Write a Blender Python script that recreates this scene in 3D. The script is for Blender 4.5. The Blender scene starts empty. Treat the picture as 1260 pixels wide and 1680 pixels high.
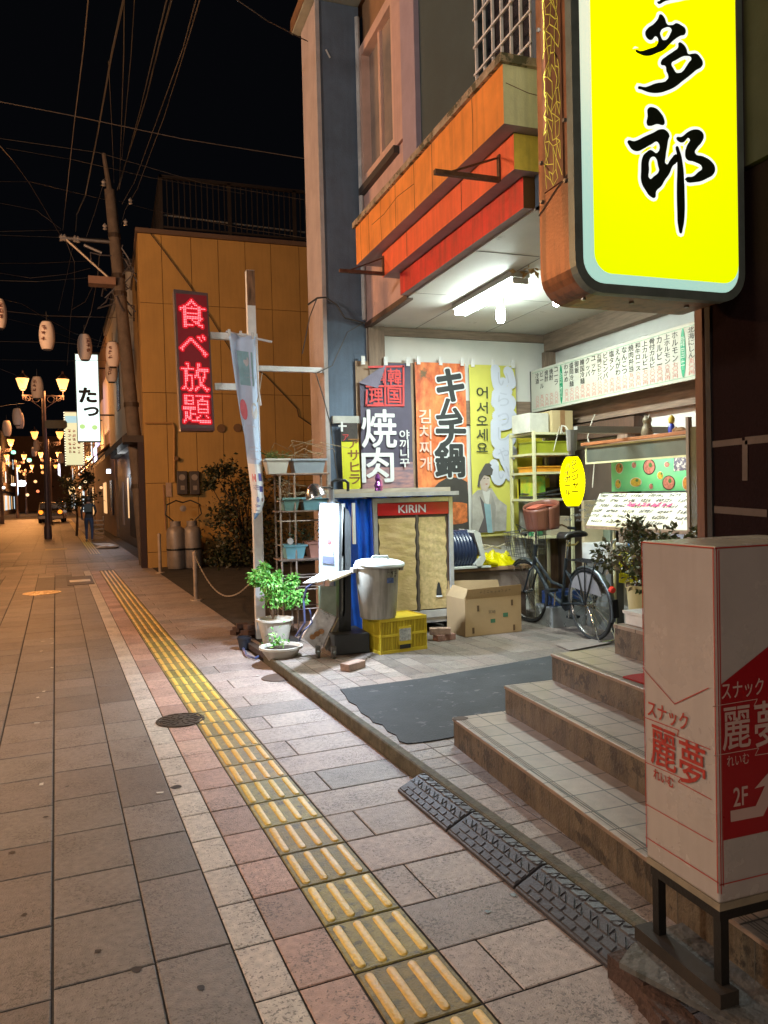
import bpy, math, random
from mathutils import Vector, Matrix, Euler
V = Vector
R_ = random.Random(7)
sc = bpy.context.scene
COL = sc.collection
# ------------------------------------------------------------------ camera
F, CX, CY, H = 1262.0, 630.0, 840.0, 1.55
YAW, PITCH, ROLL = math.radians(19.4), math.radians(-1.4), math.radians(1.4)
fw = V((math.sin(YAW)*math.cos(PITCH), math.cos(YAW)*math.cos(PITCH), math.sin(PITCH)))
r0 = V((math.cos(YAW), -math.sin(YAW), 0)); u0 = r0.cross(fw)
rt = r0*math.cos(ROLL)-u0*math.sin(ROLL); up = r0*math.sin(ROLL)+u0*math.cos(ROLL)
cam = bpy.data.cameras.new('camera'); co = bpy.data.objects.new('camera', cam); COL.objects.link(co)
m = Matrix((rt, up, -fw)).transposed().to_4x4(); m.translation = V((0, 0, H)); co.matrix_world = m
cam.sensor_fit = 'HORIZONTAL'; cam.sensor_width = 36; cam.lens = 36*F/1260; cam.clip_start = .05; cam.clip_end = 600
sc.camera = co
EYE = V((0, 0, H))
def ray(x, y): return fw+rt*(x-CX)/F-up*(y-CY)/F
def gz(x, y, z=0): d = ray(x, y); return EYE+d*((z-H)/d.z)       # point on a level plane
def px(x, y, X): d = ray(x, y); return EYE+d*(X/d.x)             # point on a plane facing the street
def py(x, y, Y): d = ray(x, y); return EYE+d*(Y/d.y)             # point on a plane across the street
def at(x, y, d): return EYE+ray(x, y)*d
# ------------------------------------------------------------------ world and exposure
w = bpy.data.worlds.new('World'); sc.world = w; w.use_nodes = True
nt = w.node_tree; nt.nodes.clear()
sky = nt.nodes.new('ShaderNodeTexSky'); sky.sky_type = 'NISHITA'; sky.sun_disc = False
sky.sun_elevation = math.radians(-6); sky.sun_rotation = math.radians(200)
bg = nt.nodes.new('ShaderNodeBackground'); wo = nt.nodes.new('ShaderNodeOutputWorld')
mixc = nt.nodes.new('ShaderNodeMix'); mixc.data_type = 'RGBA'; mixc.blend_type = 'ADD'; mixc.inputs[0].default_value = 1
nt.links.new(sky.outputs[0], mixc.inputs[6]); mixc.inputs[7].default_value = (.006, .007, .010, 1)
nt.links.new(mixc.outputs[2], bg.inputs[0]); bg.inputs[1].default_value = .25
nt.links.new(bg.outputs[0], wo.inputs[0])
sc.view_settings.view_transform = 'Standard'; sc.view_settings.look = 'None'; sc.view_settings.exposure = 0; sc.view_settings.gamma = 1
sc.render.engine = 'CYCLES'
cy = sc.cycles; cy.use_denoising = True; cy.max_bounces = 6; cy.diffuse_bounces = 3; cy.glossy_bounces = 3; cy.sample_clamp_indirect = 4
cy.caustics_reflective = False; cy.caustics_refractive = False; cy.use_light_tree = True
# light levels, of lamps in the place and one added street lamp
TUBE, BULB, CLAMP, STREET, GLASS, LED, SIGN = 66.0, 150.0, 270.0, 900.0, 2.4, 2.2, 1.0
# ------------------------------------------------------------------ materials
_M = {}
def lin(c):
    if isinstance(c, (int, float)): c = (c, c, c)
    return (c[0], c[1], c[2], 1)
def M(name, col=(.5, .5, .5), rough=.6, metal=0, var=.2, vs=6, bump=.08, bs=80, col2=None, stretch=None, emit=None, es=0, streak=0, spec=.5, attr=False, patch=None, coat=0, speck=0):
    if name in _M: return _M[name]
    m = bpy.data.materials.new(name); m.use_nodes = True; _M[name] = m
    n = m.node_tree.nodes; L = m.node_tree.links; b = n['Principled BSDF']
    b.inputs['Roughness'].default_value = rough; b.inputs['Metallic'].default_value = metal; b.inputs['Specular IOR Level'].default_value = spec
    b.inputs['Coat Weight'].default_value = coat
    tc = n.new('ShaderNodeTexCoord'); mp = n.new('ShaderNodeMapping'); L.new(tc.outputs['Object'], mp.inputs[0])
    if stretch: mp.inputs['Scale'].default_value = stretch
    no = n.new('ShaderNodeTexNoise'); no.inputs['Scale'].default_value = vs; no.inputs['Detail'].default_value = 6; no.inputs['Roughness'].default_value = .62
    L.new(mp.outputs[0], no.inputs['Vector'])
    rp = n.new('ShaderNodeMapRange'); rp.inputs[1].default_value = .36; rp.inputs[2].default_value = .64; L.new(no.outputs[0], rp.inputs[0])
    mx = n.new('ShaderNodeMix'); mx.data_type = 'RGBA'; L.new(rp.outputs[0], mx.inputs[0])
    c2 = col2 if col2 else tuple(c*(1-var) for c in col)
    if attr:
        at_ = n.new('ShaderNodeVertexColor'); at_.layer_name = 'tint'
        mu = n.new('ShaderNodeMix'); mu.data_type = 'RGBA'; mu.blend_type = 'MULTIPLY'; mu.inputs[0].default_value = 1
        mu.inputs[7].default_value = (1-var, 1-var, 1-var, 1); L.new(at_.outputs[0], mu.inputs[6])
        L.new(mu.outputs[2], mx.inputs[6]); L.new(at_.outputs[0], mx.inputs[7])
    else:
        mx.inputs[6].default_value = lin(c2); mx.inputs[7].default_value = lin(col)
    out = mx.outputs[2]
    if streak:                                   # rain streaks: dirt of the wall itself
        m2 = n.new('ShaderNodeMapping'); m2.inputs['Scale'].default_value = (9, 9, .7); L.new(tc.outputs['Object'], m2.inputs[0])
        n2 = n.new('ShaderNodeTexNoise'); n2.inputs['Scale'].default_value = 2.2; n2.inputs['Detail'].default_value = 5; L.new(m2.outputs[0], n2.inputs['Vector'])
        r2 = n.new('ShaderNodeMapRange'); r2.inputs[1].default_value = .46; r2.inputs[2].default_value = .62; r2.inputs[4].default_value = streak; L.new(n2.outputs[0], r2.inputs[0])
        x2 = n.new('ShaderNodeMix'); x2.data_type = 'RGBA'; L.new(r2.outputs[0], x2.inputs[0]); L.new(out, x2.inputs[6]); x2.inputs[7].default_value = (.03, .022, .015, 1); out = x2.outputs[2]
    if patch:                                    # (colour, scale, threshold): worn or rusty patches
        n3 = n.new('ShaderNodeTexNoise'); n3.inputs['Scale'].default_value = patch[1]; n3.inputs['Detail'].default_value = 8; n3.inputs['Roughness'].default_value = .7; L.new(tc.outputs['Object'], n3.inputs['Vector'])
        r3 = n.new('ShaderNodeMapRange'); r3.inputs[1].default_value = patch[2]; r3.inputs[2].default_value = patch[2]+.05; L.new(n3.outputs[0], r3.inputs[0])
        x3 = n.new('ShaderNodeMix'); x3.data_type = 'RGBA'; L.new(r3.outputs[0], x3.inputs[0]); L.new(out, x3.inputs[6]); x3.inputs[7].default_value = lin(patch[0]); out = x3.outputs[2]
    if speck:
        n4 = n.new('ShaderNodeTexNoise'); n4.inputs['Scale'].default_value = 68; n4.inputs['Detail'].default_value = 3; n4.inputs['Roughness'].default_value = .75; L.new(tc.outputs['Object'], n4.inputs['Vector'])
        n5 = n.new('ShaderNodeTexNoise'); n5.inputs['Scale'].default_value = 5; L.new(tc.outputs['Object'], n5.inputs['Vector'])
        ad = n.new('ShaderNodeMath'); ad.operation = 'MULTIPLY_ADD'; ad.inputs[1].default_value = .35; L.new(n5.outputs[0], ad.inputs[0]); L.new(n4.outputs[0], ad.inputs[2])
        r4 = n.new('ShaderNodeMapRange'); r4.inputs[1].default_value = .715; r4.inputs[2].default_value = .80; r4.inputs[4].default_value = .72; L.new(ad.outputs[0], r4.inputs[0])
        x4 = n.new('ShaderNodeMix'); x4.data_type = 'RGBA'; L.new(r4.outputs[0], x4.inputs[0]); L.new(out, x4.inputs[6]); x4.inputs[7].default_value = (.06, .05, .045, 1); out = x4.outputs[2]
    L.new(out, b.inputs['Base Color'])
    # roughness wear
    rr = n.new('ShaderNodeMapRange'); rr.inputs[3].default_value = max(.05, rough-.12); rr.inputs[4].default_value = min(1, rough+.12); L.new(no.outputs[0], rr.inputs[0]); L.new(rr.outputs[0], b.inputs['Roughness'])
    if bump:
        nb = n.new('ShaderNodeTexNoise'); nb.inputs['Scale'].default_value = bs; nb.inputs['Detail'].default_value = 4; L.new(mp.outputs[0], nb.inputs['Vector'])
        bm_ = n.new('ShaderNodeBump'); bm_.inputs['Strength'].default_value = bump; bm_.inputs['Distance'].default_value = .02; L.new(nb.outputs[0], bm_.inputs['Height']); L.new(bm_.outputs[0], b.inputs['Normal'])
    if emit is not None:
        b.inputs['Emission Color'].default_value = lin(emit); b.inputs['Emission Strength'].default_value = es
    return m
def ME(name, col, s, base=(.3, .3, .3)):
    if name in _M: return _M[name]
    m = bpy.data.materials.new(name); m.use_nodes = True; _M[name] = m
    b = m.node_tree.nodes['Principled BSDF']; b.inputs['Base Color'].default_value = lin(base); b.inputs['Roughness'].default_value = .4
    b.inputs['Emission Color'].default_value = lin(col); b.inputs['Emission Strength'].default_value = s
    return m
# ------------------------------------------------------------------ mesh building
ORG = {}
def tag(o, label=None, cat=None, group=None, kind=None):
    if label: o['label'] = label
    if cat: o['category'] = cat
    if group: o['group'] = group
    if kind: o['kind'] = kind
    return o
def T(name, label, cat, org=(0, 0, 0), group=None):
    o = bpy.data.objects.new(name, None); COL.objects.link(o); o.location = org; o.empty_display_size = .1
    ORG[o.name] = V(org); return tag(o, label, cat, group)
class MB:
    def __init__(s): s.v = []; s.f = []; s.mi = []; s.tint = []; s.cur = 0; s.tc = None
    def add(s, vs, fs):
        k = len(s.v); s.v += [V(p) for p in vs]
        for f in fs: s.f.append([i+k for i in f]); s.mi.append(s.cur); s.tint.append(s.tc)
        return s
    def mat(s, i): s.cur = i; return s
    def box(s, lo, hi, rot=0, piv=None, M_=None):
        x0, y0, z0 = lo; x1, y1, z1 = hi
        vs = [V(p) for p in ((x0, y0, z0), (x1, y0, z0), (x1, y1, z0), (x0, y1, z0), (x0, y0, z1), (x1, y0, z1), (x1, y1, z1), (x0, y1, z1))]
        if rot:
            c = V(piv) if piv else V(((x0+x1)/2, (y0+y1)/2, 0)); Rm = Matrix.Rotation(rot, 3, 'Z')
            vs = [Rm @ (p-c)+c for p in vs]
        if M_ is not None: vs = [M_ @ p for p in vs]
        return s.add(vs, [(0, 3, 2, 1), (4, 5, 6, 7), (0, 1, 5, 4), (1, 2, 6, 5), (2, 3, 7, 6), (3, 0, 4, 7)])
    def prism(s, pts, d):
        pts = [V(p) for p in pts]; d = V(d); n = len(pts)
        nrm = V((0, 0, 0))
        for i in range(n): nrm += pts[i].cross(pts[(i+1) % n])
        if nrm.dot(d) > 0: pts = pts[::-1]
        return s.add(pts+[p+d for p in pts], [list(range(n)), list(range(2*n-1, n-1, -1))]+[(i, i+n, (i+1) % n+n, (i+1) % n) for i in range(n)])
    def quad(s, *p): return s.add(p, [list(range(len(p)))])
    def cyl(s, a, b, r0, r1=None, n=10, cap=True):
        a, b = V(a), V(b); r1 = r0 if r1 is None else r1; d = (b-a).normalized()
        x = d.orthogonal().normalized(); y = d.cross(x)
        vs = [a+(x*math.cos(t)+y*math.sin(t))*r0 for t in (2*math.pi*i/n for i in range(n))]+[b+(x*math.cos(t)+y*math.sin(t))*r1 for t in (2*math.pi*i/n for i in range(n))]
        fs = [(i, (i+1) % n, (i+1) % n+n, i+n) for i in range(n)]
        if cap: fs += [list(range(n-1, -1, -1)), list(range(n, 2*n))]
        return s.add(vs, fs)
    def tube(s, pts, r, n=6, r2=None):
        pts = [V(p) for p in pts]; k = len(pts); vs = []; fs = []; x = None
        for i, p in enumerate(pts):
            d = (pts[min(i+1, k-1)]-pts[max(i-1, 0)]).normalized()
            if x is None: x = d.orthogonal().normalized()
            x = (x-d*x.dot(d)).normalized(); y = d.cross(x); rr = r+((r2-r)*i/(k-1) if r2 is not None else 0)
            vs += [p+(x*math.cos(2*math.pi*j/n)+y*math.sin(2*math.pi*j/n))*rr for j in range(n)]
        for i in range(k-1):
            for j in range(n): fs.append((i*n+j, i*n+(j+1) % n, (i+1)*n+(j+1) % n, (i+1)*n+j))
        fs += [list(range(n-1, -1, -1)), [(k-1)*n+j for j in range(n)]]
        return s.add(vs, fs)
    def lathe(s, o, prof, n=20, axis=(0, 0, 1), sx=1):
        o = V(o); d = V(axis).normalized(); x = d.orthogonal().normalized(); y = d.cross(x); vs = []; fs = []
        if tuple(axis) == (0, 0, 1): x, y = V((1, 0, 0)), V((0, 1, 0))
        for r, z in prof: vs += [o+d*z+(x*math.cos(2*math.pi*j/n)*sx+y*math.sin(2*math.pi*j/n))*r for j in range(n)]
        for i in range(len(prof)-1):
            for j in range(n): fs.append((i*n+j, i*n+(j+1) % n, (i+1)*n+(j+1) % n, (i+1)*n+j))
        return s.add(vs, fs)
    def grid(s, fn, nu, nv):
        vs = [fn(i/nu, j/nv) for j in range(nv+1) for i in range(nu+1)]
        return s.add(vs, [(j*(nu+1)+i, j*(nu+1)+i+1, (j+1)*(nu+1)+i+1, (j+1)*(nu+1)+i) for j in range(nv) for i in range(nu)])
    def strip(s, pts, w, nrm):                    # flat painted line along points
        nrm = V(nrm); pts = [V(p) for p in pts]
        for a, b in zip(pts, pts[1:]):
            t = (b-a).normalized(); sd = t.cross(nrm).normalized()*w/2; e = t*w*.3
            s.quad(a-e-sd, b+e-sd, b+e+sd, a-e+sd)
        return s
    def build(s, name, mat, parent=None, smooth=False, bevel=0, label=None, cat=None, group=None, kind=None, solid=0, org=None):
        me = bpy.data.meshes.new(name)
        o_ = V((0, 0, 0))
        if parent is not None: o_ = ORG.get(parent.name, V((0, 0, 0)))
        elif org is not None: o_ = V(org)
        me.from_pydata([tuple(p-o_) for p in s.v], [], s.f)
        mats = mat if isinstance(mat, (list, tuple)) else [mat]
        for m_ in mats: me.materials.append(m_)
        if len(mats) > 1: me.polygons.foreach_set('material_index', s.mi)
        if any(t is not None for t in s.tint):
            a = me.color_attributes.new('tint', 'FLOAT_COLOR', 'CORNER')
            for p in me.polygons:
                t = s.tint[p.index] or (.3, .3, .3)
                for li in p.loop_indices: a.data[li].color = (t[0], t[1], t[2], 1)
        if smooth: me.polygons.foreach_set('use_smooth', [True]*len(me.polygons))
        me.update()
        o = bpy.data.objects.new(name, me); COL.objects.link(o)
        if parent is not None: o.parent = parent
        elif org is not None: o.location = o_
        ORG[o.name] = o_
        if smooth and smooth != 'all':
            me.set_sharp_from_angle(angle=math.radians(40))
        if solid: sm = o.modifiers.new('solid', 'SOLIDIFY'); sm.thickness = solid; sm.offset = 0
        if bevel: bm_ = o.modifiers.new('bevel', 'BEVEL'); bm_.width = bevel; bm_.segments = 2; bm_.limit_method = 'ANGLE'
        return tag(o, label, cat, group, kind)
def copy_tree(o, parent=None):
    kids = [c for c in o.children]
    c = o.copy(); COL.objects.link(c); c.parent = parent; ORG[c.name] = ORG.get(o.name, V((0, 0, 0)))
    for k in kids: copy_tree(k, c)
    return c
def B(name, lo, hi, mat, parent, bevel=0, rot=0, **k): return MB().box(lo, hi, rot).build(name, mat, parent, bevel=bevel, **k)
# ------------------------------------------------------------------ lettering
_tx = {}
def glyphs(body, off=0.0):
    k = body
    if k not in _tx:
        c = bpy.data.curves.new('lettering', 'FONT'); c.body = body; c.align_x = 'CENTER'; c.resolution_u = 3; c.space_line = .98
        o = bpy.data.objects.new('lettering', c); me = bpy.data.meshes.new_from_object(o)
        vs = [v.co.copy() for v in me.vertices]; fs = [list(p.vertices) for p in me.polygons]
        bpy.data.objects.remove(o); bpy.data.meshes.remove(me)
        _tx[k] = (vs, fs)
    return _tx[k]
def put(mb, body, c, u, v, w=None, h=None, off=0.0, lift=0.002):
    """lay the glyphs of body on the plane (c; u right, v up), fitted to w by h; off thickens the strokes"""
    vs, fs = glyphs(body)
    x0, x1 = min(p.x for p in vs), max(p.x for p in vs); y0, y1 = min(p.y for p in vs), max(p.y for p in vs)
    u, v, c = V(u).normalized(), V(v).normalized(), V(c); n = u.cross(v)
    sx = w/(x1-x0) if w else None; sy = h/(y1-y0) if h else sx
    if sx is None: sx = sy
    k = 0 if off <= 0 else (8 if off < .05 else 14)
    for i in range(k+1):
        r = off*.9*(sx+sy)/2; dx, dy = (0, 0) if i == k else (r*math.cos(i*2*math.pi/max(k, 1)), r*math.sin(i*2*math.pi/max(k, 1)))
        mb.add([c+u*((p.x-(x0+x1)/2)*sx+dx)+v*((p.y-(y0+y1)/2)*sy+dy)+n*(lift+i*.00006) for p in vs], fs)
    return mb
UX, UZ, UYn = V((1, 0, 0)), V((0, 0, 1)), V((0, -1, 0))
def scrawl(mb, c, u, v, w, h, rnd, lift=.002, strokes=5, t=.11):
    """writing too small to read in the photograph: a character-sized bunch of pen strokes"""
    u, v, c = V(u).normalized(), V(v).normalized(), V(c); n = u.cross(v)*lift
    for k in range(strokes):
        if rnd.random() < .6: y = rnd.uniform(-.45, .45); a, b = (rnd.uniform(-.5, -.1), y), (rnd.uniform(.1, .5), y+rnd.uniform(-.08, .08)); d = (0, t)
        else: x = rnd.uniform(-.4, .4); a, b = (x, rnd.uniform(.1, .5)), (x+rnd.uniform(-.15, .15), rnd.uniform(-.5, -.1)); d = (t, 0)
        P = lambda q: c+u*q[0]*w+v*q[1]*h+n
        mb.quad(P(a), P(b), P((b[0]+d[0], b[1]+d[1])), P((a[0]+d[0], a[1]+d[1])))
def outline(pts, fn, off, nrm, lift, res=4):
    """closed brush outlines (pixel rings traced on the sign) -> filled flat shapes; off grows them"""
    P0 = [[fn(*q) for q in ring] for ring in pts]; nrm = V(nrm)
    u = V((1, 0, 0)); v = V((0, 0, 1)); o = P0[0][0]
    c = bpy.data.curves.new('brush', 'CURVE'); c.dimensions = '2D'; c.fill_mode = 'BOTH'; c.resolution_u = res; c.offset = off
    for ring in P0:
        sp = c.splines.new('BEZIER'); sp.bezier_points.add(len(ring)-1); sp.use_cyclic_u = True
        for bp, q in zip(sp.bezier_points, ring):
            bp.co = ((q-o).dot(u), (q-o).dot(v), 0); bp.handle_left_type = bp.handle_right_type = 'AUTO'
    ob = bpy.data.objects.new('brush', c); COL.objects.link(ob); bpy.context.view_layer.update()
    me = bpy.data.meshes.new_from_object(ob.evaluated_get(bpy.context.evaluated_depsgraph_get()))
    r = ([o+u*q.co.x+v*q.co.y+nrm*lift for q in me.vertices], [list(p.vertices) for p in me.polygons])
    bpy.data.objects.remove(ob); bpy.data.meshes.remove(me)
    return r
def leaves(mb, n, region, size, rnd, flat=.5, mats=1):
    for i in range(n):
        p, out = region(rnd); s = size*rnd.uniform(.6, 1.3)
        d = (V(out)+V((rnd.gauss(0, .6), rnd.gauss(0, .6), rnd.gauss(0, .5)))).normalized(); sd = d.cross(V((rnd.gauss(0, 1), rnd.gauss(0, 1), 1))).normalized()
        nn = sd.cross(d); k = s*.28; mb.mat(rnd.randrange(mats))
        mb.add([p, p+d*s*.5+sd*k+nn*s*.06, p+d*s-nn*s*.12, p+d*s*.5-sd*k+nn*s*.06, p+d*s*.5], [(0, 1, 4), (1, 2, 4), (2, 3, 4), (3, 0, 4)])
    return mb
# street frame: n across (to the right), s along
TH = math.radians(3.7); EN = V((math.cos(TH), math.sin(TH), 0)); ES = V((-math.sin(TH), math.cos(TH), 0))
def S(n, s, z=0): p = EN*n+ES*s; p.z = z; return p
# ================================================================== GROUND AND PAVING
asph = M('asphalt', (.055, .052, .05), .85, var=.4, vs=3, bump=.4, bs=120)
mortar = M('mortar', (.04, .033, .028), .95, var=.4, vs=9, bump=.3)
stone = M('paver_stone', (.3, .3, .3), .5, var=.34, vs=34, bump=.35, bs=170, attr=True, spec=.45, speck=1)
MB().quad((-300, -60, -.02), (300, -60, -.02), (300, 420, -.02), (-300, 420, -.02)).build('ground', asph, kind='structure')
MB().quad(S(-11, -6, -.006), S(1.80, -6, -.006), S(1.80, 150, -.006), S(-11, 150, -.006)).build('pavement_bed', mortar, kind='structure')
def tile(mb, n0, n1, s0, s1, z, col, gap=.0062, ch=.004, j=.06):
    f = 1+R_.uniform(-j, j)*2.2; g = 1+R_.uniform(-j, j)*.5
    mb.tc = (col[0]*f, col[1]*f*g, col[2]*f*g)
    a = gap/2; b = a+ch; dz = R_.uniform(-.0008, .0008); tl = R_.uniform(-.0008, .0008); z0 = z-ch*.7
    P = [S(n0+a, s0+a, z0), S(n1-a, s0+a, z0), S(n1-a, s1-a, z0), S(n0+a, s1-a, z0), S(n0+b, s0+b, z+dz), S(n1-b, s0+b, z+dz+tl), S(n1-b, s1-b, z+dz), S(n0+b, s1-b, z+dz-tl)]
    mb.add(P, [(4, 5, 6, 7), (0, 1, 5, 4), (1, 2, 6, 5), (2, 3, 7, 6), (3, 0, 4, 7)])
BIG, WHT, PNK, RGT, DRK, LGT = (.235, .20, .175), (.66, .57, .49), (.54, .34, .27), (.48, .38, .335), (.10, .088, .08), (.30, .24, .20)
pv = MB()
# near pavement, rows at 0.30
s_off = 2.305
cols = [(.258, .511)]+[(-.057-.318*k, -.057-.318*k+.315) for k in range(0, 34)]
for ci, (a, b) in enumerate(cols):
    s = -1.5+R_.uniform(0, .5); L_ = .585 if ci == 0 else .45
    if ci == 0: s = s_off+.345-.585*7
    while s < 17.9:
        ln = L_*(1 if R_.random() < .7 else .7); e = min(s+ln, 18.0)
        f = R_.choice((1, 1, .82, .9, 1.08)); c = tuple(x*f for x in BIG)
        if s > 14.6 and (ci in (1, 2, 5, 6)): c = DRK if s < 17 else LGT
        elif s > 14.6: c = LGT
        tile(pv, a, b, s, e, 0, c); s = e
for k in range(-14, 53):
    s0 = s_off+.3*k; s1 = s0+.3
    tile(pv, .511, .652, s0, s1, 0, WHT, j=.05)
    if not (13.0 < s0 < 13.0): tile(pv, .652, .839, s0, s1, 0, PNK, j=.1)
    n0, n1 = 1.143, (1.742 if s1 < 7.9 else 1.95)
    cc = RGT if k % 5 else (.37, .31, .28)
    if k % 2: tile(pv, n0, n0+.145, s0, s1, 0, cc); tile(pv, n0+.145, n1, s0, s1, 0, cc)
    else: tile(pv, n0, n1-.02 if False else n1, s0, s1, 0, cc)
# crossing band, then the pavement runs on down the street
s = 18.0
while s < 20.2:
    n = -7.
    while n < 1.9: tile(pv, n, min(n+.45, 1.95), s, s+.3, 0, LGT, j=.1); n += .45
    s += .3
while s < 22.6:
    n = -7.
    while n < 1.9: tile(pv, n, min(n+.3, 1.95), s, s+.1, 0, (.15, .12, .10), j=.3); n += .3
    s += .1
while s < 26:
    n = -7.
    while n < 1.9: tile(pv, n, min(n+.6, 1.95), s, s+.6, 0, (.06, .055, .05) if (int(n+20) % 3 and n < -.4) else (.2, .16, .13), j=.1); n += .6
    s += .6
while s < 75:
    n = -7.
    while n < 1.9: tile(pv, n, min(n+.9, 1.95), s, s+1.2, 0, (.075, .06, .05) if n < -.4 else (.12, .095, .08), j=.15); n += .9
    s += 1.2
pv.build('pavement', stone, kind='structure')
# tactile paving
tac = M('tactile_base', (.30, .24, .075), .55, attr=True, var=.45, vs=22, bump=.3, bs=120, patch=((.12, .10, .05), 14, .56))
tacb = M('tactile_bar', (.78, .52, .10), .42, var=.22, vs=45, bump=.2, bs=90, attr=True, patch=((.40, .28, .08), 9, .66))
tb = MB(); br = MB()
def tact(s0, n0=.839, n1=1.143):
    a = .004; tb.cur = 0; f = R_.uniform(.72, 1.12); g_ = R_.uniform(.9, 1.05); tb.tc = (.32*f, .265*f*g_, .085*f); f = .5+.5*f; br.tc = (.82*f, .55*f*g_, .12*f)
    n0 += R_.uniform(-.0015, .0015); n1 += R_.uniform(-.001, .001)
    tb.add([S(n0+a, s0+a, -.004), S(n1-a, s0+a, -.004), S(n1-a, s0+.3-a, -.004), S(n0+a, s0+.3-a, -.004), S(n0+a+.004, s0+a+.004, 0), S(n1-a-.004, s0+a+.004, 0), S(n1-a-.004, s0+.3-a-.004, 0), S(n0+a+.004, s0+.3-a-.004, 0)], [(4, 5, 6, 7), (0, 1, 5, 4), (1, 2, 6, 5), (2, 3, 7, 6), (3, 0, 4, 7)])
    for i in range(4):
        c = n0+.038+.076*i
        lo, hi, w = s0+.018, s0+.282, .0165
        def ring(w_, e, z): 
            pts = []
            for q in range(6): t = math.pi*q/5; pts.append(S(c+w_*math.cos(t), hi-e-w_+w_*math.sin(t), z))
            for q in range(6): t = math.pi+math.pi*q/5; pts.append(S(c+w_*math.cos(t), lo+e+w_+w_*math.sin(t), z))
            return pts
        A, B_, C_ = ring(w, 0, 0), ring(w-.003, .003, .0045), ring(w-.006, .006, .0055); n = 12
        br.add(A+B_+C_, [(j, (j+1) % n, n+(j+1) % n, n+j) for j in range(n)]+[(n+j, n+(j+1) % n, 2*n+(j+1) % n, 2*n+j) for j in range(n)]+[list(range(2*n, 3*n))])
for k in range(-8, 52): tact(s_off+.3*k)
tb.build('tactile_paving', tac, kind='structure'); br.build('tactile_bars', tacb, smooth=True, kind='structure')
t2 = MB(); b2 = MB(); t2.tc = (.26, .21, .07); b2.tc = (.7, .5, .1)
t2.quad(S(.86, 23.5, .004), S(1.16, 23.5, .004), S(1.16, 70, .004), S(.86, 70, .004)); t2.quad(S(-.35, 26.5, .004), S(.3, 26.5, .004), S(.3, 27.4, .004), S(-.35, 27.4, .004))
t2.build('tactile_paving_beyond', tac, kind='structure')
for i in range(4): b2.box((0, 0, 0), (.03, 1, 1), M_=None) if False else b2.quad(S(.88+.075*i, 23.5, .009), S(.915+.075*i, 23.5, .009), S(.915+.075*i, 70, .009), S(.88+.075*i, 70, .009))
b2.build('tactile_bars_beyond', tacb, kind='structure')
# kerb and forecourt
kerbm = M('kerb_concrete', (.13, .115, .08), .85, var=.5, vs=14, bump=.4, bs=90, patch=((.07, .07, .045), 9, .55))
kb = MB()
s = 2.05
kb.prism([S(1.743, 2.0, -.02), S(1.743, 2.0, .076), S(1.750, 2.0, .083), S(1.79, 2.0, .083), S(1.79, 2.0, -.02)], ES*5.05)
kb.build('kerb', kerbm, kind='structure')
AZ = .08
MB().box((0, 0, -.02), (1, 1, AZ-.006)).v  # noqa
fb = MB(); fb.prism([S(1.788, -1.5, -.02), S(7.5, -1.5, -.02), S(7.5, 9.3, -.02), S(2.25, 9.3, -.02), S(2.2, 7.9, -.02), S(1.788, 7.0, -.02)], (0, 0, AZ-.006+.02)); fb.build('forecourt_bed', mortar, kind='structure')
ft = MB(); n = 1.792
FT = (.32, .255, .215)
for i in range(24):
    n0 = 1.792+.152*i; s = 1.35+(.0 if i < 1 else 0)
    for k in range(50):
        s0 = 1.35+.152*k; s1 = s0+.152
        if s1 > 8.55: break
        if i < 4 and s1 > 7.0+i*.25: continue
        big = i >= 5 and s0 > 3.5
        if big:
            if k % 2: continue
            s1 = min(s0+.304, 8.6)
        c = FT if not big else (.20, .165, .14)
        tile(ft, n0, n0+.152, s0, s1, AZ, c, gap=.004, ch=.003, j=.1)
ft.build('forecourt_tiles', stone, kind='structure')
# dark patch of resin laid over the tiles
pm = M('dark_resin', (.050, .053, .056), .75, spec=.2, var=.35, vs=5, bump=.25, bs=70, patch=((.10, .10, .10), 9, .60))
edge = [(558, 1132), (566, 1141), (572, 1152), (585, 1158), (592, 1170), (606, 1178), (612, 1186), (628, 1190), (636, 1201), (650, 1207), (655, 1217), (668, 1221), (690, 1219), (718, 1215), (750, 1209)]
pp = [gz(x, y, AZ+.002) for x, y in edge]+[V((2.3, 4.02, AZ+.002)), V((3.9, 4.3, AZ+.002)), gz(1010, 1064, AZ+.002), gz(903, 1077, AZ+.002), gz(820, 1092, AZ+.002), gz(700, 1113, AZ+.002)]
MB().prism(pp, (0, 0, .006)).build('resin_patch', pm, kind='structure')
# concrete apron and broken kerb under the snack sign
apr = M('apron_concrete', (.13, .12, .105), .8, var=.4, vs=7, bump=.5, bs=40, patch=((.07, .065, .05), 5, .56))
ap = MB()
ring = [(1070, 1536), (1092, 1532), (1150, 1515), (1260, 1490)]
P0 = [gz(1016, 1588, .085), gz(1035, 1560, .085), gz(1068, 1537, .085)]
ap.prism(P0+[V((1.9, 2.06, .085)), V((3.2, 2.1, .085)), V((3.2, -1, .085)), S(1.76, -1, .085), S(1.72, 1.2, .085)], (0, 0, .018))
ap.build('concrete_apron', apr, kind='structure')
brk = M('broken_brick', (.095, .05, .035), .85, var=.5, vs=12, bump=.6, bs=50)
bk = MB(); P = gz(1030, 1640, 0)
for (x, y, l, wd, h, a) in ((1040, 1622, .16, .07, .075, .5), (1075, 1668, .2, .06, .06, .8), (1100, 1690, .2, .07, .07, .6)):
    q = gz(x, y, 0); bk.box((q.x-l/2, q.y-wd/2, 0), (q.x+l/2, q.y+wd/2, h), rot=-a-1.0)
bk.build('broken_kerb_stone', brk, label='broken reddish kerb stones at the foot of the red and white sign', cat='rubble')
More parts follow.
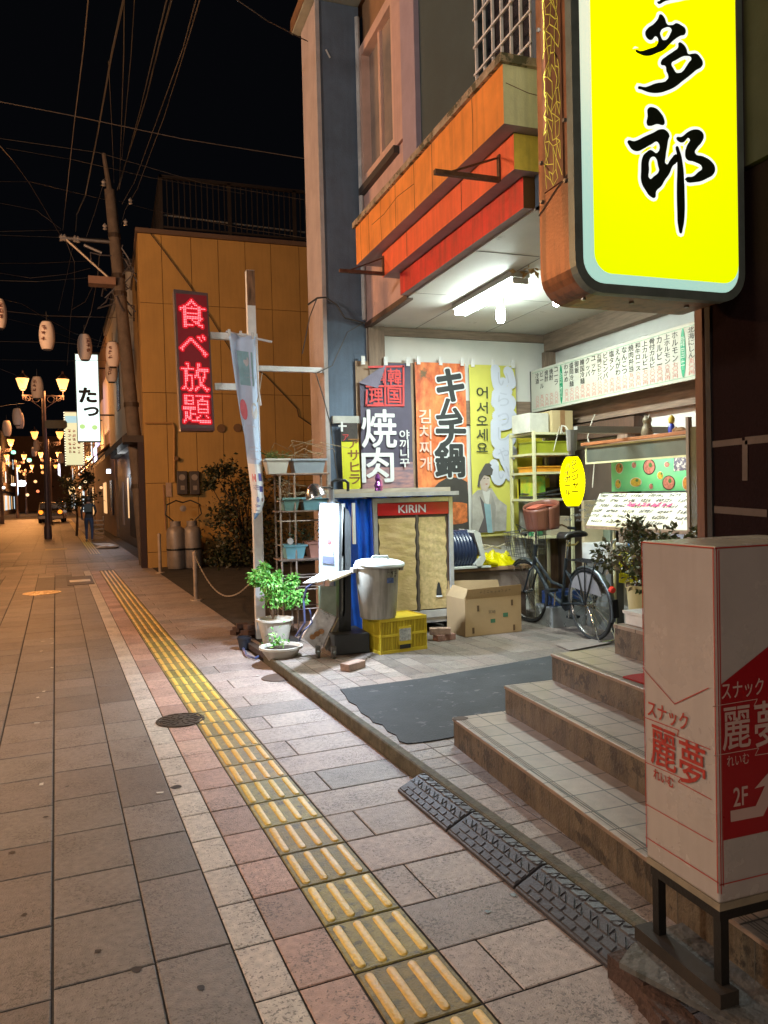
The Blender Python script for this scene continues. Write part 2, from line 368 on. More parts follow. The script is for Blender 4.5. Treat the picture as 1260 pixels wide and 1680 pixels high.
# parking strip before the ochre house, gravelly and dark
dark = M('yard_ground', (.06, .05, .042), .95, var=.5, vs=4, bump=.6, bs=60)
MB().quad(S(1.95, 7.6, .004), S(12, 7.6, .004), S(12, 23, .004), S(1.95, 18, .004), S(1.95, 9, .004)).build('yard', dark, kind='structure')
# manhole covers and the inspection lid
iron = M('cast_iron', (.10, .075, .055), .55, metal=.6, var=.4, vs=20, bump=.3)
def manhole(x, y, r, label, mat):
    c = gz(x, y, 0); root = T('manhole_cover', label, 'manhole cover', tuple(c))
    MB().lathe(c, [(0, .006), (r*.86, .006), (r*.87, .004)], 32).build('lid', mat, root)
    MB().lathe(c, [(r*.90, .004), (r*.9, .008), (r, .008), (r*1.01, .002)], 32).build('rim', mat, root)
    m_ = MB()
    for a in range(8):
        for rr in (.3, .55, .75):
            t = a*math.pi/4+rr*2; q = c+V((math.cos(t), math.sin(t), 0))*r*rr; m_.box((q.x-.035, q.y-.012, .006), (q.x+.035, q.y+.012, .010), rot=t)
    m_.build('tread_pattern', mat, root)
manhole(296, 1182, .165, 'round rusty brown iron manhole cover beside the yellow tactile strip', iron)
manhole(69, 973, .30, 'round manhole cover shining orange in the street lamp light, far up the paving', M('lamplit_cover', (.55, .36, .16), .35, metal=.5, var=.2))  # orange lamp shine put into the cover's colour
q = gz(118, 945); rl = T('inspection_lid', 'rectangular dark inspection lid with a pale centre plate set in the paving', 'drain cover', tuple(q))
MB().prism([S(.15, 15.2, .001), S(.62, 15.2, .001), S(.62, 16.9, .001), S(.15, 16.9, .001)], (0, 0, .006)).build('plate', iron, rl)
MB().prism([S(.2, 15.7, .007), S(.57, 15.7, .007), S(.57, 16.1, .007), S(.2, 16.1, .007)], (0, 0, .004)).build('centre_plate', M('pale_metal', (.5, .45, .38), .4, metal=.3), rl)
# chewing-gum and oil spots
sp = MB()
for (x, y, r) in ((288, 1291, .028), (238, 1216, .012), (75, 1340, .014), (20, 1398, .016), (330, 1620, .014), (160, 1560, .012), (225, 1590, .02), (110, 1290, .01), (842, 1468, .014), (800, 1495, .012), (560, 1520, .01), (40, 1500, .012)):
    c = gz(x, y, .0022); k = 11
    sp.quad(*[c+V((math.cos(i*6.283/k), math.sin(i*6.283/k), 0))*r*R_.uniform(.7, 1.2) for i in range(k)])
sp.build('paving_stains', M('stain', (.035, .028, .025), .5), kind='stuff', label='dark gum and oil spots trodden on the paving stones', cat='stains')
lt = MB()
for (x, y) in ((70, 1052), (68, 1068), (72, 1134), (62, 1144), (60, 1186), (84, 1047), (85, 1095), (68, 1286), (86, 1055), (262, 1300), (422, 1108), (440, 1112)):
    c = gz(x, y, .006); a = R_.uniform(0, 3); d = V((math.cos(a), math.sin(a), 0))*.02; e = V((-d.y, d.x, 0))*.5
    lt.quad(c-d-e, c+d-e, c+d*.6+e, c-d+e)
lt.build('litter', M('litter_white', (.6, .57, .5), .6), kind='stuff', label='small white scraps and butts on the paving', cat='litter')
# rubber kerb ramps
rub = M('black_rubber', (.050, .047, .052), .55, var=.3, vs=12, bump=.15, bs=90, spec=.5)
def ramp(sa, sb, label):
    c = S(1.67, (sa+sb)/2, 0); root = T('kerb_ramp', label, 'kerb ramp', tuple(c), group='rubber ramps laid against the kerb')
    n0, n1, z1 = 1.585, 1.742, .072
    m_ = MB(); prof = [(n0, .0), (n0, .014), (n0+.035, .03), (n1-.03, z1), (n1, z1), (n1, 0)]
    m_.prism([S(a, sa+.004, z) for a, z in prof], ES*(sb-sa-.008)); m_.build('wedge', rub, root, bevel=.003)
    g = MB(); L_ = sb-sa
    def top(t): # height on the slope
        a = n0+t*(n1-n0); 
        return (.014+(a-n0)/.035*.016) if a < n0+.035 else (.03+(a-n0-.035)/(n1-.03-n0-.035)*(z1-.03) if a < n1-.03 else z1)
    def pad(ring):
        k = len(ring); lo = [S(n0+t*(n1-n0), sa+q*L_, top(t)-.001) for t, q in ring]; cx = sum(t for t, q in ring)/k; cq = sum(q for t, q in ring)/k
        hi = [S(n0+(cx+(t-cx)*.8)*(n1-n0), sa+(cq+(q-cq)*.88)*L_, top(cx+(t-cx)*.8)+.0045) for t, q in ring]
        g.add(lo+hi, [(i, (i+1) % k, k+(i+1) % k, k+i) for i in range(k)]+[list(range(k, 2*k))])
    for i in range(8):
        q = .012+i*.123; pad([(.05, q), (.05, q+.112), (.20, q+.112), (.20, q)])
        if i < 7: pad([(.235, q+.06), (.235, q+.172), (.40, q+.172), (.40, q+.06)])
    pad([(.235, .012), (.235, .06), (.40, .06), (.40, .012)])
    for i in range(6):
        q = .015+i*.162
        pad([(.44, q), (.44, q+.075), (.66, q+.145), (.66, q+.07)]); pad([(.44, q+.092), (.44, q+.145), (.54, q+.15), (.60, q+.142)]); pad([(.48, q-.0), (.56, q+.0), (.64, q+.04), (.66, q+.055), (.66, q+.0)][::-1])
        pad([(.70, q+.07), (.70, q+.15), (.97, q+.09), (.97, q+.01)]); pad([(.76, q), (.70, q+.05), (.90, q+.005)]); pad([(.80, q+.145), (.97, q+.15), (.97, q+.105)])
    g.build('tread_blocks', rub, root)
ramp(3.635, 3.085, 'farthest of the three black rubber kerb ramps, by the dark patch') if False else None
for sa, sb, lb in ((3.085, 3.63, 'farthest up the street of the three black rubber kerb ramps'), (2.525, 3.08, 'middle one of the three black rubber kerb ramps'), (1.96, 2.52, 'black rubber kerb ramp nearest the red and white box sign, catching the light')): ramp(sa, sb, lb)
# ================================================================== THE SHOP BUILDING
XF, YB, ZC = 2.76, 8.30, 3.44        # street wall, alcove back wall, alcove ceiling
slate = M('slate_blue_wall', (.12, .165, .235), .8, var=.25, vs=3, bump=.25, bs=60, streak=.10)
pink = M('salmon_plaster', (.58, .38, .35), .75, var=.15, vs=4, bump=.15, streak=.10)
mauve = M('mauve_plaster', (.40, .31, .38), .75, var=.15, vs=4, bump=.15)
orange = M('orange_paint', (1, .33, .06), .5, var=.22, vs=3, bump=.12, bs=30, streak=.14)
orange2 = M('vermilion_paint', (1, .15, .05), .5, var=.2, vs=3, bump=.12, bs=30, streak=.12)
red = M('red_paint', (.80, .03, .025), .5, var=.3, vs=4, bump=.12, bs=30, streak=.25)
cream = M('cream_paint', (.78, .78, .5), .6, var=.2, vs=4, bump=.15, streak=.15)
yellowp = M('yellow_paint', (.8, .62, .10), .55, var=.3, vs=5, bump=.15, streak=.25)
brownend = M('shaded_end_brown', (.13, .06, .02), .6, var=.3)  # lowest ledge's end: its shade is put into the brown
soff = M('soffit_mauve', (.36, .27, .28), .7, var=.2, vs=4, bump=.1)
ceilm = M('ceiling_board', (.62, .61, .57), .6, var=.12, vs=2, bump=.08, patch=((.42, .40, .36), 4, .63))
wood = M('brown_timber', (.27, .19, .135), .7, var=.35, vs=5, stretch=(8, 8, .8), bump=.2, bs=50)
woodX = M('beam_timber', (.27, .19, .135), .7, var=.35, vs=5, stretch=(.8, 8, 8), bump=.2, bs=50); woodY = M('rail_timber', (.27, .19, .135), .7, var=.35, vs=5, stretch=(8, .8, 8), bump=.2, bs=50)
woodd = M('dark_timber', (.10, .055, .035), .6, var=.4, vs=5, stretch=(8, 8, .8), bump=.2)
plaster = M('white_plaster', (.70, .69, .64), .75, var=.10, vs=2, bump=.1, patch=((.55, .52, .45), 3, .66))
maroon = M('maroon_wall', (.014, .006, .006), .9, spec=.08, var=.3, vs=3, bump=.25, bs=50)
shop = T('shop_building', 'grill restaurant building with orange stepped ledges, slate blue pier and a lit white alcove', 'building', (XF, YB, 0))
# pier at the far end
B('pier', (2.30, YB, 0), (XF, YB+.62, 6.99), slate, shop)
MB().box((2.265, YB+.0, 0), (2.297, YB+.66, 6.99)).build('pier_street_face', M('lamplit_pier_side', (.46, .38, .38), .8, var=.2, vs=3, bump=.2, streak=.08), shop)  # pinkish street light on the pier's side put into its colour
B('pier_edge_trim', (2.255, YB-.02, 0), (2.30, YB-.002, 6.99), M('pale_trim', (.45, .42, .42), .6), shop)
B('pier_band', (2.33, YB-.06, 2.34), (2.75, YB-.003, 2.42), M('pale_band', (.5, .5, .46), .6, var=.3), shop)
# upper street wall in strips, as the colours change along it
def wall(y0, y1, z0, z1, mat, x=XF, name='wall'): return B(name, (x, y0, z0), (x+.25, y1, z1), mat, shop)
wall(5.46, 6.56, 3.46, 8.5, M('dark_green_wall', (.06, .085, .09), .8, var=.2, vs=3, bump=.2))
wall(6.56, 6.90, 3.46, 8.5, mauve, XF-.05)
wall(6.90, YB, 3.46, 4.95, pink)
wall(6.90, 7.17, 4.95, 8.5, pink, XF-.03)
wall(7.17, YB, 6.50, 8.5, M('ochre_panel', (.3, .17, .09), .7, var=.2), XF+.05)
wall(3.05, 4.6, 3.44, 8.5, slate)
wall(-3.5, 2.2, 2.98, 8.5, M('grey_upper_wall', (.05, .042, .04), .9, spec=.1, var=.2), XF-.06)
wall(2.2, 3.05, 2.98, 8.5, M('grey_upper_wall', (.10, .085, .085), .7), XF-.03)
# upper window, two panes between salmon frames
sal = M('salmon_frame', (.66, .44, .37), .5, var=.15, bump=.05)
win = B('window', (XF+.10, 7.17, 4.98), (XF+.14, YB-.05, 6.46), M('dim_room', (.12, .10, .09), .8, var=.3), shop)
glass = M('window_glass', (.34, .27, .23), .12, var=.3, vs=2, bump=.02, spec=.8, col2=(.20, .18, .165))
B('pane', (XF+.05, 7.22, 5.06), (XF+.06, 7.70, 6.40), glass, win); B('pane', (XF+.075, 7.70, 5.06), (XF+.085, 8.20, 6.40), glass, win)
fr = MB()
for a in (((XF-.02, 7.16, 4.96), (XF+.12, 8.24, 5.07)), ((XF-.02, 7.16, 6.39), (XF+.12, 8.24, 6.50)), ((XF-.021, 7.16, 5.07), (XF+.12, 7.24, 6.39)), ((XF-.021, 8.17, 5.07), (XF+.12, 8.24, 6.39))): fr.box(*a)
fr.box((XF+.02, 7.68, 5.07), (XF+.1, 7.74, 6.39)); fr.build('window_frame', sal, win)
B('sill', (XF-.06, 7.12, 4.88), (XF+.02, 8.26, 4.955), M('dark_sill', (.06, .05, .045), .5), win)
MB().tube([(XF-.03, YB-.04, 3.5), (XF-.03, YB-.04, 6.85)], .028, 8).build('drain_pipe', M('pale_pipe', (.55, .56, .58), .4, var=.3), shop)
# latticed window above the ledge
lat = B('lattice_window', (XF+.12, 4.6, 4.2), (XF+.16, 5.46, 8.5), M('dark_glass', (.04, .035, .045), .15), shop)
g = MB(); wv = M('white_lattice', (.85, .83, .85), .5, var=.2)
for i in range(7): y = 4.62+i*.136; g.box((XF-.0, y, 4.2), (XF+.02, y+.016, 8.4))
for k in range(20): z = 4.35+k*.21; g.box((XF-.012, 4.6, z), (XF+.002, 5.46, z+.016))
g.build('lattice', wv, lat)
# stepped ledges
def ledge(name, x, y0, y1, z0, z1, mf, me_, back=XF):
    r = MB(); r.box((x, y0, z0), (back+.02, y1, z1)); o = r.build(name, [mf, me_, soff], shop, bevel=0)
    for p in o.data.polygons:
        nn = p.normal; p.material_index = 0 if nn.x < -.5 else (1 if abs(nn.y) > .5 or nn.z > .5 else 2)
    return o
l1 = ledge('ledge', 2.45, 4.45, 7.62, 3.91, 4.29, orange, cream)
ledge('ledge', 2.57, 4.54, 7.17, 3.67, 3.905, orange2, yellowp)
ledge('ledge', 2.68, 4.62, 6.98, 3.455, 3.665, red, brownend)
mossy = M('mossy_cap', (.50, .38, .26), .8, var=.5, vs=9, bump=.3, patch=((.10, .09, .05), 11, .52))
c_ = MB(); c_.box((2.42, 4.42, 4.29), (XF, 7.65, 4.345)); c_.build('ledge_cap', mossy, l1)
jn = MB()
for y in (4.9, 5.62, 6.0, 6.45, 6.83, 7.2, 7.45): jn.strip([(2.4485, y, 3.915), (2.4485, y+R_.uniform(-.02, .02), 4.1), (2.4485, y, 4.288)], .008, (-1, 0, 0))
jn.strip([(2.4485, 6.0, 4.12), (2.4485, 6.4, 4.16), (2.4485, 6.75, 4.13), (2.4485, 7.1, 4.15)], .006, (-1, 0, 0))
for y in (5.35, 6.5): jn.strip([(2.5685, y, 3.68), (2.5685, y, 3.90)], .008, (-1, 0, 0))
jn.strip([(2.47, 4.4485, 4.17), (2.55, 4.4485, 4.15), (2.63, 4.4485, 4.13), (2.75, 4.4485, 4.12)], .005, (0, -1, 0))
jn.build('cracks', M('crack', (.16, .06, .03), .9), l1)
# rain eave at the pier head
ev = M('eave_brown', (.23, .12, .06), .6, var=.3)
B('eave', (2.16, YB-.34, 7.02), (XF+.1, YB+.75, 7.16), ev, shop); B('eave_soffit', (2.17, YB-.33, 7.0), (XF, YB+.73, 7.018), M('eave_under', (.42, .42, .34), .7), shop)
# alcove: ceiling, walls, posts and rails
B('ceiling', (XF+.0, 3.1, ZC), (5.35, YB+.1, ZC+.015), ceilm, shop)
sm = MB()
for y in (4.2, 5.5, 6.8): sm.box((XF, y, ZC-.003), (5.2, y+.006, ZC+.001))
for x in (3.35, 4.25): sm.box((x, 3.1, ZC-.003), (x+.006, YB, ZC+.001))
sm.build('ceiling_joint', M('joint_line', (.25, .24, .22), .9), shop)
B('ceiling_edge_trim', (XF-.015, 6.98, ZC-.02), (XF+.05, YB, ZC+.035), woodd, shop)
B('back_wall', (XF, YB, 0), (5.35, YB+.12, ZC), plaster, shop)
B('side_wall', (5.15, 3.1, 0), (5.3, YB, ZC), plaster, shop)
B('corner_post', (XF+.01, YB-.06, 0), (XF+.20, YB-.003, ZC-.003), wood, shop)
B('top_rail', (XF+.20, YB-.04, ZC-.10), (5.1, YB-.003, ZC-.003), woodX, shop)
B('middle_rail', (XF+.20, YB-.03, 2.34), (5.1, YB-.003, 2.62), woodX, shop)
B('beam', (5.03, 3.1, 3.22), (5.148, YB-.05, ZC-.003), woodY, shop)
B('corner_post', (5.0, YB-.12, 0), (5.148, YB-.045, 3.218), wood, shop)
B('side_rail', (5.06, 3.12, 2.30), (5.148, YB-.13, 2.52), woodY, shop)
B('door_lintel', (4.99, 6.5, 2.10), (5.149, YB-.13, 2.27), woodd, shop); B('door_post', (4.98, 6.60, .1), (5.147, 6.77, 2.098), wood, shop)
B('panelling', (5.10, 3.12, .1), (5.146, 6.5, 1.0), woodd, shop); B('panelling', (5.12, 6.75, .1), (5.146, YB-.13, 1.995), M('panel_dark_brown', (.10, .07, .05), .7), shop)  # far stretch of panelling in plain dark brown
# street wall on the near side of the opening, timber jamb
B('wall', (XF, -3.5, 0), (XF+.3, 3.03, 2.975), maroon, shop)
B('jamb', (XF-.012, 3.05, .1), (XF+.05, 3.10, ZC-.003), M('red_timber', (.16, .065, .035), .6, var=.3, stretch=(8, 8, .8)), shop)
B('jamb_strip', (XF-.01, 3.0, .1), (XF+.02, 3.033, 3.0), M('black_strip', (.012, .012, .012), .7), shop)
tp = M('old_tape', (.10, .07, .055), .8, var=.3)
def tape(pts, w, lb=None):
    P = [px(x, y, XF-.004) for x, y in pts]; m_ = MB(); m_.strip(P, w, (-1, 0, 0)); m_.build('tape', tp, shop)
tape([(1170, 729), (1215, 724)], .030); tape([(1225, 723), (1275, 718)], .035); tape([(1222, 726), (1222, 785)], .032); tape([(1174, 836), (1255, 842)], .034)
# far return wall and roof mass so that the block closes
B('wall', (5.3, -3.5, 0), (5.45, YB+.6, 8.5), slate, shop); B('wall', (XF+.26, YB+.13, 0), (5.3, YB+.62, 8.5), slate, shop)
B('roof', (XF, -3.5, 8.5), (5.45, YB+.62, 8.6), slate, shop)
# brackets under the ledges
stl = M('rusty_steel', (.14, .07, .045), .6, metal=.5, var=.5, vs=20)
def bracket(X, top, bot, tip, label):
    p, q = px(*top, X), px(*bot, X); t_ = py(*tip, q.y); z0, z1, y0 = q.z, p.z, q.y; z1 = max(z1, z0+.12)
    root = T('sign_bracket', label, 'bracket', tuple(q))
    B('upright', (X-.012, y0-.018, z0), (X-.001, y0+.018, z1), stl, root); B('arm', (t_.x, y0-.018, z0-.0), (X-.013, y0+.018, z0+.03), stl, root)
    MB().tube([(t_.x+.25*(X-t_.x), y0, z0+.03), (X-.014, y0, z1-.02)], .007, 6).build('brace', stl, root)
bracket(2.57, (820, 254), (820, 299), (713, 290), 'rusty angle bracket sticking out below the near end of the orange ledge')
bracket(2.57, (630, 420), (630, 452), (557, 449), 'rusty angle bracket sticking out below the far end of the orange ledge')
# ------------------------------------------------------------------ steps
def tiled(name, col, sc_, mort=(.05, .04, .03), rough=.35, w=.17, h=.17, streak=0, off=0):
    m_ = M(name, col, rough, var=.25, vs=18, bump=.12, bs=120, streak=streak); n = m_.node_tree.nodes; L = m_.node_tree.links; b = n['Principled BSDF']
    src = b.inputs['Base Color'].links[0].from_socket; tc = n.new('ShaderNodeTexCoord'); bt = n.new('ShaderNodeTexBrick'); bt.offset = off
    bt.inputs['Scale'].default_value = 1; bt.inputs['Mortar Size'].default_value = .0042; bt.inputs['Mortar Smooth'].default_value = .2; bt.inputs['Brick Width'].default_value = w; bt.inputs['Row Height'].default_value = h; bt.inputs['Bias'].default_value = 0
    L.new(src, bt.inputs['Color1']); v_ = n.new('ShaderNodeMix'); v_.data_type = 'RGBA'; v_.blend_type = 'MULTIPLY'; v_.inputs[0].default_value = 1; L.new(src, v_.inputs[6]); v_.inputs[7].default_value = (.8, .8, .8, 1); L.new(v_.outputs[2], bt.inputs['Color2'])
    bt.inputs['Mortar'].default_value = lin(mort); L.new(tc.outputs['Object'], bt.inputs['Vector']); L.new(bt.outputs['Color'], b.inputs['Base Color'])
    return m_
tread = tiled('step_tread', (.33, .255, .20), 1, rough=.42)
riser = M('step_riser', (.155, .115, .072), .45, var=.3, vs=11, bump=.25, col2=(.10, .07, .042), streak=.45, patch=((.045, .033, .022), 8, .54))
st = T('entrance_steps', 'brown tiled entrance steps with streaked risers climbing beside the red and white sign', 'steps', (1.8, 4.0, AZ))
def step(x, xb, yend, z0, z1, label=None):
    k = .042; y0 = .4
    f0, f1 = V((x, yend, z0)), V((x-k*(yend-y0), y0, z0)); bk_ = V((xb, yend-.03, z0)); bn = V((xb, y0, z0))
    m_ = MB(); m_.prism([f0, f1, bn, bk_], (0, 0, z1-z0-.004)); o = m_.build('step', riser, st)
    m2 = MB(); nx = .006
    m2.prism([f0+V((-nx, nx, z1-z0-.018)), f1+V((-nx, 0, z1-z0-.018)), bn+V((0, 0, z1-z0-.018)), bk_+V((0, nx, z1-z0-.018))], (0, 0, .018))
    o2 = m2.build('tread', [tread, M('nosing', (.30, .2, .14), .4, var=.3)], o, bevel=.003)
    for p in o2.data.polygons: p.material_index = 0 if p.normal.z > .5 else 1
    g = MB(); d_ = (f1-f0).normalized(); q = .08; Ln = (f1-f0).length
    while q < Ln: p_ = f0+d_*q+V((-.0015, 0, .003)); g.strip([p_, p_+V((0, 0, z1-z0-.03))], .0035, (-1, 0, 0)); q += .172
    for q in (.02, .032, .044):
        a = f0+V((q, -.01, z1-z0+.0012)); b = f1+V((q, 0, z1-z0+.0012)); g.strip([a, b], .004, (0, 0, 1))
    g.build('grip_line', M('grip', (.10, .085, .065), .7), o)
step(1.822, 5.0, 4.05, AZ, .24); step(2.145, 5.0, 4.02, .24, .40); step(2.465, 5.0, 4.02, .40, .56)
o = B('step', (2.80, .4, .56), (3.9, 3.86, .715), riser, st); B('tread', (2.795, .4, .715), (3.9, 3.865, .735), tread, o)
# chipped corner on the first step
MB().lathe((1.852, 4.02, .2415), [(0, 0), (.035, .001), (.04, -.004)], 9, sx=1.3).build('chipped_corner', M('chip', (.10, .07, .05), .9), st)
cp = MB(); cp.prism([gz(1022, 1112, .562), gz(1036, 1109, .562), V((3.1, 3.35, .562)), V((3.1, 2.9, .562)), V((2.52, 2.9, .562)), gz(1050, 1121, .562)], (0, 0, .008)); cp.build('door_mat', M('red_carpet', (.35, .02, .015), .95, bump=.6, bs=200), label='small red carpet mat on the third step, half hidden by the box sign', cat='mat', org=(2.7, 3.2, .56))
# ================================================================== BIG YELLOW SIGN
copper = M('copper_panel', (.33, .13, .055), .45, metal=.35, var=.35, vs=5, bump=.1, streak=.5)
alum = M('dull_aluminium', (.40, .44, .42), .4, metal=.5, var=.2)
SX0, SX1, SY, SY1, SZ = 1.838, 2.722, 2.75, 3.03, 2.372
ys = T('yellow_box_sign', 'huge glowing yellow vertical box sign with black brush characters hanging over the steps', 'sign', (SX0, SY, SZ))
def rrect(x0, x1, z0, z1, r, y, n=7, top=False):
    pts = []
    for cx, cz, a0 in ((x1-r, z0+r, -90), (x1-r, z1-r, 0), (x0+r, z1-r, 90), (x0+r, z0+r, 180)):
        for i in range(n+1): t = math.radians(a0+90*i/n); pts.append(V((cx+r*math.cos(t), y, cz+r*math.sin(t))))
    return pts
ZT = 5.6
a = rrect(SX0, SX1, SZ, ZT, .13, SY+.03); b = [p+V((0, SY1-SY-.03, 0)) for p in a]; k = len(a)
m_ = MB(); m_.add(a+b, [(i, (i+1) % k, (i+1) % k+k, i+k) for i in range(k)]+[list(range(2*k-1, k-1, -1))]); o = m_.build('casing', copper, ys)
for p in o.data.polygons:
    pass
# rim frame
a = rrect(SX0-.004, SX1+.004, SZ-.004, ZT, .134, SY); i_ = rrect(SX0+.034, SX1-.03, SZ+.035, ZT-.03, .10, SY-.001); b = [p+V((0, .045, 0)) for p in a]
m_ = MB(); m_.add(a+i_+b, [(i, (i+1) % k, (i+1) % k+k, i+k) for i in range(k)]+[(i, i+2*k, (i+1) % k+2*k, (i+1) % k) for i in range(k)]); m_.build('rim', M('green_grey_rim', (.20, .24, .21), .5, metal=.3, var=.35), ys)
white = rrect(SX0+.034, SX1-.03, SZ+.035, ZT-.03, .10, SY+.004)
def signface(name, col, trans, em):
    m = bpy.data.materials.new(name); m.use_nodes = True; n = m.node_tree.nodes; L = m.node_tree.links; n.clear()
    o = n.new('ShaderNodeOutputMaterial'); t = n.new('ShaderNodeBsdfTranslucent'); t.inputs[0].default_value = lin(trans)
    e = n.new('ShaderNodeEmission'); e.inputs[0].default_value = lin(col); e.inputs[1].default_value = em
    a = n.new('ShaderNodeAddShader'); L.new(t.outputs[0], a.inputs[0]); L.new(e.outputs[0], a.inputs[1]); L.new(a.outputs[0], o.inputs[0]); return m
MB().quad(*[p for p in white]).build('white_border', signface('sign_border_lit', (.56, 1, .86), (.85, 1, .95), SIGN*.66), ys)
yel = rrect(SX0+.088, SX1-.034, SZ+.078, ZT-.08, .085, SY-.000)
MB().quad(*yel).build('yellow_face', signface('sign_face_lit', (1, .95, .0), (.97, .93, .0), SIGN*.50), ys)
# tubes inside the box light the face from behind
for j, zz in enumerate((4.10,)):
    l = bpy.data.lights.new('sign_tube', 'AREA'); l.shape = 'RECTANGLE'; l.size = .62; l.size_y = 2.0; l.energy = 26; l.color = (1, .97, .93)
    lo = bpy.data.objects.new('sign_tube_light', l); COL.objects.link(lo); lo.location = (2.10, SY+.2, zz); lo.rotation_euler = (math.radians(90), 0, 0)
    lo.parent = ys; lo.matrix_parent_inverse = Matrix.Translation(-V((SX0, SY, SZ)))
def c1(a, b): return (1020+a/7.875, b/7.875)
def c2(a, b): return (1010+a/7.0, 170+b/7.0)
sgf = lambda x, y: py(x, y, SY)
ta_u = [c1(*q) for q in ((490, 190), (545, 235), (580, 320), (630, 330), (660, 325), (695, 305), (765, 335), (815, 380), (808, 450), (750, 470), (660, 530), (600, 590), (540, 650), (450, 690), (345, 728), (230, 708), (170, 655), (230, 665), (330, 640), (460, 560), (440, 478), (375, 525), (330, 510), (295, 440), (330, 370), (400, 320), (460, 250))]
ta_uh = [c1(*q) for q in ((490, 430), (545, 368), (632, 380), (625, 430), (530, 525), (500, 480))]
ta_l = [c1(*q) for q in ((730, 555), (800, 590), (830, 640), (850, 700), (900, 700), (960, 700), (1010, 750), (1040, 810), (1030, 860), (950, 915), (880, 975), (770, 1060), (680, 1130), (570, 1180), (480, 1205), (360, 1203), (250, 1165), (200, 1140), (300, 1130), (420, 1085), (590, 1020), (585, 960), (570, 930), (555, 860), (500, 840), (505, 790), (560, 740), (660, 670), (720, 620))]
ta_lh = [c1(*q) for q in ((635, 830), (690, 785), (845, 730), (890, 755), (860, 810), (710, 950), (660, 890))]
top_ = [c1(*q) for q in ((450, 42), (490, 10), (500, -120), (760, -160), (900, -90), (780, -30), (640, 0), (560, 20))]
ro1 = [c2(*q) for q in ((365, 60), (450, 55), (510, 110), (550, 180), (550, 245), (470, 240), (380, 262), (355, 250), (360, 150))]
ro2 = [c2(*q) for q in ((130, 435), (210, 435), (330, 380), (430, 335), (500, 300), (570, 310), (612, 375), (600, 410), (585, 500), (570, 600), (575, 700), (620, 650), (700, 590), (695, 680), (650, 720), (610, 810), (560, 880), (520, 950), (460, 1010), (445, 1085), (385, 1065), (340, 1005), (290, 910), (285, 780), (305, 610), (350, 560), (395, 535), (470, 570), (480, 450), (400, 475), (320, 520), (240, 552), (180, 530), (150, 490))]
ro2h = [c2(*q) for q in ((380, 660), (415, 615), (450, 625), (480, 720), (490, 775), (430, 840), (385, 865), (378, 760))]
ro3 = [c2(*q) for q in ((695, 490), (735, 560), (765, 700), (780, 850), (785, 1000), (785, 1300), (765, 1440), (742, 1497), (712, 1420), (700, 1250), (695, 950), (700, 750), (695, 600))]
ro4 = [c2(*q) for q in ((690, 398), (750, 385), (830, 325), (910, 300), (975, 320), (1005, 370), (980, 450), (930, 510), (905, 570), (1000, 610), (1090, 665), (1135, 740), (1120, 810), (1050, 860), (920, 905), (790, 880), (800, 855), (880, 840), (940, 790), (985, 740), (900, 675), (805, 640), (790, 570), (810, 490), (840, 405), (770, 450), (715, 440))]
ink = M('sign_ink', (.012, .020, .010), .35, var=.2); inkw = ME('sign_ink_halo', (.95, 1, .9), SIGN*1.0)
mk, mw = MB(), MB()
for rings in ([ta_u, ta_uh], [ta_l, ta_lh], [top_], [ro1], [ro2, ro2h], [ro3], [ro4]):
    mk.add(*outline(rings, sgf, 0, (0, -1, 0), .004)); mw.add(*outline(rings, sgf, .013, (0, -1, 0), .002))
mw.build('lettering_outline', inkw, ys); mk.build('lettering', ink, ys)
bf = [V((p.x, SY1+.004, p.z)) for p in yel][::-1]; MB().quad(*bf).build('back_face', signface('sign_face_back', (1, .97, .35), (.95, .93, .2), SIGN*.6), ys)
# side panel with crackled yellow ornament
pan = MB(); pan.box((SX0-.006, SY+.075, SZ+.48), (SX0-.001, SY1-.05, ZT)); pan.build('side_panel', M('side_panel_brown', (.24, .10, .05), .5, metal=.3, var=.4, streak=.4), ys)
ck = MB(); rr = random.Random(3)
nodes = []
for j in range(62):
    for i in range(5): nodes.append((SY+.088+i*.031+rr.uniform(-.013, .013), SZ+.50+j*.045+rr.uniform(-.018, .018)))
def nd(i, j): return nodes[j*5+i]
for j in range(61):
    for i in range(5):
        if rr.random() < .95: a, b = nd(i, j), nd(min(4, max(0, i+rr.choice((0, 0, 0, 1, -1)))), j+1); ck.strip([(SX0-.0075, a[0], a[1]), (SX0-.0075, b[0], b[1])], .0036, (-1, 0, 0))
        if i < 4 and rr.random() < .85: a, b = nd(i, j), nd(i+1, j+(rr.random() < .5)); ck.strip([(SX0-.0075, a[0], a[1]), (SX0-.0075, b[0], b[1])], .0036, (-1, 0, 0))
ck.build('crackle_ornament', M('ornament_yellow', (.90, .88, .12), .45), ys)
MB().strip([(SX0-.003, SY+.05, SZ+.49), (SX0-.003, SY+.12, SZ+.47), (SX0-.003, SY1, SZ+.40)], .008, (-1, 0, 0)).build('seam', M('seam_dark', (.03, .015, .01), .8), ys)
bo = MB()
for y, z in ((SY+.06, SZ+.72), (SY1-.03, SZ+.62), (SY+.06, SZ+.47), (SY1-.03, SZ+.45), (SY1-.03, SZ+1.2), (SY1-.03, SZ+2)): bo.cyl((SX0-.012, y, z), (SX0, y, z), .009, n=8)
for x in (1.95, 2.2, 2.5): bo.cyl((x, SY+.12, SZ-.008), (x, SY+.12, SZ+.002), .011, n=8)
bo.build('bolt', M('bolt', (.3, .28, .24), .4, metal=.6), ys)
B('wall_bracket', (SX1-.0, SY+.1, 4.2), (XF+.02, SY+.2, 4.3), stl, ys); B('wall_bracket', (SX1-.0, SY+.1, 2.9), (XF+.02, SY+.2, 3.0), stl, ys)
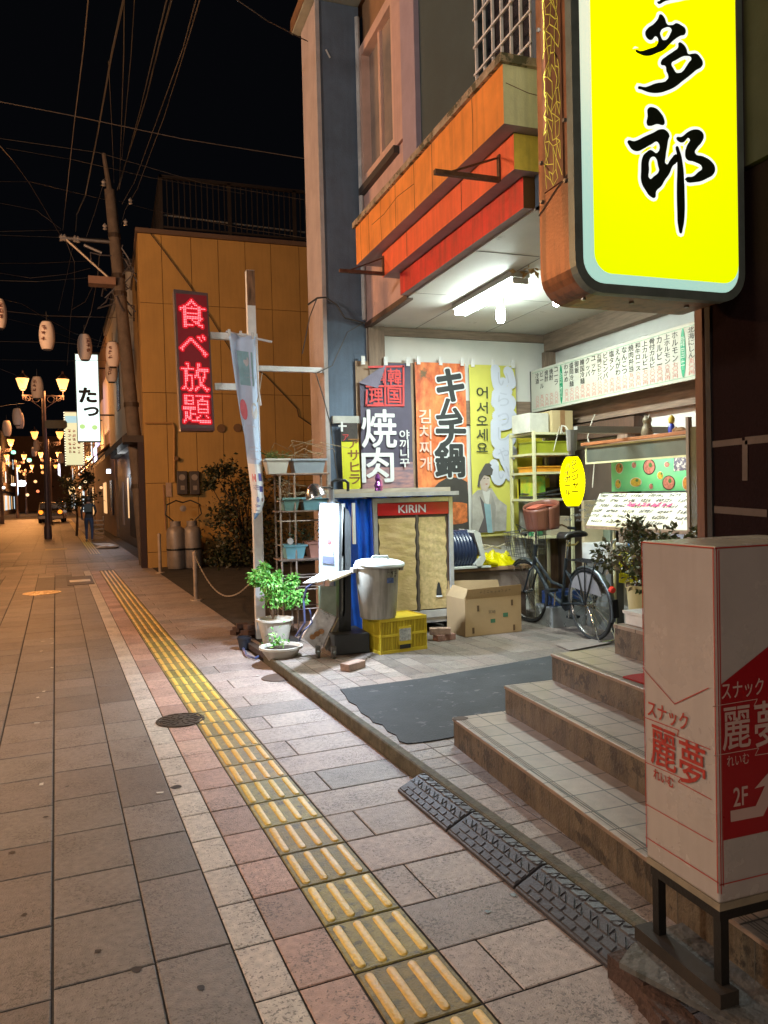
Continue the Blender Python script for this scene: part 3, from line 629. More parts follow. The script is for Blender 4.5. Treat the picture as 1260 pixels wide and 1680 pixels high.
# ================================================================== RED AND WHITE BOX SIGN
BX, BY0, BY1, BXR, BZ0, BZ1 = 1.556, 1.69, 2.00, 2.02, .385, 1.382
cw = M('cream_acrylic', (.43, .365, .325), .28, var=.16, vs=1.6, bump=.02, spec=.6, streak=.05)
rd = M('sign_red', (.30, .008, .012), .3, var=.08, bump=0); rdl = M('sign_red_line', (.36, .03, .02), .4, var=.05, bump=0)
sn = T('box_sign', 'cream box sign with red lettering on a black iron frame at the right edge', 'sign', (BX, BY0, BZ0))
B('box', (BX, BY0, BZ0), (BXR, BY1, BZ1), cw, sn, bevel=.006)
lt_ = MB(); e = -.0035; XL = BX-.0025; YF = BY0-.0025
for seg in ([(XL, BY0+.004, BZ0+.03), (XL, BY0+.004, BZ1-.006)], [(XL, BY1-.004, BZ0+.03), (XL, BY1-.004, BZ1-.006)], [(XL, BY0, BZ1-.005), (XL, BY1, BZ1-.005)], [(XL, BY0, BZ0+.06), (XL, BY1, BZ0+.06)]): lt_.strip(seg, .0035, (-1, 0, 0))
for seg in ([(BX+.004, YF, BZ0+.03), (BX+.004, YF, BZ1-.006)], [(BX+.012, YF, BZ0+.05), (BX+.012, YF, BZ1-.012)], [(BX, YF, BZ1-.005), (BXR, YF, BZ1-.005)], [(BX, YF, BZ0+.055), (BXR, YF, BZ0+.055)]): lt_.strip(seg, .0035, (0, -1, 0))
L_ = lambda x, y: px(x, y, XL); K_ = lambda x, y: py(x, y, YF)
def q6(a, b): return (1050+a/4.943, 1060+b/4.943)
for pl in (((20, 175), (280, 470), (555, 340)), ((30, 575), (312, 682), (300, 730), (568, 838)), ((45, 942), (335, 1070), (310, 1100), (578, 1245)), ((50, 1283), (590, 1588))):
    lt_.strip([L_(*q6(*p)) for p in pl], .0028, (-1, 0, 0))
lt_.build('red_lines', rdl, sn)
rp = MB(); P = [K_(*q6(*p)) for p in ((580, 320), (1038, -25))]
zA = P[0].z; sl = (P[1].z-P[0].z)/(P[1].x-P[0].x); zb = K_(*q6(620, 1590)).z
rp.quad(V((BX+.014, YF, zb)), V((BXR-.01, YF, zb)), V((BXR-.01, YF, zA+sl*(BXR-.01-P[0].x))), V((BX+.014, YF, zA))); rp.build('red_panel', rd, sn)
cl = M('sign_cream_letters', (.50, .33, .28), .4, var=.05, bump=0)
tm = MB(); YV = V((0, -1, 0))
def onL(body, a, b, w, h, off=0): c = L_(*q6(a, b)); put(tm, body, c, (0, -1, 0), (0, 0, 1), w, h, off, .0012)
onL('スナック', 222, 560, .178, .052, .012); onL('麗', 190, 830, .112, .122, .01); onL('夢', 425, 960, .105, .130, .01); onL('れいむ', 192, 1070, .09, .032, .02)
tm.build('red_lettering', rdl, sn)
tm = MB()
def onK(body, a, b, w, h, off=0): c = K_(*q6(a, b)); put(tm, body, c, (1, 0, 0), (0, 0, 1), w, h, off, .0016)
onK('スナック', 830, 345, .148, .048, .01); onK('麗', 780, 660, .098, .118, .008); onK('夢', 1050, 620, .11, .128, .01); onK('れいむ', 792, 920, .078, .03); onK('2F', 812, 1215, .05, .052, .01)
K2 = lambda a, b: K_(*q6(a, b))+V((0, -.0016, 0))
tm.quad(*[K2(a, b) for a, b in ((733, 1425), (995, 1375), (1100, 1165), (1160, 1150), (1150, 1000), (1060, 1000), (925, 1155), (1010, 1130), (935, 1295), (730, 1335))][::1])
tm.build('cream_lettering', cl, sn)
for c, a in ((1, (K2(590, 490), K2(925, 425))),): pass
ll = MB(); 
for seg in (((588, 488), (948, 428), (920, 485), (1150, 450)), ((600, 888), (960, 825), (930, 885), (1150, 850))): ll.strip([K2(*p) for p in seg], .002, (0, -1, 0))
ll.build('thin_lines', cl, sn)
blk = M('black_iron', (.022, .020, .018), .5, metal=.4, var=.4)
MB().box((BX+.0, BY0, BZ0-.022), (BXR, BY1, BZ0-.001)).build('base_tray', M('tray_cream', (.30, .24, .16), .6, var=.4), sn)
B('frame_rail', (BX+.008, BY0+.008, BZ0-.055), (BXR-.01, BY1-.008, BZ0-.0225), blk, sn)
for x in (BX+.012, BXR-.04):
    for y in (BY0+.010, BY1-.038): B('leg', (x, y, .145), (x+.028, y+.028, BZ0-.0555), blk, sn)
B('ground_bar', (BX-.02, BY0-.02, .103), (BX+.045, BY1+.04, .144), M('rotten_board', (.035, .025, .017), .8, var=.4), sn); B('ground_bar', (BXR-.06, BY0-.02, .103), (BXR, BY1+.04, .144), M('rotten_board', (.035, .025, .017), .8), sn)
# ================================================================== LED SIGN AND WHITE POST
wpost = M('chipped_white_paint', (.78, .80, .82), .5, metal=.1, var=.15, vs=8, bump=.2, patch=((.14, .07, .04), 9, .68))
px0, py0 = 1.47, 8.34
wp = T('white_post', 'tall rusting white steel post carrying the red dot sign and the blue flag', 'post', (px0, py0, 0))
B('column', (px0-.045, py0-.045, 0), (px0+.045, py0+.045, 3.98), wpost, wp, bevel=.004); B('flange', (px0+.0451, py0-.05, 0), (px0+.055, py0+.05, 3.3), wpost, wp)
MB().box((px0-.044, py0-.0485, 3.6), (px0+.044, py0-.0455, 3.975)).build('rust_cap', M('rust_run', (.30, .17, .09), .7, var=.7, vs=4, stretch=(6, 6, 1), bump=.2), wp)
def armz(y): return py(400, y, py0).z
z1, z2, z3 = armz(551), armz(633), py(470, 607, py0).z
B('arm', (1.03, py0-.03, z1-.05), (px0-.056, py0+.03, z1+.02), wpost, wp); B('arm', (1.06, py0-.03, z2-.05), (px0-.056, py0+.03, z2+.02), wpost, wp); B('arm', (px0+.068, py0-.03, z3-.02), (2.26, py0+.03, z3+.035), wpost, wp)
led = T('dot_matrix_sign', 'red glowing dot matrix sign with four characters on the white post', 'sign', (.8, py0-.05, 2.2))
LY = py0-.12
tl, tr, br_, bl = py(285, 474, LY), py(341, 481, LY), py(352, 702, LY), py(296, 703, LY)
dk = M('led_case', (.10, .06, .06), .5, var=.3)
D = V((0, .2, 0)); MB().prism([tl, tr, br_, bl], D).build('case', dk, led)
uu = (tr-tl+br_-bl)*.5; vv = (tl-bl+tr-br_)*.5; cc = (tl+tr+br_+bl)/4; nu = uu.normalized(); nv = vv.normalized(); W_, H_ = uu.length, vv.length
yo = V((0, -.003, 0))
pnl = M('led_panel', (.05, .004, .008), .35, var=.2, emit=(1, 0.0, .03), es=.10)  # red glow of the dots put into the panel as faint emission
q = lambda a, b: cc+nu*W_*a+nv*H_*b
MB().quad(q(-.44, -.475)+yo, q(.45, -.475)+yo, q(.45, .475)+yo, q(-.44, .475)+yo).build('panel', pnl, led)
dots = MB(); glow = MB()
def inside(vs, fs, x, y):
    for f in fs:
        P = [vs[i] for i in f]; c = False; n = len(P)
        for i in range(n):
            a, b = P[i], P[i-1]
            if (a.y > y) != (b.y > y) and x < (b.x-a.x)*(y-a.y)/(b.y-a.y)+a.x: c = not c
        if c: return True
    return False
for ci, ch in enumerate('食べ放題'):
    vs, fs = glyphs(ch, .0); x0, x1 = min(p.x for p in vs), max(p.x for p in vs); y0, y1 = min(p.y for p in vs), max(p.y for p in vs)
    if ch == 'べ': y0 -= .12; y1 += .1
    G = 17; dots = MB(); glow = MB()
    for r in range(G):
        for c in range(G):
            X = x0+(x1-x0)*(c+.5)/G; Y = y0+(y1-y0)*(r+.5)/G
            if inside(vs, fs, X, Y):
                ctr = q(-.40+.80*(c+.5)/G, .455-(ci+1)*.2325+(.205)*(r+.5)/G+.012)+yo*1.8
                e = .0068; glow.quad(*[ctr-yo*(.4-.02*((r*7+c*3)%13))+nu*.025*math.cos(t)+nv*.025*math.sin(t) for t in [k_*math.pi/5 for k_ in range(10)]])
                dots.quad(*[ctr+nu*e*math.cos(t)+nv*e*math.sin(t) for t in (0, 1.05, 2.09, 3.14, 4.19, 5.24)])
    glow.build('dot_glow', ME('led_halo', (1, .0, .02), .62, (.1, .0, .0)), led); dots.build('lit_character', ME('led_dot', (1, .16, .20), LED), led)  # glow round the dots drawn as dim emissive discs
dots = None
MB().box((q(-.5, -.5).x, LY-.015, q(-.5, -.5).z-.03), (q(.5, -.5).x, LY+.2, q(-.5, -.5).z-.002)).build('drip_tray', M('tray_dark', (.08, .03, .03), .3), led)
# ------------------------------------------------------------------ flag on the post
FL = [(375, 546, 419), (381, 590, 420.5), (388, 640, 422.5), (394, 680, 424), (401, 715, 426), (405, 750, 429), (410, 790, 432), (414, 820, 433.5), (416, 838, 429), (417, 852, 418.5)]
fy = py0-.30
def flagpt(u, v):
    t = v*(len(FL)-1); i = min(int(t), len(FL)-2); f = t-i; a, b = FL[i], FL[i+1]
    L, y, Rr = a[0]+(b[0]-a[0])*f, a[1]+(b[1]-a[1])*f, a[2]+(b[2]-a[2])*f
    return py(L+(Rr-L)*u, y+6*u*(1-v), fy+.06*math.sin(u*5+v*3)+.04*math.sin(v*9))
fl = T('hanging_flag', 'narrow pale blue advertising flag hanging limp from the white post', 'flag', (1.3, fy, 2.0))
fbl = M('flag_blue', (.56, .70, .95), .7, var=.15, vs=3, bump=.05); fwh = M('flag_white', (.86, .88, .95), .7, var=.1); ftip = M('flag_tip', (.16, .32, .62), .7, var=.1)
m_ = MB(); m_.grid(flagpt, 8, 36); o = m_.build('cloth', [fbl, fwh, ftip], fl, smooth=True, solid=.003)
for i, p in enumerate(o.data.polygons): r = i//8; p.material_index = 2 if r > 32 else (1 if r > 20 else 0)
def fp(name, u0, u1, v0, v1, mat, shape='box', n=(0, -1, 0)):
    m_ = MB(); yo = V((0, -.006, 0))
    if shape == 'box': m_.grid(lambda a, b: flagpt(u0+(u1-u0)*a, v0+(v1-v0)*b)+yo, 3, 3)
    elif shape == 'round': m_.quad(*[flagpt((u0+u1)/2+(u1-u0)/2*math.cos(t), (v0+v1)/2+(v1-v0)/2*math.sin(t))+yo*1.3 for t in [i*math.pi/6 for i in range(12)]])
    m_.build(name, mat, fl)
fp('printed_emblem', .22, .85, .07, .2, M('emblem_teal', (.28, .50, .60), .7)); fp('printed_emblem', .45, .68, .09, .13, M('emblem_white', (.6, .6, .65), .7), 'round')
fp('printed_red_mark', .04, .42, .26, .36, M('print_red', (.78, .20, .26), .7), 'round'); fp('printed_white_mark', .62, .95, .27, .35, M('emblem_white', (.6, .6, .65), .7), 'round')
rr_ = random.Random(5); m_ = MB()
for v in (.155, .17, .39, .50, .52, .56):
    for i in range(7): u = .3+i*.08; scrawl(m_, flagpt(u, v)+V((0, -.004, 0)), (1, 0, 0), (0, 0, 1), .018, .018, rr_, .004, 4)
m_.build('faint_writing', M('print_pale', (.55, .5, .6), .7), fl)
pr = M('print_red', (.78, .20, .26), .7); pb = M('print_navy', (.12, .12, .38), .7)
fp('printed_flag', .18, .26, .63, .665, pr); fp('printed_flag', .40, .48, .63, .665, pr); fp('printed_flag_leaf', .29, .37, .638, .658, pr, 'round')
fp('printed_square', .68, .9, .625, .66, pb); fp('printed_square', .68, .92, .69, .725, pb); fp('printed_crest', .35, .6, .755, .80, M('print_lilac', (.35, .4, .7), .7), 'round'); fp('printed_crest', .75, .92, .76, .79, M('print_brown', (.4, .3, .3), .7), 'round')
m_ = MB()
for v in (.69, .70, .71, .83, .845, .885):
    for i in range(8): scrawl(m_, flagpt(.25+i*.06, v)+V((0, -.004, 0)), (1, 0, 0), (0, 0, 1), .014, .014, rr_, .004, 4)
m_.build('small_print', pb, fl)
MB().tube([at(371, 544, 8.05), at(400, 551, 8.0), at(446, 561, 7.95)], .012, 6).build('crossbar', M('white_plastic', (.7, .7, .72), .4), fl)
for u in (.02, .45, .9): a = flagpt(u, 0); MB().box((a.x-.012, a.y-.012, a.z-.03), (a.x+.012, a.y+.012, a.z+.035)).build('loop', M('white_plastic', (.7, .7, .72), .4), fl)
MB().tube([at(421, 566, 7.95), at(424, 640, 7.95), at(428, 665, 7.95)], .011, 6).build('flag_pole', M('white_plastic', (.7, .7, .72), .4), fl)
MB().tube([at(430, 612, 8.0), at(426, 640, 7.95), at(422, 660, 7.95)], .005, 5).build('string', M('string', (.5, .45, .38), .8), fl)
# ================================================================== BANNERS ON THE BACK WALL
BYW = YB-.075
def banner(x0, x1, y0, y1, label, mats, split=None, name='banner', dy=0):
    a, b = py(x0, y0, BYW+dy), py(x1, y1, BYW+dy)
    root = T(name, label, 'banner', (a.x, BYW+dy, b.z))
    X0, X1, Z1, Z0 = a.x, b.x, a.z, b.z; ph = R_.uniform(0, 6)
    def f(u, v): return V((X0+(X1-X0)*u, BYW+dy-.012-.008*math.sin(u*7+ph+v*3)-.006*math.sin(v*11+ph), Z1+(Z0-Z1)*v))
    m_ = MB(); m_.grid(f, 12, 24); o = m_.build('cloth', mats, root, smooth=True)
    if split:
        for i, p in enumerate(o.data.polygons): p.material_index = split((i % 12+.5)/12, (i//12+.5)/24)
    tabs = MB()
    for x in (X0+.04, (X0+X1)/2, X1-.04): tabs.box((x-.022, BYW+dy-.032, Z1-.03), (x+.022, BYW+dy-.024, Z1+.065))
    tabs.build('hanging_tab', M('white_tab', (.72, .72, .70), .6), root)
    return root, (X0, X1, Z0, Z1), BYW+dy-.03
navy = M('banner_navy', (.085, .075, .115), .75, var=.2, vs=4, bump=.05); navy2 = M('banner_meat', (.42, .22, .20), .7, var=.5, vs=6, stretch=(1, 1, 4), col2=(.16, .12, .16))
kim = M('banner_kimchi', (.80, .27, .09), .7, var=.4, vs=5, bump=.05, col2=(.42, .07, .02), patch=((.14, .09, .04), 4.6, .60), stretch=(1.6, 1, .8))
yb_ = M('banner_yellow', (.56, .54, .10), .7, var=.08, vs=3, bump=.05); pot_ = M('print_pot', (.05, .045, .04), .6, var=.3)
wh = M('print_white', (.66, .68, .68), .65, var=.08, bump=0); bk_ = M('print_black', (.025, .028, .028), .65, var=.1, bump=0); prd = M('print_scarlet', (.60, .06, .06), .7, var=.1, bump=0)
# first banner and the board behind it
bd = T('backing_board', 'brown hardboard sheet behind the navy banner', 'board', tuple(py(588, 800, BYW+.02)))
a, b = py(583, 592, BYW+.03), py(684, 800, BYW+.03)
MB().box((a.x, BYW+.035, .9), (b.x, BYW+.05, a.z)).build('sheet', M('hardboard', (.33, .22, .14), .7, var=.2), bd)
r1, (X0, X1, Z0, Z1), yy = banner(589, 678, 594, 800, 'navy banner with white brush characters and a red square seal, its top corner folded down', [navy, navy2], lambda u, v: 1 if v > .86-.06*u else 0)
# folded corner: cut the cloth's corner away and fold a flap
o = [c for c in r1.children if c.name.startswith('cloth')][0]
import bmesh
bm = bmesh.new(); bm.from_mesh(o.data); og = ORG[r1.name]
cut0, cut1 = py(639, 594, BYW)-og, py(586, 630, BYW)-og
pn = (cut1-cut0).cross(V((0, 1, 0))).normalized()
res = bmesh.ops.bisect_plane(bm, geom=bm.verts[:]+bm.edges[:]+bm.faces[:], plane_co=cut0, plane_no=pn if pn.x < 0 else -pn, clear_outer=True); bm.to_mesh(o.data); bm.free()
MB().prism([py(634, 596, yy+.004), py(588, 628, yy+.004), py(620, 637, yy-.01)], (0, -.004, 0)).build('folded_flap', M('banner_back', (.20, .18, .25), .8, var=.2), r1)
P = lambda x, y: py(x, y, yy-.001)
sq = MB()
for seg in (((605, 602), (662, 601)), ((662, 601), (662, 665)), ((662, 665), (601, 665)), ((601, 665), (602, 640)), ((601, 634), (662, 633)), ((632, 602), (632, 664))): sq.strip([P(*p) for p in seg], .022, (0, -1, 0))
for ch, x, y in (('韓', 647, 618), ('国', 647, 649), ('理', 617, 650)): put(sq, ch, P(x, y), UX, UZ, .16, .175, .02, .001)
put(sq, '料', P(625, 620), UX, UZ, .09, .12, .02, .001)
sq.build('red_seal', prd, r1)
t = MB(); put(t, '焼', P(622, 703), UX, UZ, .41, .42, .016, .002); put(t, '肉', P(620, 763), UX, UZ, .37, .38, .018, .002); t.build('white_lettering', wh, r1)
t = MB(); put(t, '야\n끼\n니\n꾸', P(664, 736), UX, UZ, .12, .42, .02, .002); t.build('small_lettering', wh, r1)
# second
r2, (X0, X1, Z0, Z1), yy = banner(680, 768, 594, 880, 'orange banner with fat black characters outlined in white', [kim, pot_], None, dy=-.01)
P = lambda x, y, d=.001: py(x, y, yy-d)
put_ = lambda t, s, x, y, w, h, off, d: put(t, s, P(x, y, d), UX, UZ, w, h, off, .001)
CH = (('キ', 739, 632, .33, .36), ('ム', 737, 672, .32, .24), ('チ', 740, 710, .36, .31), ('鍋', 738, 755, .36, .38))
t = MB(); [put_(t, c, x, y, w, h, .085, .002) for c, x, y, w, h in CH]; t.build('lettering_outline', wh, r2)
t = MB(); [put_(t, c, x, y, w, h, .040, .005) for c, x, y, w, h in CH]; t.build('black_lettering', bk_, r2)
t = MB(); [put_(t, c, x, y, .145, .155, .015, .003) for c, x, y in (('김', 697, 683), ('치', 698, 709), ('찌', 698, 735), ('개', 699, 761))]; t.build('side_lettering', M('print_peach', (.75, .52, .42), .7), r2)
pot = MB(); c = P(745, 870, .002)
pot.quad(*[c+V((.42*math.cos(t_), 0, .62*math.sin(t_)*(1 if math.sin(t_) > 0 else 1.0))) if abs(c.x+.42*math.cos(t_)-(X0+X1)/2) < (X1-X0)/2+.02 else V((X0 if math.cos(t_) < 0 else X1, c.y, c.z+.5*math.sin(t_))) for t_ in [i*math.pi/14 for i in range(15)]]); pot.build('printed_pot', pot_, r2)
pot = MB(); c = P(745, 842, .004); pot.quad(*[V((min(max(c.x+.33*math.cos(t_), X0+.02), X1-.02), c.y, c.z+.13*math.sin(t_))) for t_ in [i*math.pi/10 for i in range(20)]]); pot.build('printed_stew', M('print_stew', (.65, .18, .05), .6, var=.6, vs=16), r2)
# third
r3, (X0, X1, Z0, Z1), yy = banner(769, 850, 598, 876, 'yellow banner with Korean letters, pale puffy characters and a woman in a robe', [yb_], None)
t = MB(); [put_(t, c, x, y, .145, .135 if c in '서세어' else .105, .014, .003) for c, x, y in (('어', 791, 644), ('서', 791, 669), ('오', 791, 690), ('세', 791, 713), ('요', 791, 734))]; t.build('korean_lettering', M('print_dark_green', (.05, .06, .025), .7), r3)
t = MB()
for i, ch in enumerate('いらっしゃい'):
    x, y = (826, 632+27*i) if i < 5 else (824, 770)
    put_(t, ch, x+(2 if ch in 'っゃ' else 0), (622, 655, 688, 712, 745, 775)[i], .24, (.24, .25, .17, .27, .22, .22)[i], .17, .002)
t.build('puffy_characters', M('print_lilac_white', (.52, .56, .66), .7, var=.05), r3)
t = MB(); [put_(t, ch, 826, (622, 655, 688, 712, 745, 775)[i], .15, .16, .0, .005) for i, ch in enumerate('いらっしゃい')]; t.build('character_core', M('print_lilac_core', (.46, .50, .60), .7), r3)
def shp(name, pts, mat, d=.004): MB().quad(*[P(760+a/5.6, 590+b/5.6, d) for a, b in pts][::-1]).build(name, mat, r3)
shp('printed_robe', ((130, 1200), (260, 1180), (320, 1280), (400, 1340), (395, 1570), (120, 1590), (80, 1560), (80, 1250)), M('print_robe', (.42, .40, .36), .7, var=.3, vs=8), .003)
shp('printed_sleeve', ((150, 1250), (200, 1330), (250, 1590), (135, 1590), (190, 1450)), M('print_dark_robe', (.10, .085, .09), .7))
shp('printed_sash', ((190, 1320), (250, 1330), (270, 1590), (225, 1590)), M('print_sash', (.25, .40, .46), .7), .0045)
shp('printed_face', ((150, 1110), (190, 1060), (245, 1080), (245, 1150), (210, 1210), (165, 1190)), M('print_face', (.50, .42, .36), .7), .0046)
shp('printed_bun', ((185, 985), (205, 955), (240, 950), (262, 970), (240, 1000)), M('print_hair', (.09, .085, .08), .7), .0055)
shp('printed_eye', ((185, 1092), (200, 1086), (203, 1092), (188, 1098)), M('print_hair', (.09, .085, .08), .7), .006); shp('printed_eye', ((218, 1090), (234, 1090), (234, 1096), (219, 1096)), M('print_hair', (.09, .085, .08), .7), .006); shp('printed_mouth', ((200, 1142), (215, 1138), (228, 1142), (214, 1150)), M('print_lips', (.40, .12, .10), .7), .006)
shp('printed_sleeve', ((262, 1230), (300, 1350), (290, 1580), (275, 1590), (255, 1330)), M('print_fold', (.30, .29, .27), .7), .0047); shp('printed_collar', ((175, 1200), (215, 1215), (250, 1195), (235, 1330), (205, 1320)), M('print_collar', (.55, .55, .52), .7), .0048)
shp('printed_hair', ((130, 1160), (145, 1060), (185, 985), (240, 970), (275, 1010), (265, 1060), (190, 1065), (155, 1120), (150, 1180)), M('print_hair', (.09, .085, .08), .7), .005)
B('lower_rod', (X0, yy-.01, Z0-.01), (X1, yy+.01, Z0+.012), M('yellow_rod', (.5, .45, .15), .6), r3)
# dark and yellow banner on the pier
r4 = T('beer_flag', 'narrow dark and yellow flag with brown vertical characters hanging on the slate pier', 'banner', tuple(py(570, 800, YB-.1)))
P4 = lambda x, y, d=0: py(x, y, YB-.09-d)
MB().prism([P4(558, 694), P4(586, 694), P4(587, 725), P4(560, 725)], (0, .006, 0)).build('dark_top', M('print_dark_top', (.05, .04, .035), .7, var=.5, vs=15), r4)
MB().prism([P4(560, 724), P4(588, 724), P4(592, 800), P4(567, 815), P4(563, 800)], (0, .005, 0)).build('yellow_cloth', M('flag_yellow', (.62, .62, .02), .65, var=.1), r4)
t = MB(); put(t, 'ア\nサ\nヒ\nラ', P4(581, 757, .003), UX, UZ, .14, .50, .02, .002); t.build('brown_lettering', M('print_brown2', (.22, .10, .02), .7), r4)
t = MB(); put(t, 'ア', P4(567, 718, .003), UX, UZ, .07, .07, 0, .002); t.build('red_mark', prd, r4)
MB().strip([P4(556, 699, .004), P4(568, 699, .004)], .018, (0, -1, 0)).strip([P4(561, 693, .006), P4(561, 707, .006)], .024, (0, -1, 0)).build('clip', wh, r4)
# ================================================================== MENU BOARD ON THE RIGHT
MX = 4.84
mb_ = T('menu_board', 'long white menu board with columns of black dish names, red prices and two green plaques', 'menu board', (MX, 5.4, 2.5))
a, b = px(871, 608, MX), px(874, 690, MX); c, d = V((MX, 4.9, a.z-.0)), None
zt, zb_ = 2.985, 2.485
B('board', (MX, 4.75, zb_), (MX+.03, a.y, zt), M('menu_cream', (.50, .51, .43), .6, var=.07, bump=.03), mb_)
B('end_cap', (MX-.004, a.y+.001, zb_), (MX+.06, a.y+.02, zt), M('black_strip2', (.05, .045, .04), .6), mb_)
ln = MB(); 
for z in (zt-.03, zb_+.03): ln.strip([(MX-.002, 4.75, z), (MX-.002, a.y-.03, z)], .006, (-1, 0, 0))
ln.build('border_line', M('pale_green_line', (.25, .45, .30), .6), mb_)
names = ['ホ\nル\nモ\nン', '上\nホ\nル\nモ\nン', 'カ\nル\nビ\nー', '骨\n付\nカ\nル\nビ', '上\nカ\nル\nビ\nー', '和\n牛\nロ\nー\nス', '焼\n肉\n弁\n当', 'な\nん\nこ\nつ', 'え\nん\nが\nわ', '塩\nタ\nン', 'ビ\nビ\nン\nバ', '石\n焼\nビ\nビ\nン\nバ', 'ユ\nッ\nケ', 'ク\nッ\nパ', '韓\n国\n冷\n麺', '御\n飯', '盛\n岡\n冷\n麺', 'わ\nか\nめ']
prices = ['五\n〇\n〇\n円', '六\n五\n〇\n円', '七\n〇\n〇\n円', '八\n〇\n〇\n円']
mzt = zt-.04
ink_, red_ = M('menu_ink_grey', (.045, .045, .045), .6), M('menu_price_ink', (.62, .24, .20), .6)
def colat(nm_, s, y, h, z1, mt, w=.080): t = MB(); put(t, s, (MX, y, z1-h/2), (0, -1, 0), (0, 0, 1), w, h, .008, .003); t.build(nm_, mt, mb_)
yq = 5.50; ys_ = []
while yq < a.y-.1: ys_.append(yq); yq += .104
gi = (1, len(ys_)-6)
for i, y in enumerate(ys_):
    if i in gi: continue
    if i > gi[1]: nm = R_.choice(('ビ\nー\nル', '焼\n酎', 'コ\nー\nラ', '冷\n酒'))
    elif i == 0: nm = '北\n海\nに\nし\nん'
    else: nm = names[(i-2) % len(names)]
    colat('dish_name', nm, y, min(.27, .066*(nm.count('\n')+1)), mzt, ink_); colat('price', prices[(i*3) % 4], y, .145, zb_+.185, red_, .072)
for gi_, s in ((gi[0], '韓\n国\n牛'), (gi[1], '飲\n物')):
    y = ys_[gi_]; pl = MB(); pl.quad(*[V((MX-.004, y-.034*math.cos(t), (zt+zb_)/2+.22*math.sin(t))) for t in [i*math.pi/10 for i in range(20)]]); pl.build('green_plaque', M('plaque_green', (.01, .34, .16), .5), mb_)
    t = MB(); put(t, s, (MX-.005, y, (zt+zb_)/2), (0, -1, 0), (0, 0, 1), .05, .30, .0, .002); t.build('plaque_lettering', M('plaque_pale', (.45, .65, .50), .6), mb_)
# ================================================================== LAMPS OF THE ALCOVE
fxt = M('fixture_white', (.6, .6, .56), .5, var=.15)
tubeM = ME('tube_light', (.86, 1, .93), TUBE); bulbM = ME('bulb_light', (.80, 1, .92), BULB)
fl_ = T('strip_light', 'bright fluorescent strip light under the alcove ceiling', 'lamp', (3.38, 6.5, ZC))
B('fixture', (3.29, 5.9, ZC-.055), (3.47, 7.12, ZC-.004), fxt, fl_)
MB().cyl((3.335, 5.93, ZC-.095), (3.335, 7.10, ZC-.095), .019, n=8).cyl((3.425, 5.93, ZC-.095), (3.425, 7.10, ZC-.095), .019, n=8).build('tube', tubeM, fl_)
B('end_holder', (3.31, 7.10, ZC-.11), (3.45, 7.13, ZC-.061), fxt, fl_); B('end_holder', (3.31, 5.89, ZC-.11), (3.45, 5.925, ZC-.061), fxt, fl_)
l = bpy.data.lights.new('strip_light_light', 'AREA'); l.shape = 'RECTANGLE'; l.size = .14; l.size_y = 1.1; l.energy = 110; l.color = (.88, 1, .95)
lo = bpy.data.objects.new('strip_light_glow', l); COL.objects.link(lo); lo.location = (3.38, 6.5, ZC-.13); lo.parent = fl_; lo.matrix_parent_inverse = Matrix.Translation(-V((3.38, 6.5, ZC)))
# crumbling plaster / dried leaves hanging by the lamp
lv = T('dried_bouquet', 'dried ochre cloth flower pinned to the ceiling beside the strip light', 'decoration', (3.42, 5.75, ZC))
m_ = MB(); rr = random.Random(4)
leaves(m_, 16, lambda r: (V((3.38+r.gauss(0, .03), 5.74+r.gauss(0, .07), ZC-.03+r.gauss(0, .01))), (0, -.3, -.5)), .07, rr); m_.build('petals', M('dried_ochre', (.60, .40, .18), .8, var=.4), lv)
bu = T('light_bulb', 'bare glowing spiral bulb hanging from a ceiling socket', 'lamp', (3.62, 6.72, ZC))
MB().cyl((3.62, 6.72, ZC-.004), (3.62, 6.72, ZC-.10), .045, .03, 12).build('socket', fxt, bu)
MB().lathe((3.62, 6.72, ZC), [(0, -.26), (.025, -.255), (.042, -.22), (.045, -.17), (.035, -.12), (.024, -.10)], 14).build('bulb', bulbM, bu, smooth=True)
b3 = T('small_lamp', 'tiny bright lamp peeping out beside the bottom corner of the yellow sign', 'lamp', tuple(at(913, 497, 7.0)))
MB().lathe(at(913, 497, 7.0), [(0, -.04), (.032, -.02), (.036, .01), (.02, .035), (.02, .1)], 10).build('bulb', ME('small_bulb_light', (.9, 1, .9), 30), b3)
# ================================================================== FRIDGE
FY, FX0, FX1, FZ0, FZ1 = 7.42, 2.49, 3.375, AZ, 1.50
alu = M('fridge_alu', (.60, .60, .57), .35, metal=.5, var=.2); fbody = M('fridge_brown', (.13, .075, .055), .5, var=.3)
fg = T('drinks_fridge', 'old glass door drinks fridge papered over in gold brown with a red header', 'fridge', (FX0, FY, FZ0))
B('body', (FX0, FY+.012, FZ0+.16), (FX1, FY+.60, FZ1), fbody, fg)
m_ = MB()
for lo_, hi_ in (((FX0, FY-.02, FZ0+.16), (FX0+.045, FY+.01, FZ1)), ((FX1-.045, FY-.02, FZ0+.16), (FX1, FY+.01, FZ1)), ((FX0+.045, FY-.02, FZ1-.05), (FX1-.045, FY+.01, FZ1)), ((FX0+.045, FY-.02, FZ0+.16), (FX1-.045, FY+.01, FZ0+.235))): m_.box(lo_, hi_)
m_.build('door_frame', alu, fg, bevel=.003)
B('header', (FX0+.05, FY-.022, FZ1-.18), (FX1-.05, FY+.005, FZ1-.055), M('header_red', (.50, .02, .02), .35, var=.15, bump=0), fg)
t = MB(); put(t, 'KIRIN', ((FX0+FX1)/2-.02, FY-.024, FZ1-.117), UX, UZ, .30, .078, .018, .003); t.build('header_lettering', wh, fg)
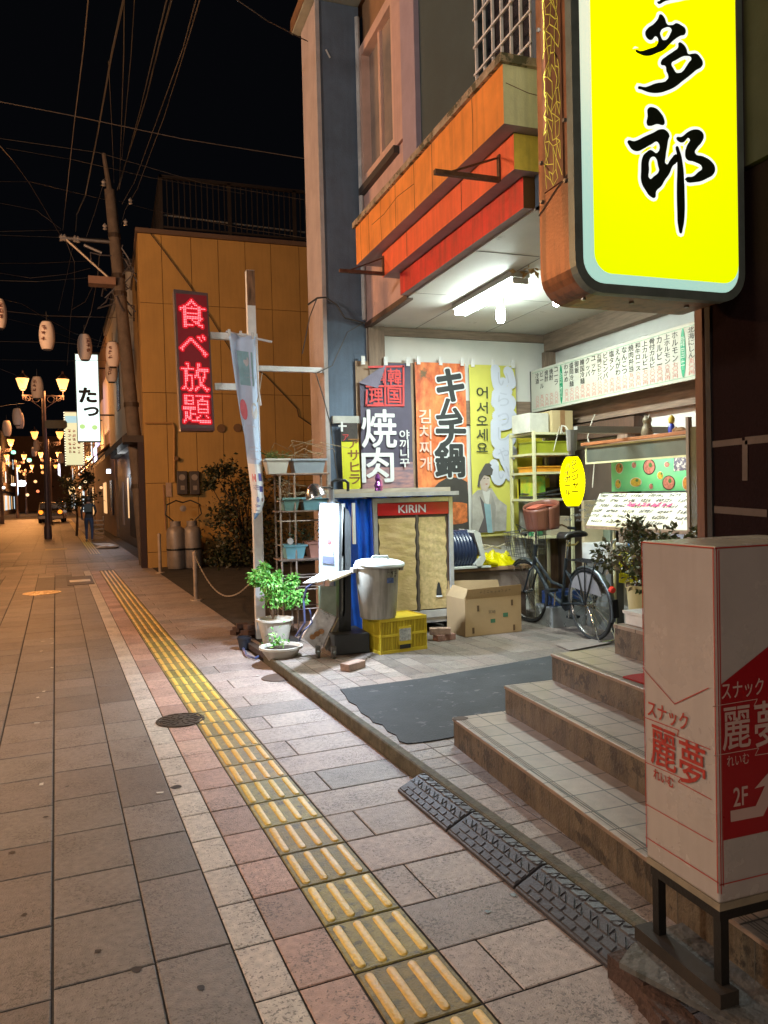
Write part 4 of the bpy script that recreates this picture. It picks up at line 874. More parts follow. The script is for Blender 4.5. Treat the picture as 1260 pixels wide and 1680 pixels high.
gold = M('gold_paper', (.62, .47, .24), .42, metal=.15, var=.3, vs=6, bump=.3, bs=14, stretch=(1, 1, 2), col2=(.48, .36, .15)); gold2 = M('gold_paper_mottled', (.58, .43, .21), .45, metal=.15, vs=26, bump=.3, bs=18, col2=(.40, .31, .13))
xm = FX0+.475
for i, (x0, x1, mt) in enumerate(((FX0+.06, xm-.02, gold), (xm+.02, FX1-.085, gold2))):
    dr = MB().box((x0-.012, FY-.006, FZ0+.24), (x1+.012, FY+.008, FZ1-.20)).build('door', M('door_dark', (.10, .08, .06), .3), fg)
    ph = i*3.1
    def f(u, v): 
        z = FZ0+.25+(FZ1-.21-FZ0-.25)*v; x = x0+(x1-x0)*u
        return V((x+.006*math.sin(v*40+ph)*(1 if u > .5 else -1)*(abs(u-.5)*2)**3, FY-.011-.005*abs(math.sin(z*31+x*9+ph))*math.exp(-((v-.75)/.25)**2)-.003*math.sin(x*26+z*5), z))
    m_ = MB(); m_.grid(f, 16, 60); m_.build('paper', mt, dr, smooth=True)
B('mullion', (xm-.008, FY-.024, FZ0+.235), (xm+.014, FY+.01, FZ1-.185), M('door_dark', (.10, .08, .06), .3), fg)
hp = MB(); c = py(720, 966, FY-.018); hp.quad(*[c+V((a, 0, b)) for a, b in ((-.03, -.075), (.035, -.075), (.028, -.01), (.012, .06), (.0, .075), (-.014, .05), (-.026, -.01))]); hp.build('torn_hole', M('hole_dark', (.02, .02, .018), .9), fg)
B('torn_paper', (c.x-.03, FY-.024, c.z-.085), (c.x+.036, FY-.014, c.z-.07), wh, fg)
B('base', (FX0+.02, FY+.0, FZ0+.105), (FX1-.02, FY+.55, FZ0+.16), alu, fg)
for x in (FX0+.05, FX1-.09):
    for y in (FY+.04, FY+.5): B('foot', (x, y, FZ0), (x+.04, y+.04, FZ0+.105), blk, fg)
# planks on top of the fridge and the tarp
pl_ = M('raw_plank', (.42, .36, .27), .75, var=.3, stretch=(1, 8, 8), vs=5)
root = T('long_plank', 'long pale plank lying along the top of the fridge, the back one of two', 'plank', (2.1, FY+.1, 1.56)); B('plank', (2.02, FY+.12, 1.535), (3.42, FY+.26, 1.60), pl_, root, rot=.02)
root = T('long_plank', 'weathered plank along the front top edge of the fridge over the blue sheet', 'plank', (2.1, FY-.1, 1.5)); B('plank', (1.98, FY-.12, 1.515), (3.40, FY+.06, 1.555), M('grey_plank', (.36, .35, .33), .75, var=.3), root, rot=-.012)
root = T('brown_stick', 'short brown stick lying across the planks beside the purple figurine', 'stick', (2.4, FY, 1.6)); MB().box((-.2, -.02, -.015), (.2, .02, .015), M_=Matrix.Rotation(.35, 3, 'Y')).build('stick', woodd, root); root.location = (2.47, FY-.05, 1.63)
fg2 = T('purple_figurine', 'small shiny purple and pink ornament on top of the planks', 'ornament', tuple(py(620, 800, FY-.06)))
c = py(620, 806, FY-.06); 
MB().lathe(c, [(0, 0), (.035, .005), (.03, .03), (.04, .06), (.02, .10), (.03, .13), (.018, .17), (0, .18)], 10).build('body', M('foil_purple', (.35, .10, .42), .2, metal=.6, var=.6, vs=30), fg2)
MB().lathe(c+V((.03, -.01, 0)), [(0, 0), (.02, .01), (.024, .05), (.012, .11), (0, .12)], 8).build('side_blob', M('foil_pink', (.6, .2, .35), .25, metal=.5), fg2)
tarp = M('blue_tarp', (.005, .10, .62), .45, var=.3, vs=5, bump=.3, bs=15)
tp_ = T('blue_sheet', 'bright blue plastic sheet hanging at the left side of the fridge', 'sheet', (2.25, FY-.02, AZ))
x0, x1 = 2.12, 2.475
m_ = MB(); m_.grid(lambda u, v: V((x0+(x1-x0)*u+.02*math.sin(v*5)*(1-u)+.10*v*v*(1-u), FY-.03+.03*math.sin(u*9+v*2)+.02*math.sin(u*21+1), 1.50+(AZ+.06-1.50)*v)), 24, 20); m_.build('sheet', tarp, tp_, smooth=True, solid=.004)
m_ = MB(); m_.grid(lambda u, v: V((x0+(FX1-x0)*u, FY-.05+.5*v, 1.508+.006*math.sin(u*30))), 30, 3); m_.build('top_fold', M('blue_tarp_dark', (.02, .09, .42), .5), tp_, smooth=True, solid=.003)
B('white_batten', (2.245, FY-.10, 1.05), (2.275, FY-.07, 1.46), wh, tp_)
# ================================================================== RUBBISH BIN, CRATE, BRICKS
ccx, ccy = 2.50, 6.75
yc = M('yellow_crate', (.62, .47, .03), .45, var=.15, vs=8, bump=.05)
def crate(name, label, cx, cyy, w, d, h, rot, mat, z=AZ, sticker=True):
    r = T(name, label, 'crate')
    m_ = MB(); t = .012
    for z0, z1 in ((0, .03), (h*.48, h*.48+.022), (h-.028, h)):
        for lo_, hi_ in (((-w/2, -d/2, z0), (w/2, -d/2+t, z1)), ((-w/2, d/2-t, z0), (w/2, d/2, z1)), ((-w/2, -d/2+t, z0), (-w/2+t, d/2-t, z1)), ((w/2-t, -d/2+t, z0), (w/2, d/2-t, z1))): m_.box(lo_, hi_)
    m_.build('rim', mat, r)
    m_ = MB(); nb = 30
    for i in range(nb+1):
        x = -w/2+.004+(w-.016)*i/nb; wide = i in (0, 7, 15, 22, 30); e = .012 if wide else .006
        for y in (-d/2+.003, d/2-.010): m_.box((x, y, .02), (x+e, y+.007, h-.02))
    for i in range(19):
        y = -d/2+.004+(d-.016)*i/18
        for x in (-w/2+.003, w/2-.010): m_.box((x, y, .02), (x+.007, y+(.012 if i % 6 == 0 else .006), h-.02))
    m_.build('slat', mat, r)
    if sticker: B('inner_shade_box', (-w/2+.014, -d/2+.014, .014), (w/2-.014, d/2-.014, h-.03), M('crate_shadow', (.36, .27, .02), .6), r)  # darker yellow box: shade between the slats put into its colour
    m_ = MB(); 
    for i in range(9): m_.box((-w/2+.012, -d/2+.02+i*(d-.05)/8, .004), (w/2-.012, -d/2+.03+i*(d-.05)/8, .012))
    m_.box((-w/2+.01, -d/2+.012, h-.012), (w/2-.01, d/2-.012, h-.006)) if sticker else None
    m_.build('base', mat, r)
    if sticker:
        B('label_plate', (-.05, -d/2-.006, h*.33), (.07, -d/2+.004, h*.68), M('sticker', (.50, .52, .50), .5, var=.5, vs=40), r); B('plate_frame', (-.06, -d/2-.004, h*.22), (.08, -d/2+.003, h*.74), mat, r); B('grip_hole', (-.045, -d/2-.005, h*.10), (.065, -d/2+.002, h*.22), M('hole_dark', (.02, .02, .018), .9), r)
    r.location = (cx, cyy, z); r.rotation_euler = (0, 0, rot); return r
crate('plastic_crate', 'yellow slatted plastic crate upside down under the grey rubbish bin', 2.47, 6.80, .50, .36, .32, .16, yc)
bn = T('rubbish_bin', 'grey plastic rubbish bin with an askew lid standing on the yellow crate', 'bin')
bgm = M('bin_grey', (.40, .39, .34), .5, var=.25, vs=4, bump=.05, streak=.35)
MB().lathe((0, 0, 0), [(0, .002), (.165, .002), (.175, .015), (.21, .50), (.225, .505), (.225, .53), (.205, .53), (.165, .03)], 32).build('body', bgm, bn, smooth=True)
MB().lathe((0, 0, .535), [(.232, -.015), (.24, .0), (.235, .02), (.20, .035), (.09, .05), (0, .052)], 32).build('lid', M('lid_grey', (.46, .50, .48), .45, var=.15), bn, smooth=True)
MB().tube([(-.09, 0, .575), (-.07, 0, .61), (.07, 0, .61), (.09, 0, .575)], .012, 6).build('lid_handle', M('lid_grey', (.46, .50, .48), .45), bn)
for s in (-1, 1): MB().box((s*.235-.02, -.05, .46), (s*.235+.02, .05, .505)).build('side_handle', bgm, bn, bevel=.005)
t = MB()
for i in range(3): scrawl(t, (.04+i*.035, -.207, .46-.01*i), (1, 0, 0), (0, 0, 1), .032, .06, R_, .004, 6)
t.build('pen_marks', M('pen_grey', (.12, .11, .10), .7), bn); B('sticker', (.03, -.212, .36), (.09, -.198, .41), M('sticker_blue', (.10, .16, .35), .5, var=.6, vs=25), bn)
bn.location = (2.29, 6.74, AZ+.321); bn.scale = (.97, .97, .93)
for ch in bn.children:
    if ch.name.startswith('lid'): ch.rotation_euler = (.05, .04, 0); 
brc = M('brick_red', (.34, .18, .14), .85, var=.4, vs=10, bump=.3)
for x, y, z, a, lb in ((3.06, 6.98, AZ, .15, 'lower brick of the pair on the ground by the fridge foot'), (3.02, 6.99, AZ+.062, -.35, 'upper brick lying crooked on another brick by the fridge foot'), (1.86, 6.16, AZ, .55, 'single brick lying alone in front of the black wheeled stand')):
    r = T('brick', lb, 'brick', group=None); MB().box((-.105, -.05, 0), (.105, .05, .06)).build('block', brc if (z == AZ and x > 2) else M('brick_pale', (.42, .28, .22), .85, var=.4, vs=10, bump=.3), r, bevel=.004); r.location = (x, y, z+.001); r.rotation_euler = (0, 0, a)
# ================================================================== CARDBOARD BOX, BENCH
card = M('cardboard', (.42, .28, .14), .75, var=.10, vs=3, bump=.06, bs=30); cardi = M('cardboard_inside', (.36, .25, .13), .8, var=.1)
cb = T('cardboard_box', 'open brown cardboard box with printed marks standing on the tiles by the bicycle', 'box')
w, d, h = .66, .40, .38
m_ = MB()
for lo_, hi_ in (((-w/2, -d/2, 0), (w/2, -d/2+.005, h)), ((-w/2, d/2-.005, 0), (w/2, d/2, h)), ((-w/2, -d/2+.005, 0), (-w/2+.005, d/2-.005, h)), ((w/2-.005, -d/2+.005, 0), (w/2, d/2-.005, h)), ((-w/2, -d/2, 0), (w/2, d/2, .006))): m_.box(lo_, hi_)
m_.build('walls', card, cb)
f_ = MB(); f_.prism([(-w/2+.01, -d/2, h), (w/2, -d/2, h), (w/2-.01, -d/2-.03, h+.115), (-w/2+.02, -d/2-.02, h+.10)], (0, .004, 0)); f_.build('front_flap', card, cb)
f_ = MB(); f_.prism([(-w/2, d/2, h), (w/2, d/2, h), (w/2-.02, d/2+.02, h+.12), (-w/2+.01, d/2+.03, h+.15)], (0, .004, 0)); f_.build('back_flap', cardi, cb)
f_ = MB(); f_.prism([(-w/2, -d/2+.01, h), (-w/2, d/2-.01, h), (-w/2+.06, d/2-.03, h+.11), (-w/2+.05, -d/2+.03, h+.10)], (.004, 0, 0)); f_.build('side_flap', cardi, cb)
t = MB(); rr = random.Random(11)
for i in range(9): scrawl(t, (-.16+i*.042, -d/2-.022, h+.065), (1, 0, 0), (0, 0, 1), .03, .03, rr, .004, 4)
put(t, '宮崎', (-.02, -d/2-.001, .235), UX, UZ, .085, .035, .0, .002); t.build('printed_marks', M('card_print', (.16, .12, .07), .7), cb)
t = MB()
for x, z, e in ((.14, .19, .03), (-.01, .14, .028), ): t.quad((x-e, -d/2-.002, z-e*.7), (x+e, -d/2-.002, z-e*.7), (x+e, -d/2-.002, z+e*.7), (x-e, -d/2-.002, z+e*.7))
t.build('green_stamp', M('card_green', (.06, .17, .09), .7), cb)
t = MB()
for x, z in ((-.18, .28), (.22, .31), (.24, .05), (-.24, .06)): t.box((x-.012, -d/2-.003, z-.03), (x+.012, -d/2-.001, z+.03))
t.build('hand_slot', M('card_dark', (.13, .07, .03), .8), cb)
cb.location = (3.62, 7.22, AZ+.001); cb.rotation_euler = (0, 0, .06)
be = T('low_bench', 'low brown timber bench against the back wall behind the cardboard box', 'bench', (3.5, 7.72, AZ))
B('top', (3.40, 7.66, .66), (4.46, 8.18, .70), M('bench_top', (.30, .18, .10), .5, var=.3, stretch=(1, 8, 8)), be, bevel=.004)
B('apron', (3.41, 7.70, .40), (4.44, 7.72, .658), M('bench_apron', (.20, .15, .12), .6, var=.3), be); B('lower_panel', (3.43, 7.74, .10), (4.42, 7.76, .398), M('bench_dark', (.12, .08, .06), .7), be)
for x in (3.42, 4.38): B('leg', (x, 7.76, AZ), (x+.05, 8.1, .658), woodd, be)
# cable reel / hose holder and gloves on the bench
cr_ = T('hose_reel', 'coil of dark blue hose in a white cradle on the bench', 'hose', (3.55, 7.8, .70))
c = V((3.60, 7.86, .90)); m_ = MB()
for k in range(8): m_.lathe(c+V((-.13+k*.038, 0, 0)), [(.20+.021*math.cos(t)*(1), .021*math.sin(t)) for t in [i*math.pi/4 for i in range(9)]], 26, axis=(1, .12, 0))
m_.build('coil', M('hose_blue', (.03, .045, .10), .35, var=.2), cr_, smooth=True)
m_ = MB(); m_.prism([(3.76, 7.62, .702), (3.80, 7.62, .702), (3.86, 7.62, .80), (3.80, 7.62, 1.09), (3.74, 7.62, 1.12), (3.72, 7.62, 1.09), (3.80, 7.62, .84), (3.74, 7.62, .74)], (0, .42, 0)); m_.box((3.40, 7.62, .702), (3.92, 8.04, .722)); m_.build('cradle', M('cradle_white', (.62, .64, .60), .5, var=.1), cr_)
gl = T('yellow_cloth', 'crumpled bright yellow rain cloth heaped on the bench', 'cloth', (4.05, 7.85, .70))
rr = random.Random(8); bumps = [(rr.uniform(3.85, 4.28), rr.uniform(7.72, 8.0), rr.uniform(.05, .11), rr.uniform(.05, .12)) for _ in range(26)]
def hgt(x, y): return sum(0 for _ in ())+max([0]+[h*math.exp(-((x-a)**2+(y-b)**2)/(r*r)) for a, b, r, h in bumps])
def gf(u, v):
    t = u*2*math.pi; R0 = 1+.18*math.sin(3*t+1)+.12*math.sin(5*t)+.07*math.sin(9*t); x = 4.07+.27*R0*v*math.cos(t); y = 7.85+.17*R0*v*math.sin(t)
    e = (1-v**3); return V((x, y, .703+e*(.05+1.1*hgt(x, y)+.02*math.sin(x*60+y*30)*v)))
m_ = MB(); m_.grid(gf, 60, 18); m_.build('heap', M('rain_yellow', (.75, .66, .0), .4, var=.1, bump=.3, bs=20), gl, smooth=True)
m_ = MB(); m_.tube([(3.80, 7.66, .84), (3.86, 7.67, .80), (3.93, 7.66, .76), (4.02, 7.66, .74)], .04, 8, .03); m_.build('sleeve', M('rain_yellow', (.75, .66, .0), .4), gl, smooth=True)
m_ = MB(); m_.tube([(3.9, 8.0, .90), (4.0, 7.9, .93), (4.12, 7.85, .90), (4.25, 7.9, .93), (4.3, 7.95, .9)], .009, 5); m_.tube([(3.92, 7.95, .86), (4.05, 7.8, .92), (4.2, 7.9, .88)], .008, 5); m_.build('pale_cord', M('cord_pale', (.55, .48, .35), .7), gl)
# ================================================================== BICYCLE
def bicycle():
    r = T('bicycle', 'dark city bicycle with wire basket and brown child seat parked on the tiles', 'bicycle')
    bl = M('bike_black', (.018, .022, .026), .35, metal=.3, var=.2); ch = M('bike_chrome', (.6, .6, .58), .2, metal=1, var=.1); frm = M('bike_grey_blue', (.028, .036, .042), .35, metal=.4, var=.2); tyre = M('tyre', (.015, .015, .015), .7)
    Rw = .335; ax = {'r': V((0, 0, Rw)), 'f': V((0, 1.10, Rw))}
    def wheel(c, steer=0):
        Mx = Matrix.Rotation(steer, 4, 'Z')
        w_ = MB(); w_.lathe((0, 0, 0), [(Rw-.018+.018*math.cos(t), .018*math.sin(t)) for t in [i*math.pi/4 for i in range(9)]], 36, axis=(1, 0, 0))
        o = w_.build('wheel', tyre, r, smooth=True)
        rm = MB().lathe((0, 0, 0), [(Rw-.036, -.012), (Rw-.045, 0), (Rw-.036, .012), (Rw-.03, 0), (Rw-.036, -.012)], 36, axis=(1, 0, 0)).build('rim', ch, o, smooth=True)
        sp_ = MB()
        for i in range(28):
            a = i*2*math.pi/28; s = .022 if i % 2 else -.022; b = a+(.5 if (i//2) % 2 else -.5)
            sp_.cyl((s, .02*math.cos(b), .02*math.sin(b)), (0, (Rw-.04)*math.cos(a), (Rw-.04)*math.sin(a)), .0017, n=4, cap=False)
        sp_.build('spokes', ch, o); MB().cyl((-.05, 0, 0), (.05, 0, 0), .018, n=10).build('hub', ch, o)
        o.location = c; o.rotation_euler = (0, 0, steer); return o
    wheel(ax['r']); wheel(ax['f'], .12)
    m_ = MB(); bb = V((0, .46, .28)); hd0, hd1 = V((0, .92, .62)), V((0, .86, .84)); st_ = V((0, .33, .74))
    m_.tube([bb, st_], .016, 8); m_.tube([bb, V((0, .66, .36)), V((0, .86, .58)), hd0], .021, 10); m_.tube([V((0, .39, .45)), V((0, .62, .48)), V((0, .84, .66)), V((0, .895, .72))], .015, 8); m_.tube([hd0, hd1], .021, 8)
    for s in (-1, 1): m_.tube([bb, V((s*.05, .1, Rw)), V((s*.05, 0, Rw))], .009, 6); m_.tube([V((0, .36, .62)), V((s*.05, .03, Rw+.02))], .008, 6); m_.tube([hd0, V((s*.045, .94, .58)), V((s*.05, 1.09, Rw))], .010, 6)
    m_.build('frame', frm, r, smooth=True)
    def fender(c, a0, a1, nm):
        f = MB(); f.grid(lambda u, v: c+V(((u-.5)*.055, (Rw+.022-.012*(2*u-1)**2)*math.cos(a0+(a1-a0)*v), (Rw+.022-.012*(2*u-1)**2)*math.sin(a0+(a1-a0)*v))), 4, 20); f.build(nm, M('fender', (.16, .19, .21), .3, metal=.7), r, smooth=True, solid=.002)
    fender(ax['r'], math.radians(40), math.radians(200), 'rear_mudguard'); fender(ax['f'], math.radians(-15), math.radians(120), 'front_mudguard')
    m_ = MB(); m_.quad(V((.03, -.20, .42)), V((.03, .10, .62)), V((.03, .14, .36)), V((.03, -.05, .30))); 
    k = 14; g = MB(); g.quad(*[V((.045, -.01+.24*math.cos(t), Rw+.06+.24*math.sin(t))) for t in [math.radians(20+150*i/k) for i in range(k+1)]]); g.build('skirt_guard', M('skirt_guard', (.20, .19, .20), .4, var=.2), r, solid=.003)
    g = MB(); g.quad(*[V((-.045, -.01+.24*math.cos(t), Rw+.06+.24*math.sin(t))) for t in [math.radians(20+150*i/k) for i in range(k+1)]]); g.build('skirt_guard', M('skirt_guard', (.20, .19, .20), .4, var=.2), r, solid=.003)
    B('chain_case', (.05, .02, Rw-.06), (.075, .50, Rw-.0), bl, r, bevel=.01)
    MB().cyl((.03, .46, .28), (.09, .46, .28), .075, n=16).build('crank', bl, r)
    for s, zz in ((1, .12), (-1, .44)): m_ = MB(); m_.tube([(s*.09, .46, .28), (s*.10, .46+.06*s, zz)], .009, 6); m_.build('crank_arm', ch, r); B('pedal', (s*.11-.005 if s > 0 else -.20, .41+.06*s, zz-.012), (.20 if s > 0 else -.105, .51+.06*s, zz+.012), bl, r)
    m_ = MB(); m_.tube([st_, V((0, .28, .92))], .013, 8); m_.build('seat_post', ch, r)
    s_ = MB(); s_.grid(lambda u, v: V(((.03+.09*(1-v)**1.3)*math.cos(u*math.pi)*(1 if True else 1), .40-.27*(1-v)+0, .93+.045*math.sin(u*math.pi)+.02*(1-v)**2)), 12, 10); s_.build('saddle', M('saddle_black', (.02, .02, .02), .4), r, smooth=True, solid=.03)
    MB().tube([(-.05, .18, .90), (-.04, .22, .87), (.04, .22, .87), (.05, .18, .90)], .009, 6).build('saddle_spring', M('brass', (.5, .4, .15), .4, metal=.8), r)
    m_ = MB(); 
    for x in (-.06, -.02, .02, .06): m_.tube([(x, -.26, .735), (x, .20, .74)], .006, 5)
    for y in (-.26, -.1, .06, .2): m_.tube([(-.06, y, .735), (.06, y, .735)], .006, 5)
    for s in (-1, 1): m_.tube([(s*.06, -.20, .73), (s*.055, 0, Rw)], .007, 5); m_.tube([(s*.06, -.05, .73), (s*.055, 0, Rw)], .006, 5); m_.tube([(s*.06, .10, .73), (s*.055, .01, Rw)], .006, 5)
    m_.build('rear_rack', bl, r)
    c = V((0, -.36, .50)); MB().cyl(c+V((0, .03, .01)), c, .030, .026, 14).build('rear_reflector', M('reflector_red', (.6, .03, .02), .2, emit=(1, .1, .05), es=.08), r); 
    B('mud_flap', (-.03, -.375, .26), (.03, -.362, .42), bl, r)
    m_ = MB(); m_.tube([V((0, .86, .84)), V((0, .83, 1.0))], .012, 8); m_.tube([(-.27, .66, .99), (-.24, .72, 1.02), (-.12, .84, 1.0), (0, .86, .98), (.12, .84, 1.0), (.24, .72, 1.02), (.27, .66, .99)], .011, 8); m_.build('handlebar', ch, r, smooth=True)
    for s in (-1, 1): MB().tube([(s*.27, .66, .99), (s*.285, .56, .985)], .016, 8).build('grip', bl, r)
    # front wire basket and the brown box above it
    bk = MB(); zb0, zb1 = .72, .97; y0, y1, xw = .92, 1.20, .17
    for i in range(9): 
        x = -xw+2*xw*i/8
        for y in (y0, y1): bk.tube([(x*.85, y+(.02 if y == y0 else -.02), zb0), (x, y, zb1)], .0022, 4)
    for i in range(7):
        y = y0+(y1-y0)*i/6
        for s in (-1, 1): bk.tube([(s*xw*.85, y, zb0), (s*xw, y, zb1)], .0022, 4)
    for k in range(6):
        z = zb0+(zb1-zb0)*k/5; e = .85+.15*k/5; bk.tube([(-xw*e, y0, z), (xw*e, y0, z), (xw*e, y1, z), (-xw*e, y1, z), (-xw*e, y0, z)], .0026 if k < 5 else .005, 4)
    bk.build('wire_basket', M('basket_wire', (.12, .12, .12), .4, metal=.5), r)
    cs = MB(); 
    def shell(u, v):
        t = 2*math.pi*u-math.pi/2; c_, s_ = math.cos(t), math.sin(t); sg = lambda q: (1 if q >= 0 else -1)*abs(q)**.75
        return V((.155*(1+.14*v)*sg(c_), .70+.115*(1+.12*v)*sg(s_), 1.0+v*(.22+.06*(c_*.5+.5)+.03*s_)))
    cs.grid(shell, 32, 8); cs.build('child_seat', M('seat_brown', (.16, .055, .035), .45, var=.2), r, smooth=True, solid=.012)
    rb = MB()
    for i in range(14):
        u = (i+.5)/14; rb.tube([shell(u, .05)*1.0+(shell(u, .05)-V((0, .70, 1.0))).normalized()*.004, shell(u, .95)+(shell(u, .95)-V((0, .70, 1.3))).normalized()*.004], .006, 4)
    rb.build('rib', M('seat_brown', (.16, .055, .035), .45), r)
    MB().grid(lambda u, v: V((-.12+.26*u, .62+.17*v, 1.215+.03*math.sin(math.pi*u))), 8, 4).build('seat_pad', M('pad_red', (.42, .10, .06), .6), r, solid=.02)
    m_ = MB(); m_.tube([(.03, .0, Rw), (.09, -.12, .18), (.10, -.20, .02)], .008, 6); m_.tube([(-.03, .0, Rw), (-.06, -.12, .18), (-.06, -.18, .02), (.10, -.20, .02)], .007, 6); m_.build('stand', ch, r)
    m_ = MB(); m_.tube([(.1, .84, 1.0), (.12, .95, 1.03), (.03, 1.0, .9), (0, .93, .7)], .0035, 5); m_.tube([(-.1, .84, 1.0), (-.14, .98, 1.06), (-.05, 1.02, .9), (0, .94, .72)], .0035, 5); m_.build('brake_cable', bl, r)
    return r
bk_r = bicycle(); bk_r.location = (4.34, 6.33, AZ); bk_r.rotation_euler = (0, math.radians(-4), math.radians(1)); bk_r.scale = (1.05, 1.05, 1.05)
# ================================================================== METAL RACK WITH GOODS (back corner)
rk = T('shelf_rack', 'cream metal shelf rack in the back corner crowded with trays and boards', 'shelf', (4.45, 7.56, AZ))
crm = M('rack_cream', (.62, .60, .36), .5, var=.15)
RX0, RX1, RY0, RY1 = 4.42, 4.90, 7.50, 8.02
for x in (RX0, RX1):
    for y in (RY0, RY1): B('upright', (x-.015, y-.015, AZ), (x+.015, y+.015, 2.20), crm, rk)
RZ = [2.16, 1.93, 1.72, 1.42, 1.0]
for z in RZ: B('shelf', (RX0-.012, RY0-.012, z), (RX1+.012, RY1+.012, z+.025), crm, rk)
def item(name, label, cat, lo_, hi_, mat, **k):
    r = T(name, label, cat, ((lo_[0]+hi_[0])/2, (lo_[1]+hi_[1])/2, lo_[2])); B('body', lo_, hi_, mat, r, bevel=.004, **k); return r
tray = lambda n, lb, lo_, hi_, mt: tr__(n, lb, lo_, hi_, mt)
def tr__(n, lb, lo_, hi_, mt):
    r = T(n, lb, 'tray', ((lo_[0]+hi_[0])/2, (lo_[1]+hi_[1])/2, lo_[2])); x0, y0, z0 = lo_; x1, y1, z1 = hi_; m_ = MB(); t = .008
    m_.box((x0, y0, z0), (x1, y1, z0+t)); m_.box((x0, y0, z0+t), (x1, y0+t, z1)); m_.box((x0, y1-t, z0+t), (x1, y1, z1)); m_.box((x0, y0+t, z0+t), (x0+t, y1-t, z1)); m_.box((x1-t, y0+t, z0+t), (x1, y1-t, z1)); m_.box((x0-.01, y0-.01, z1-.012), (x0, y1+.01, z1)); m_.box((x0, y0-.01, z1-.012), (x1, y0, z1)); m_.build('tub', mt, r); return r
pb_ = item('white_box', 'crumpled white carton on top of the shelf rack, left one', 'box', (4.36, 7.52, 2.187), (4.62, 7.86, 2.40), M('white_carton', (.56, .56, .48), .7, var=.2, bump=.3, bs=8), rot=.1)
cbx = item('small_carton', 'small tan carton with brown tape on top of the shelf rack', 'box', (4.66, 7.50, 2.187), (4.93, 7.84, 2.43), M('tan_carton', (.48, .38, .20), .7, var=.1)); B('tape', (4.765, 7.497, 2.187), (4.825, 7.50, 2.431), M('brown_tape', (.32, .18, .08), .5), cbx)
tr__('green_tray', 'olive green tray on the second shelf of the rack', (4.46, 7.52, 1.956), (4.88, 7.9, 2.09), M('olive_plastic', (.30, .33, .02), .5)); tr__('orange_tray', 'orange tray on the third shelf of the rack', (4.45, 7.50, 1.746), (4.88, 7.9, 1.81), M('orange_plastic', (.70, .30, .02), .45))
item('folded_bag', 'bright green and yellow folded bag between the shelves of the rack', 'bag', (4.47, 7.6, 1.446), (4.62, 7.95, 1.70), M('bag_green', (.12, .42, .06), .5, var=.6, vs=7, col2=(.6, .55, .02)))
item('yellow_folder', 'flat yellow folder leaning at the back of the shelf rack', 'folder', (4.47, 7.90, 1.446), (4.86, 7.98, 1.68), M('folder_yellow', (.62, .55, .03), .5))
for i, (x, y, a) in enumerate(((4.66, 7.72, .1), (4.63, 7.70, -.15), (4.68, 7.74, .3))):
    r = T('board', ('darkest', 'topmost', 'slanting')[i]+' of the black boards stacked on the fourth rack shelf', 'board'); MB().box((-.21, -.18, 0), (.21, .18, .012)).build('sheet', M('dark_board', (.05, .05, .045), .5, var=.3), r); r.location = (x, y, 1.447+i*.03+(.02 if i == 2 else 0)); r.rotation_euler = (0, -.08*i, a)
gb = T('green_barrel', 'green plastic tub on the lowest visible rack shelf', 'tub', (4.52, 7.7, 1.026)); MB().lathe((4.53, 7.68, 1.026), [(0, 0), (.08, 0), (.10, .30), (.105, .31), (.095, .31), (.09, .28), (0, .28)], 18).build('tub', M('tub_green', (.02, .25, .10), .4), gb, smooth=True)
item('grey_sheets', 'stack of pale brown sheets on the lowest visible rack shelf', 'paper', (4.64, 7.54, 1.026), (4.89, 7.9, 1.24), M('sheets', (.42, .36, .26), .7, var=.25, stretch=(1, 1, 20)))
item('yellow_poster', 'yellow printed card with black characters hanging behind the rack', 'poster', (4.42, YB-.02, 1.5), (5.0, YB-.008, 2.36), M('poster_yellow', (.62, .52, .03), .6, var=.2))
bp = [o for o in COL.objects if o.get('label') == 'yellow printed card with black characters hanging behind the rack'][0]
t = MB(); put(t, 'お\nす\nす\nめ', (4.48, YB-.021, 2.02), UX, UZ, .13, .5, .03, .003); t.build('lettering', bk_, bp)
# wires and a grey lantern bracket over the rack
wr = T('loose_cables', 'loose pale cables looping down beside the shelf rack', 'cable', (4.95, 7.3, 2.3))
MB().tube([at(925, 712, 8.6), at(918, 700, 8.6), at(915, 712, 8.6), at(908, 740, 8.6)], .006, 5).tube([at(976, 680, 8.1), at(968, 700, 8.1), at(964, 718, 8.1), at(975, 760, 8.0), at(972, 800, 7.9)], .006, 5).tube([at(920, 712, 8.6), at(922, 698, 8.6), at(928, 700, 8.5), at(940, 720, 8.3)], .010, 5).build('cable', M('cable_pale', (.5, .48, .4), .6), wr)
hd = T('wall_hanger', 'grey ribbed housing from which the yellow lantern hangs', 'bracket', tuple(at(938, 712, 7.0)))
MB().cyl(at(938, 706, 7.0), at(938, 740, 7.0), .055, .04, 10).cyl(at(938, 740, 7.0), at(938, 748, 7.0), .03, n=8).build('housing', M('grey_plastic', (.26, .27, .25), .5), hd)
B('arm', tuple(at(944, 705, 7.0)+V((0, -.03, -.03))), (5.10, at(944, 705, 7.0).y+.03, at(944, 705, 7.0).z+.03), M('grey_plastic', (.26, .27, .25), .5), hd)
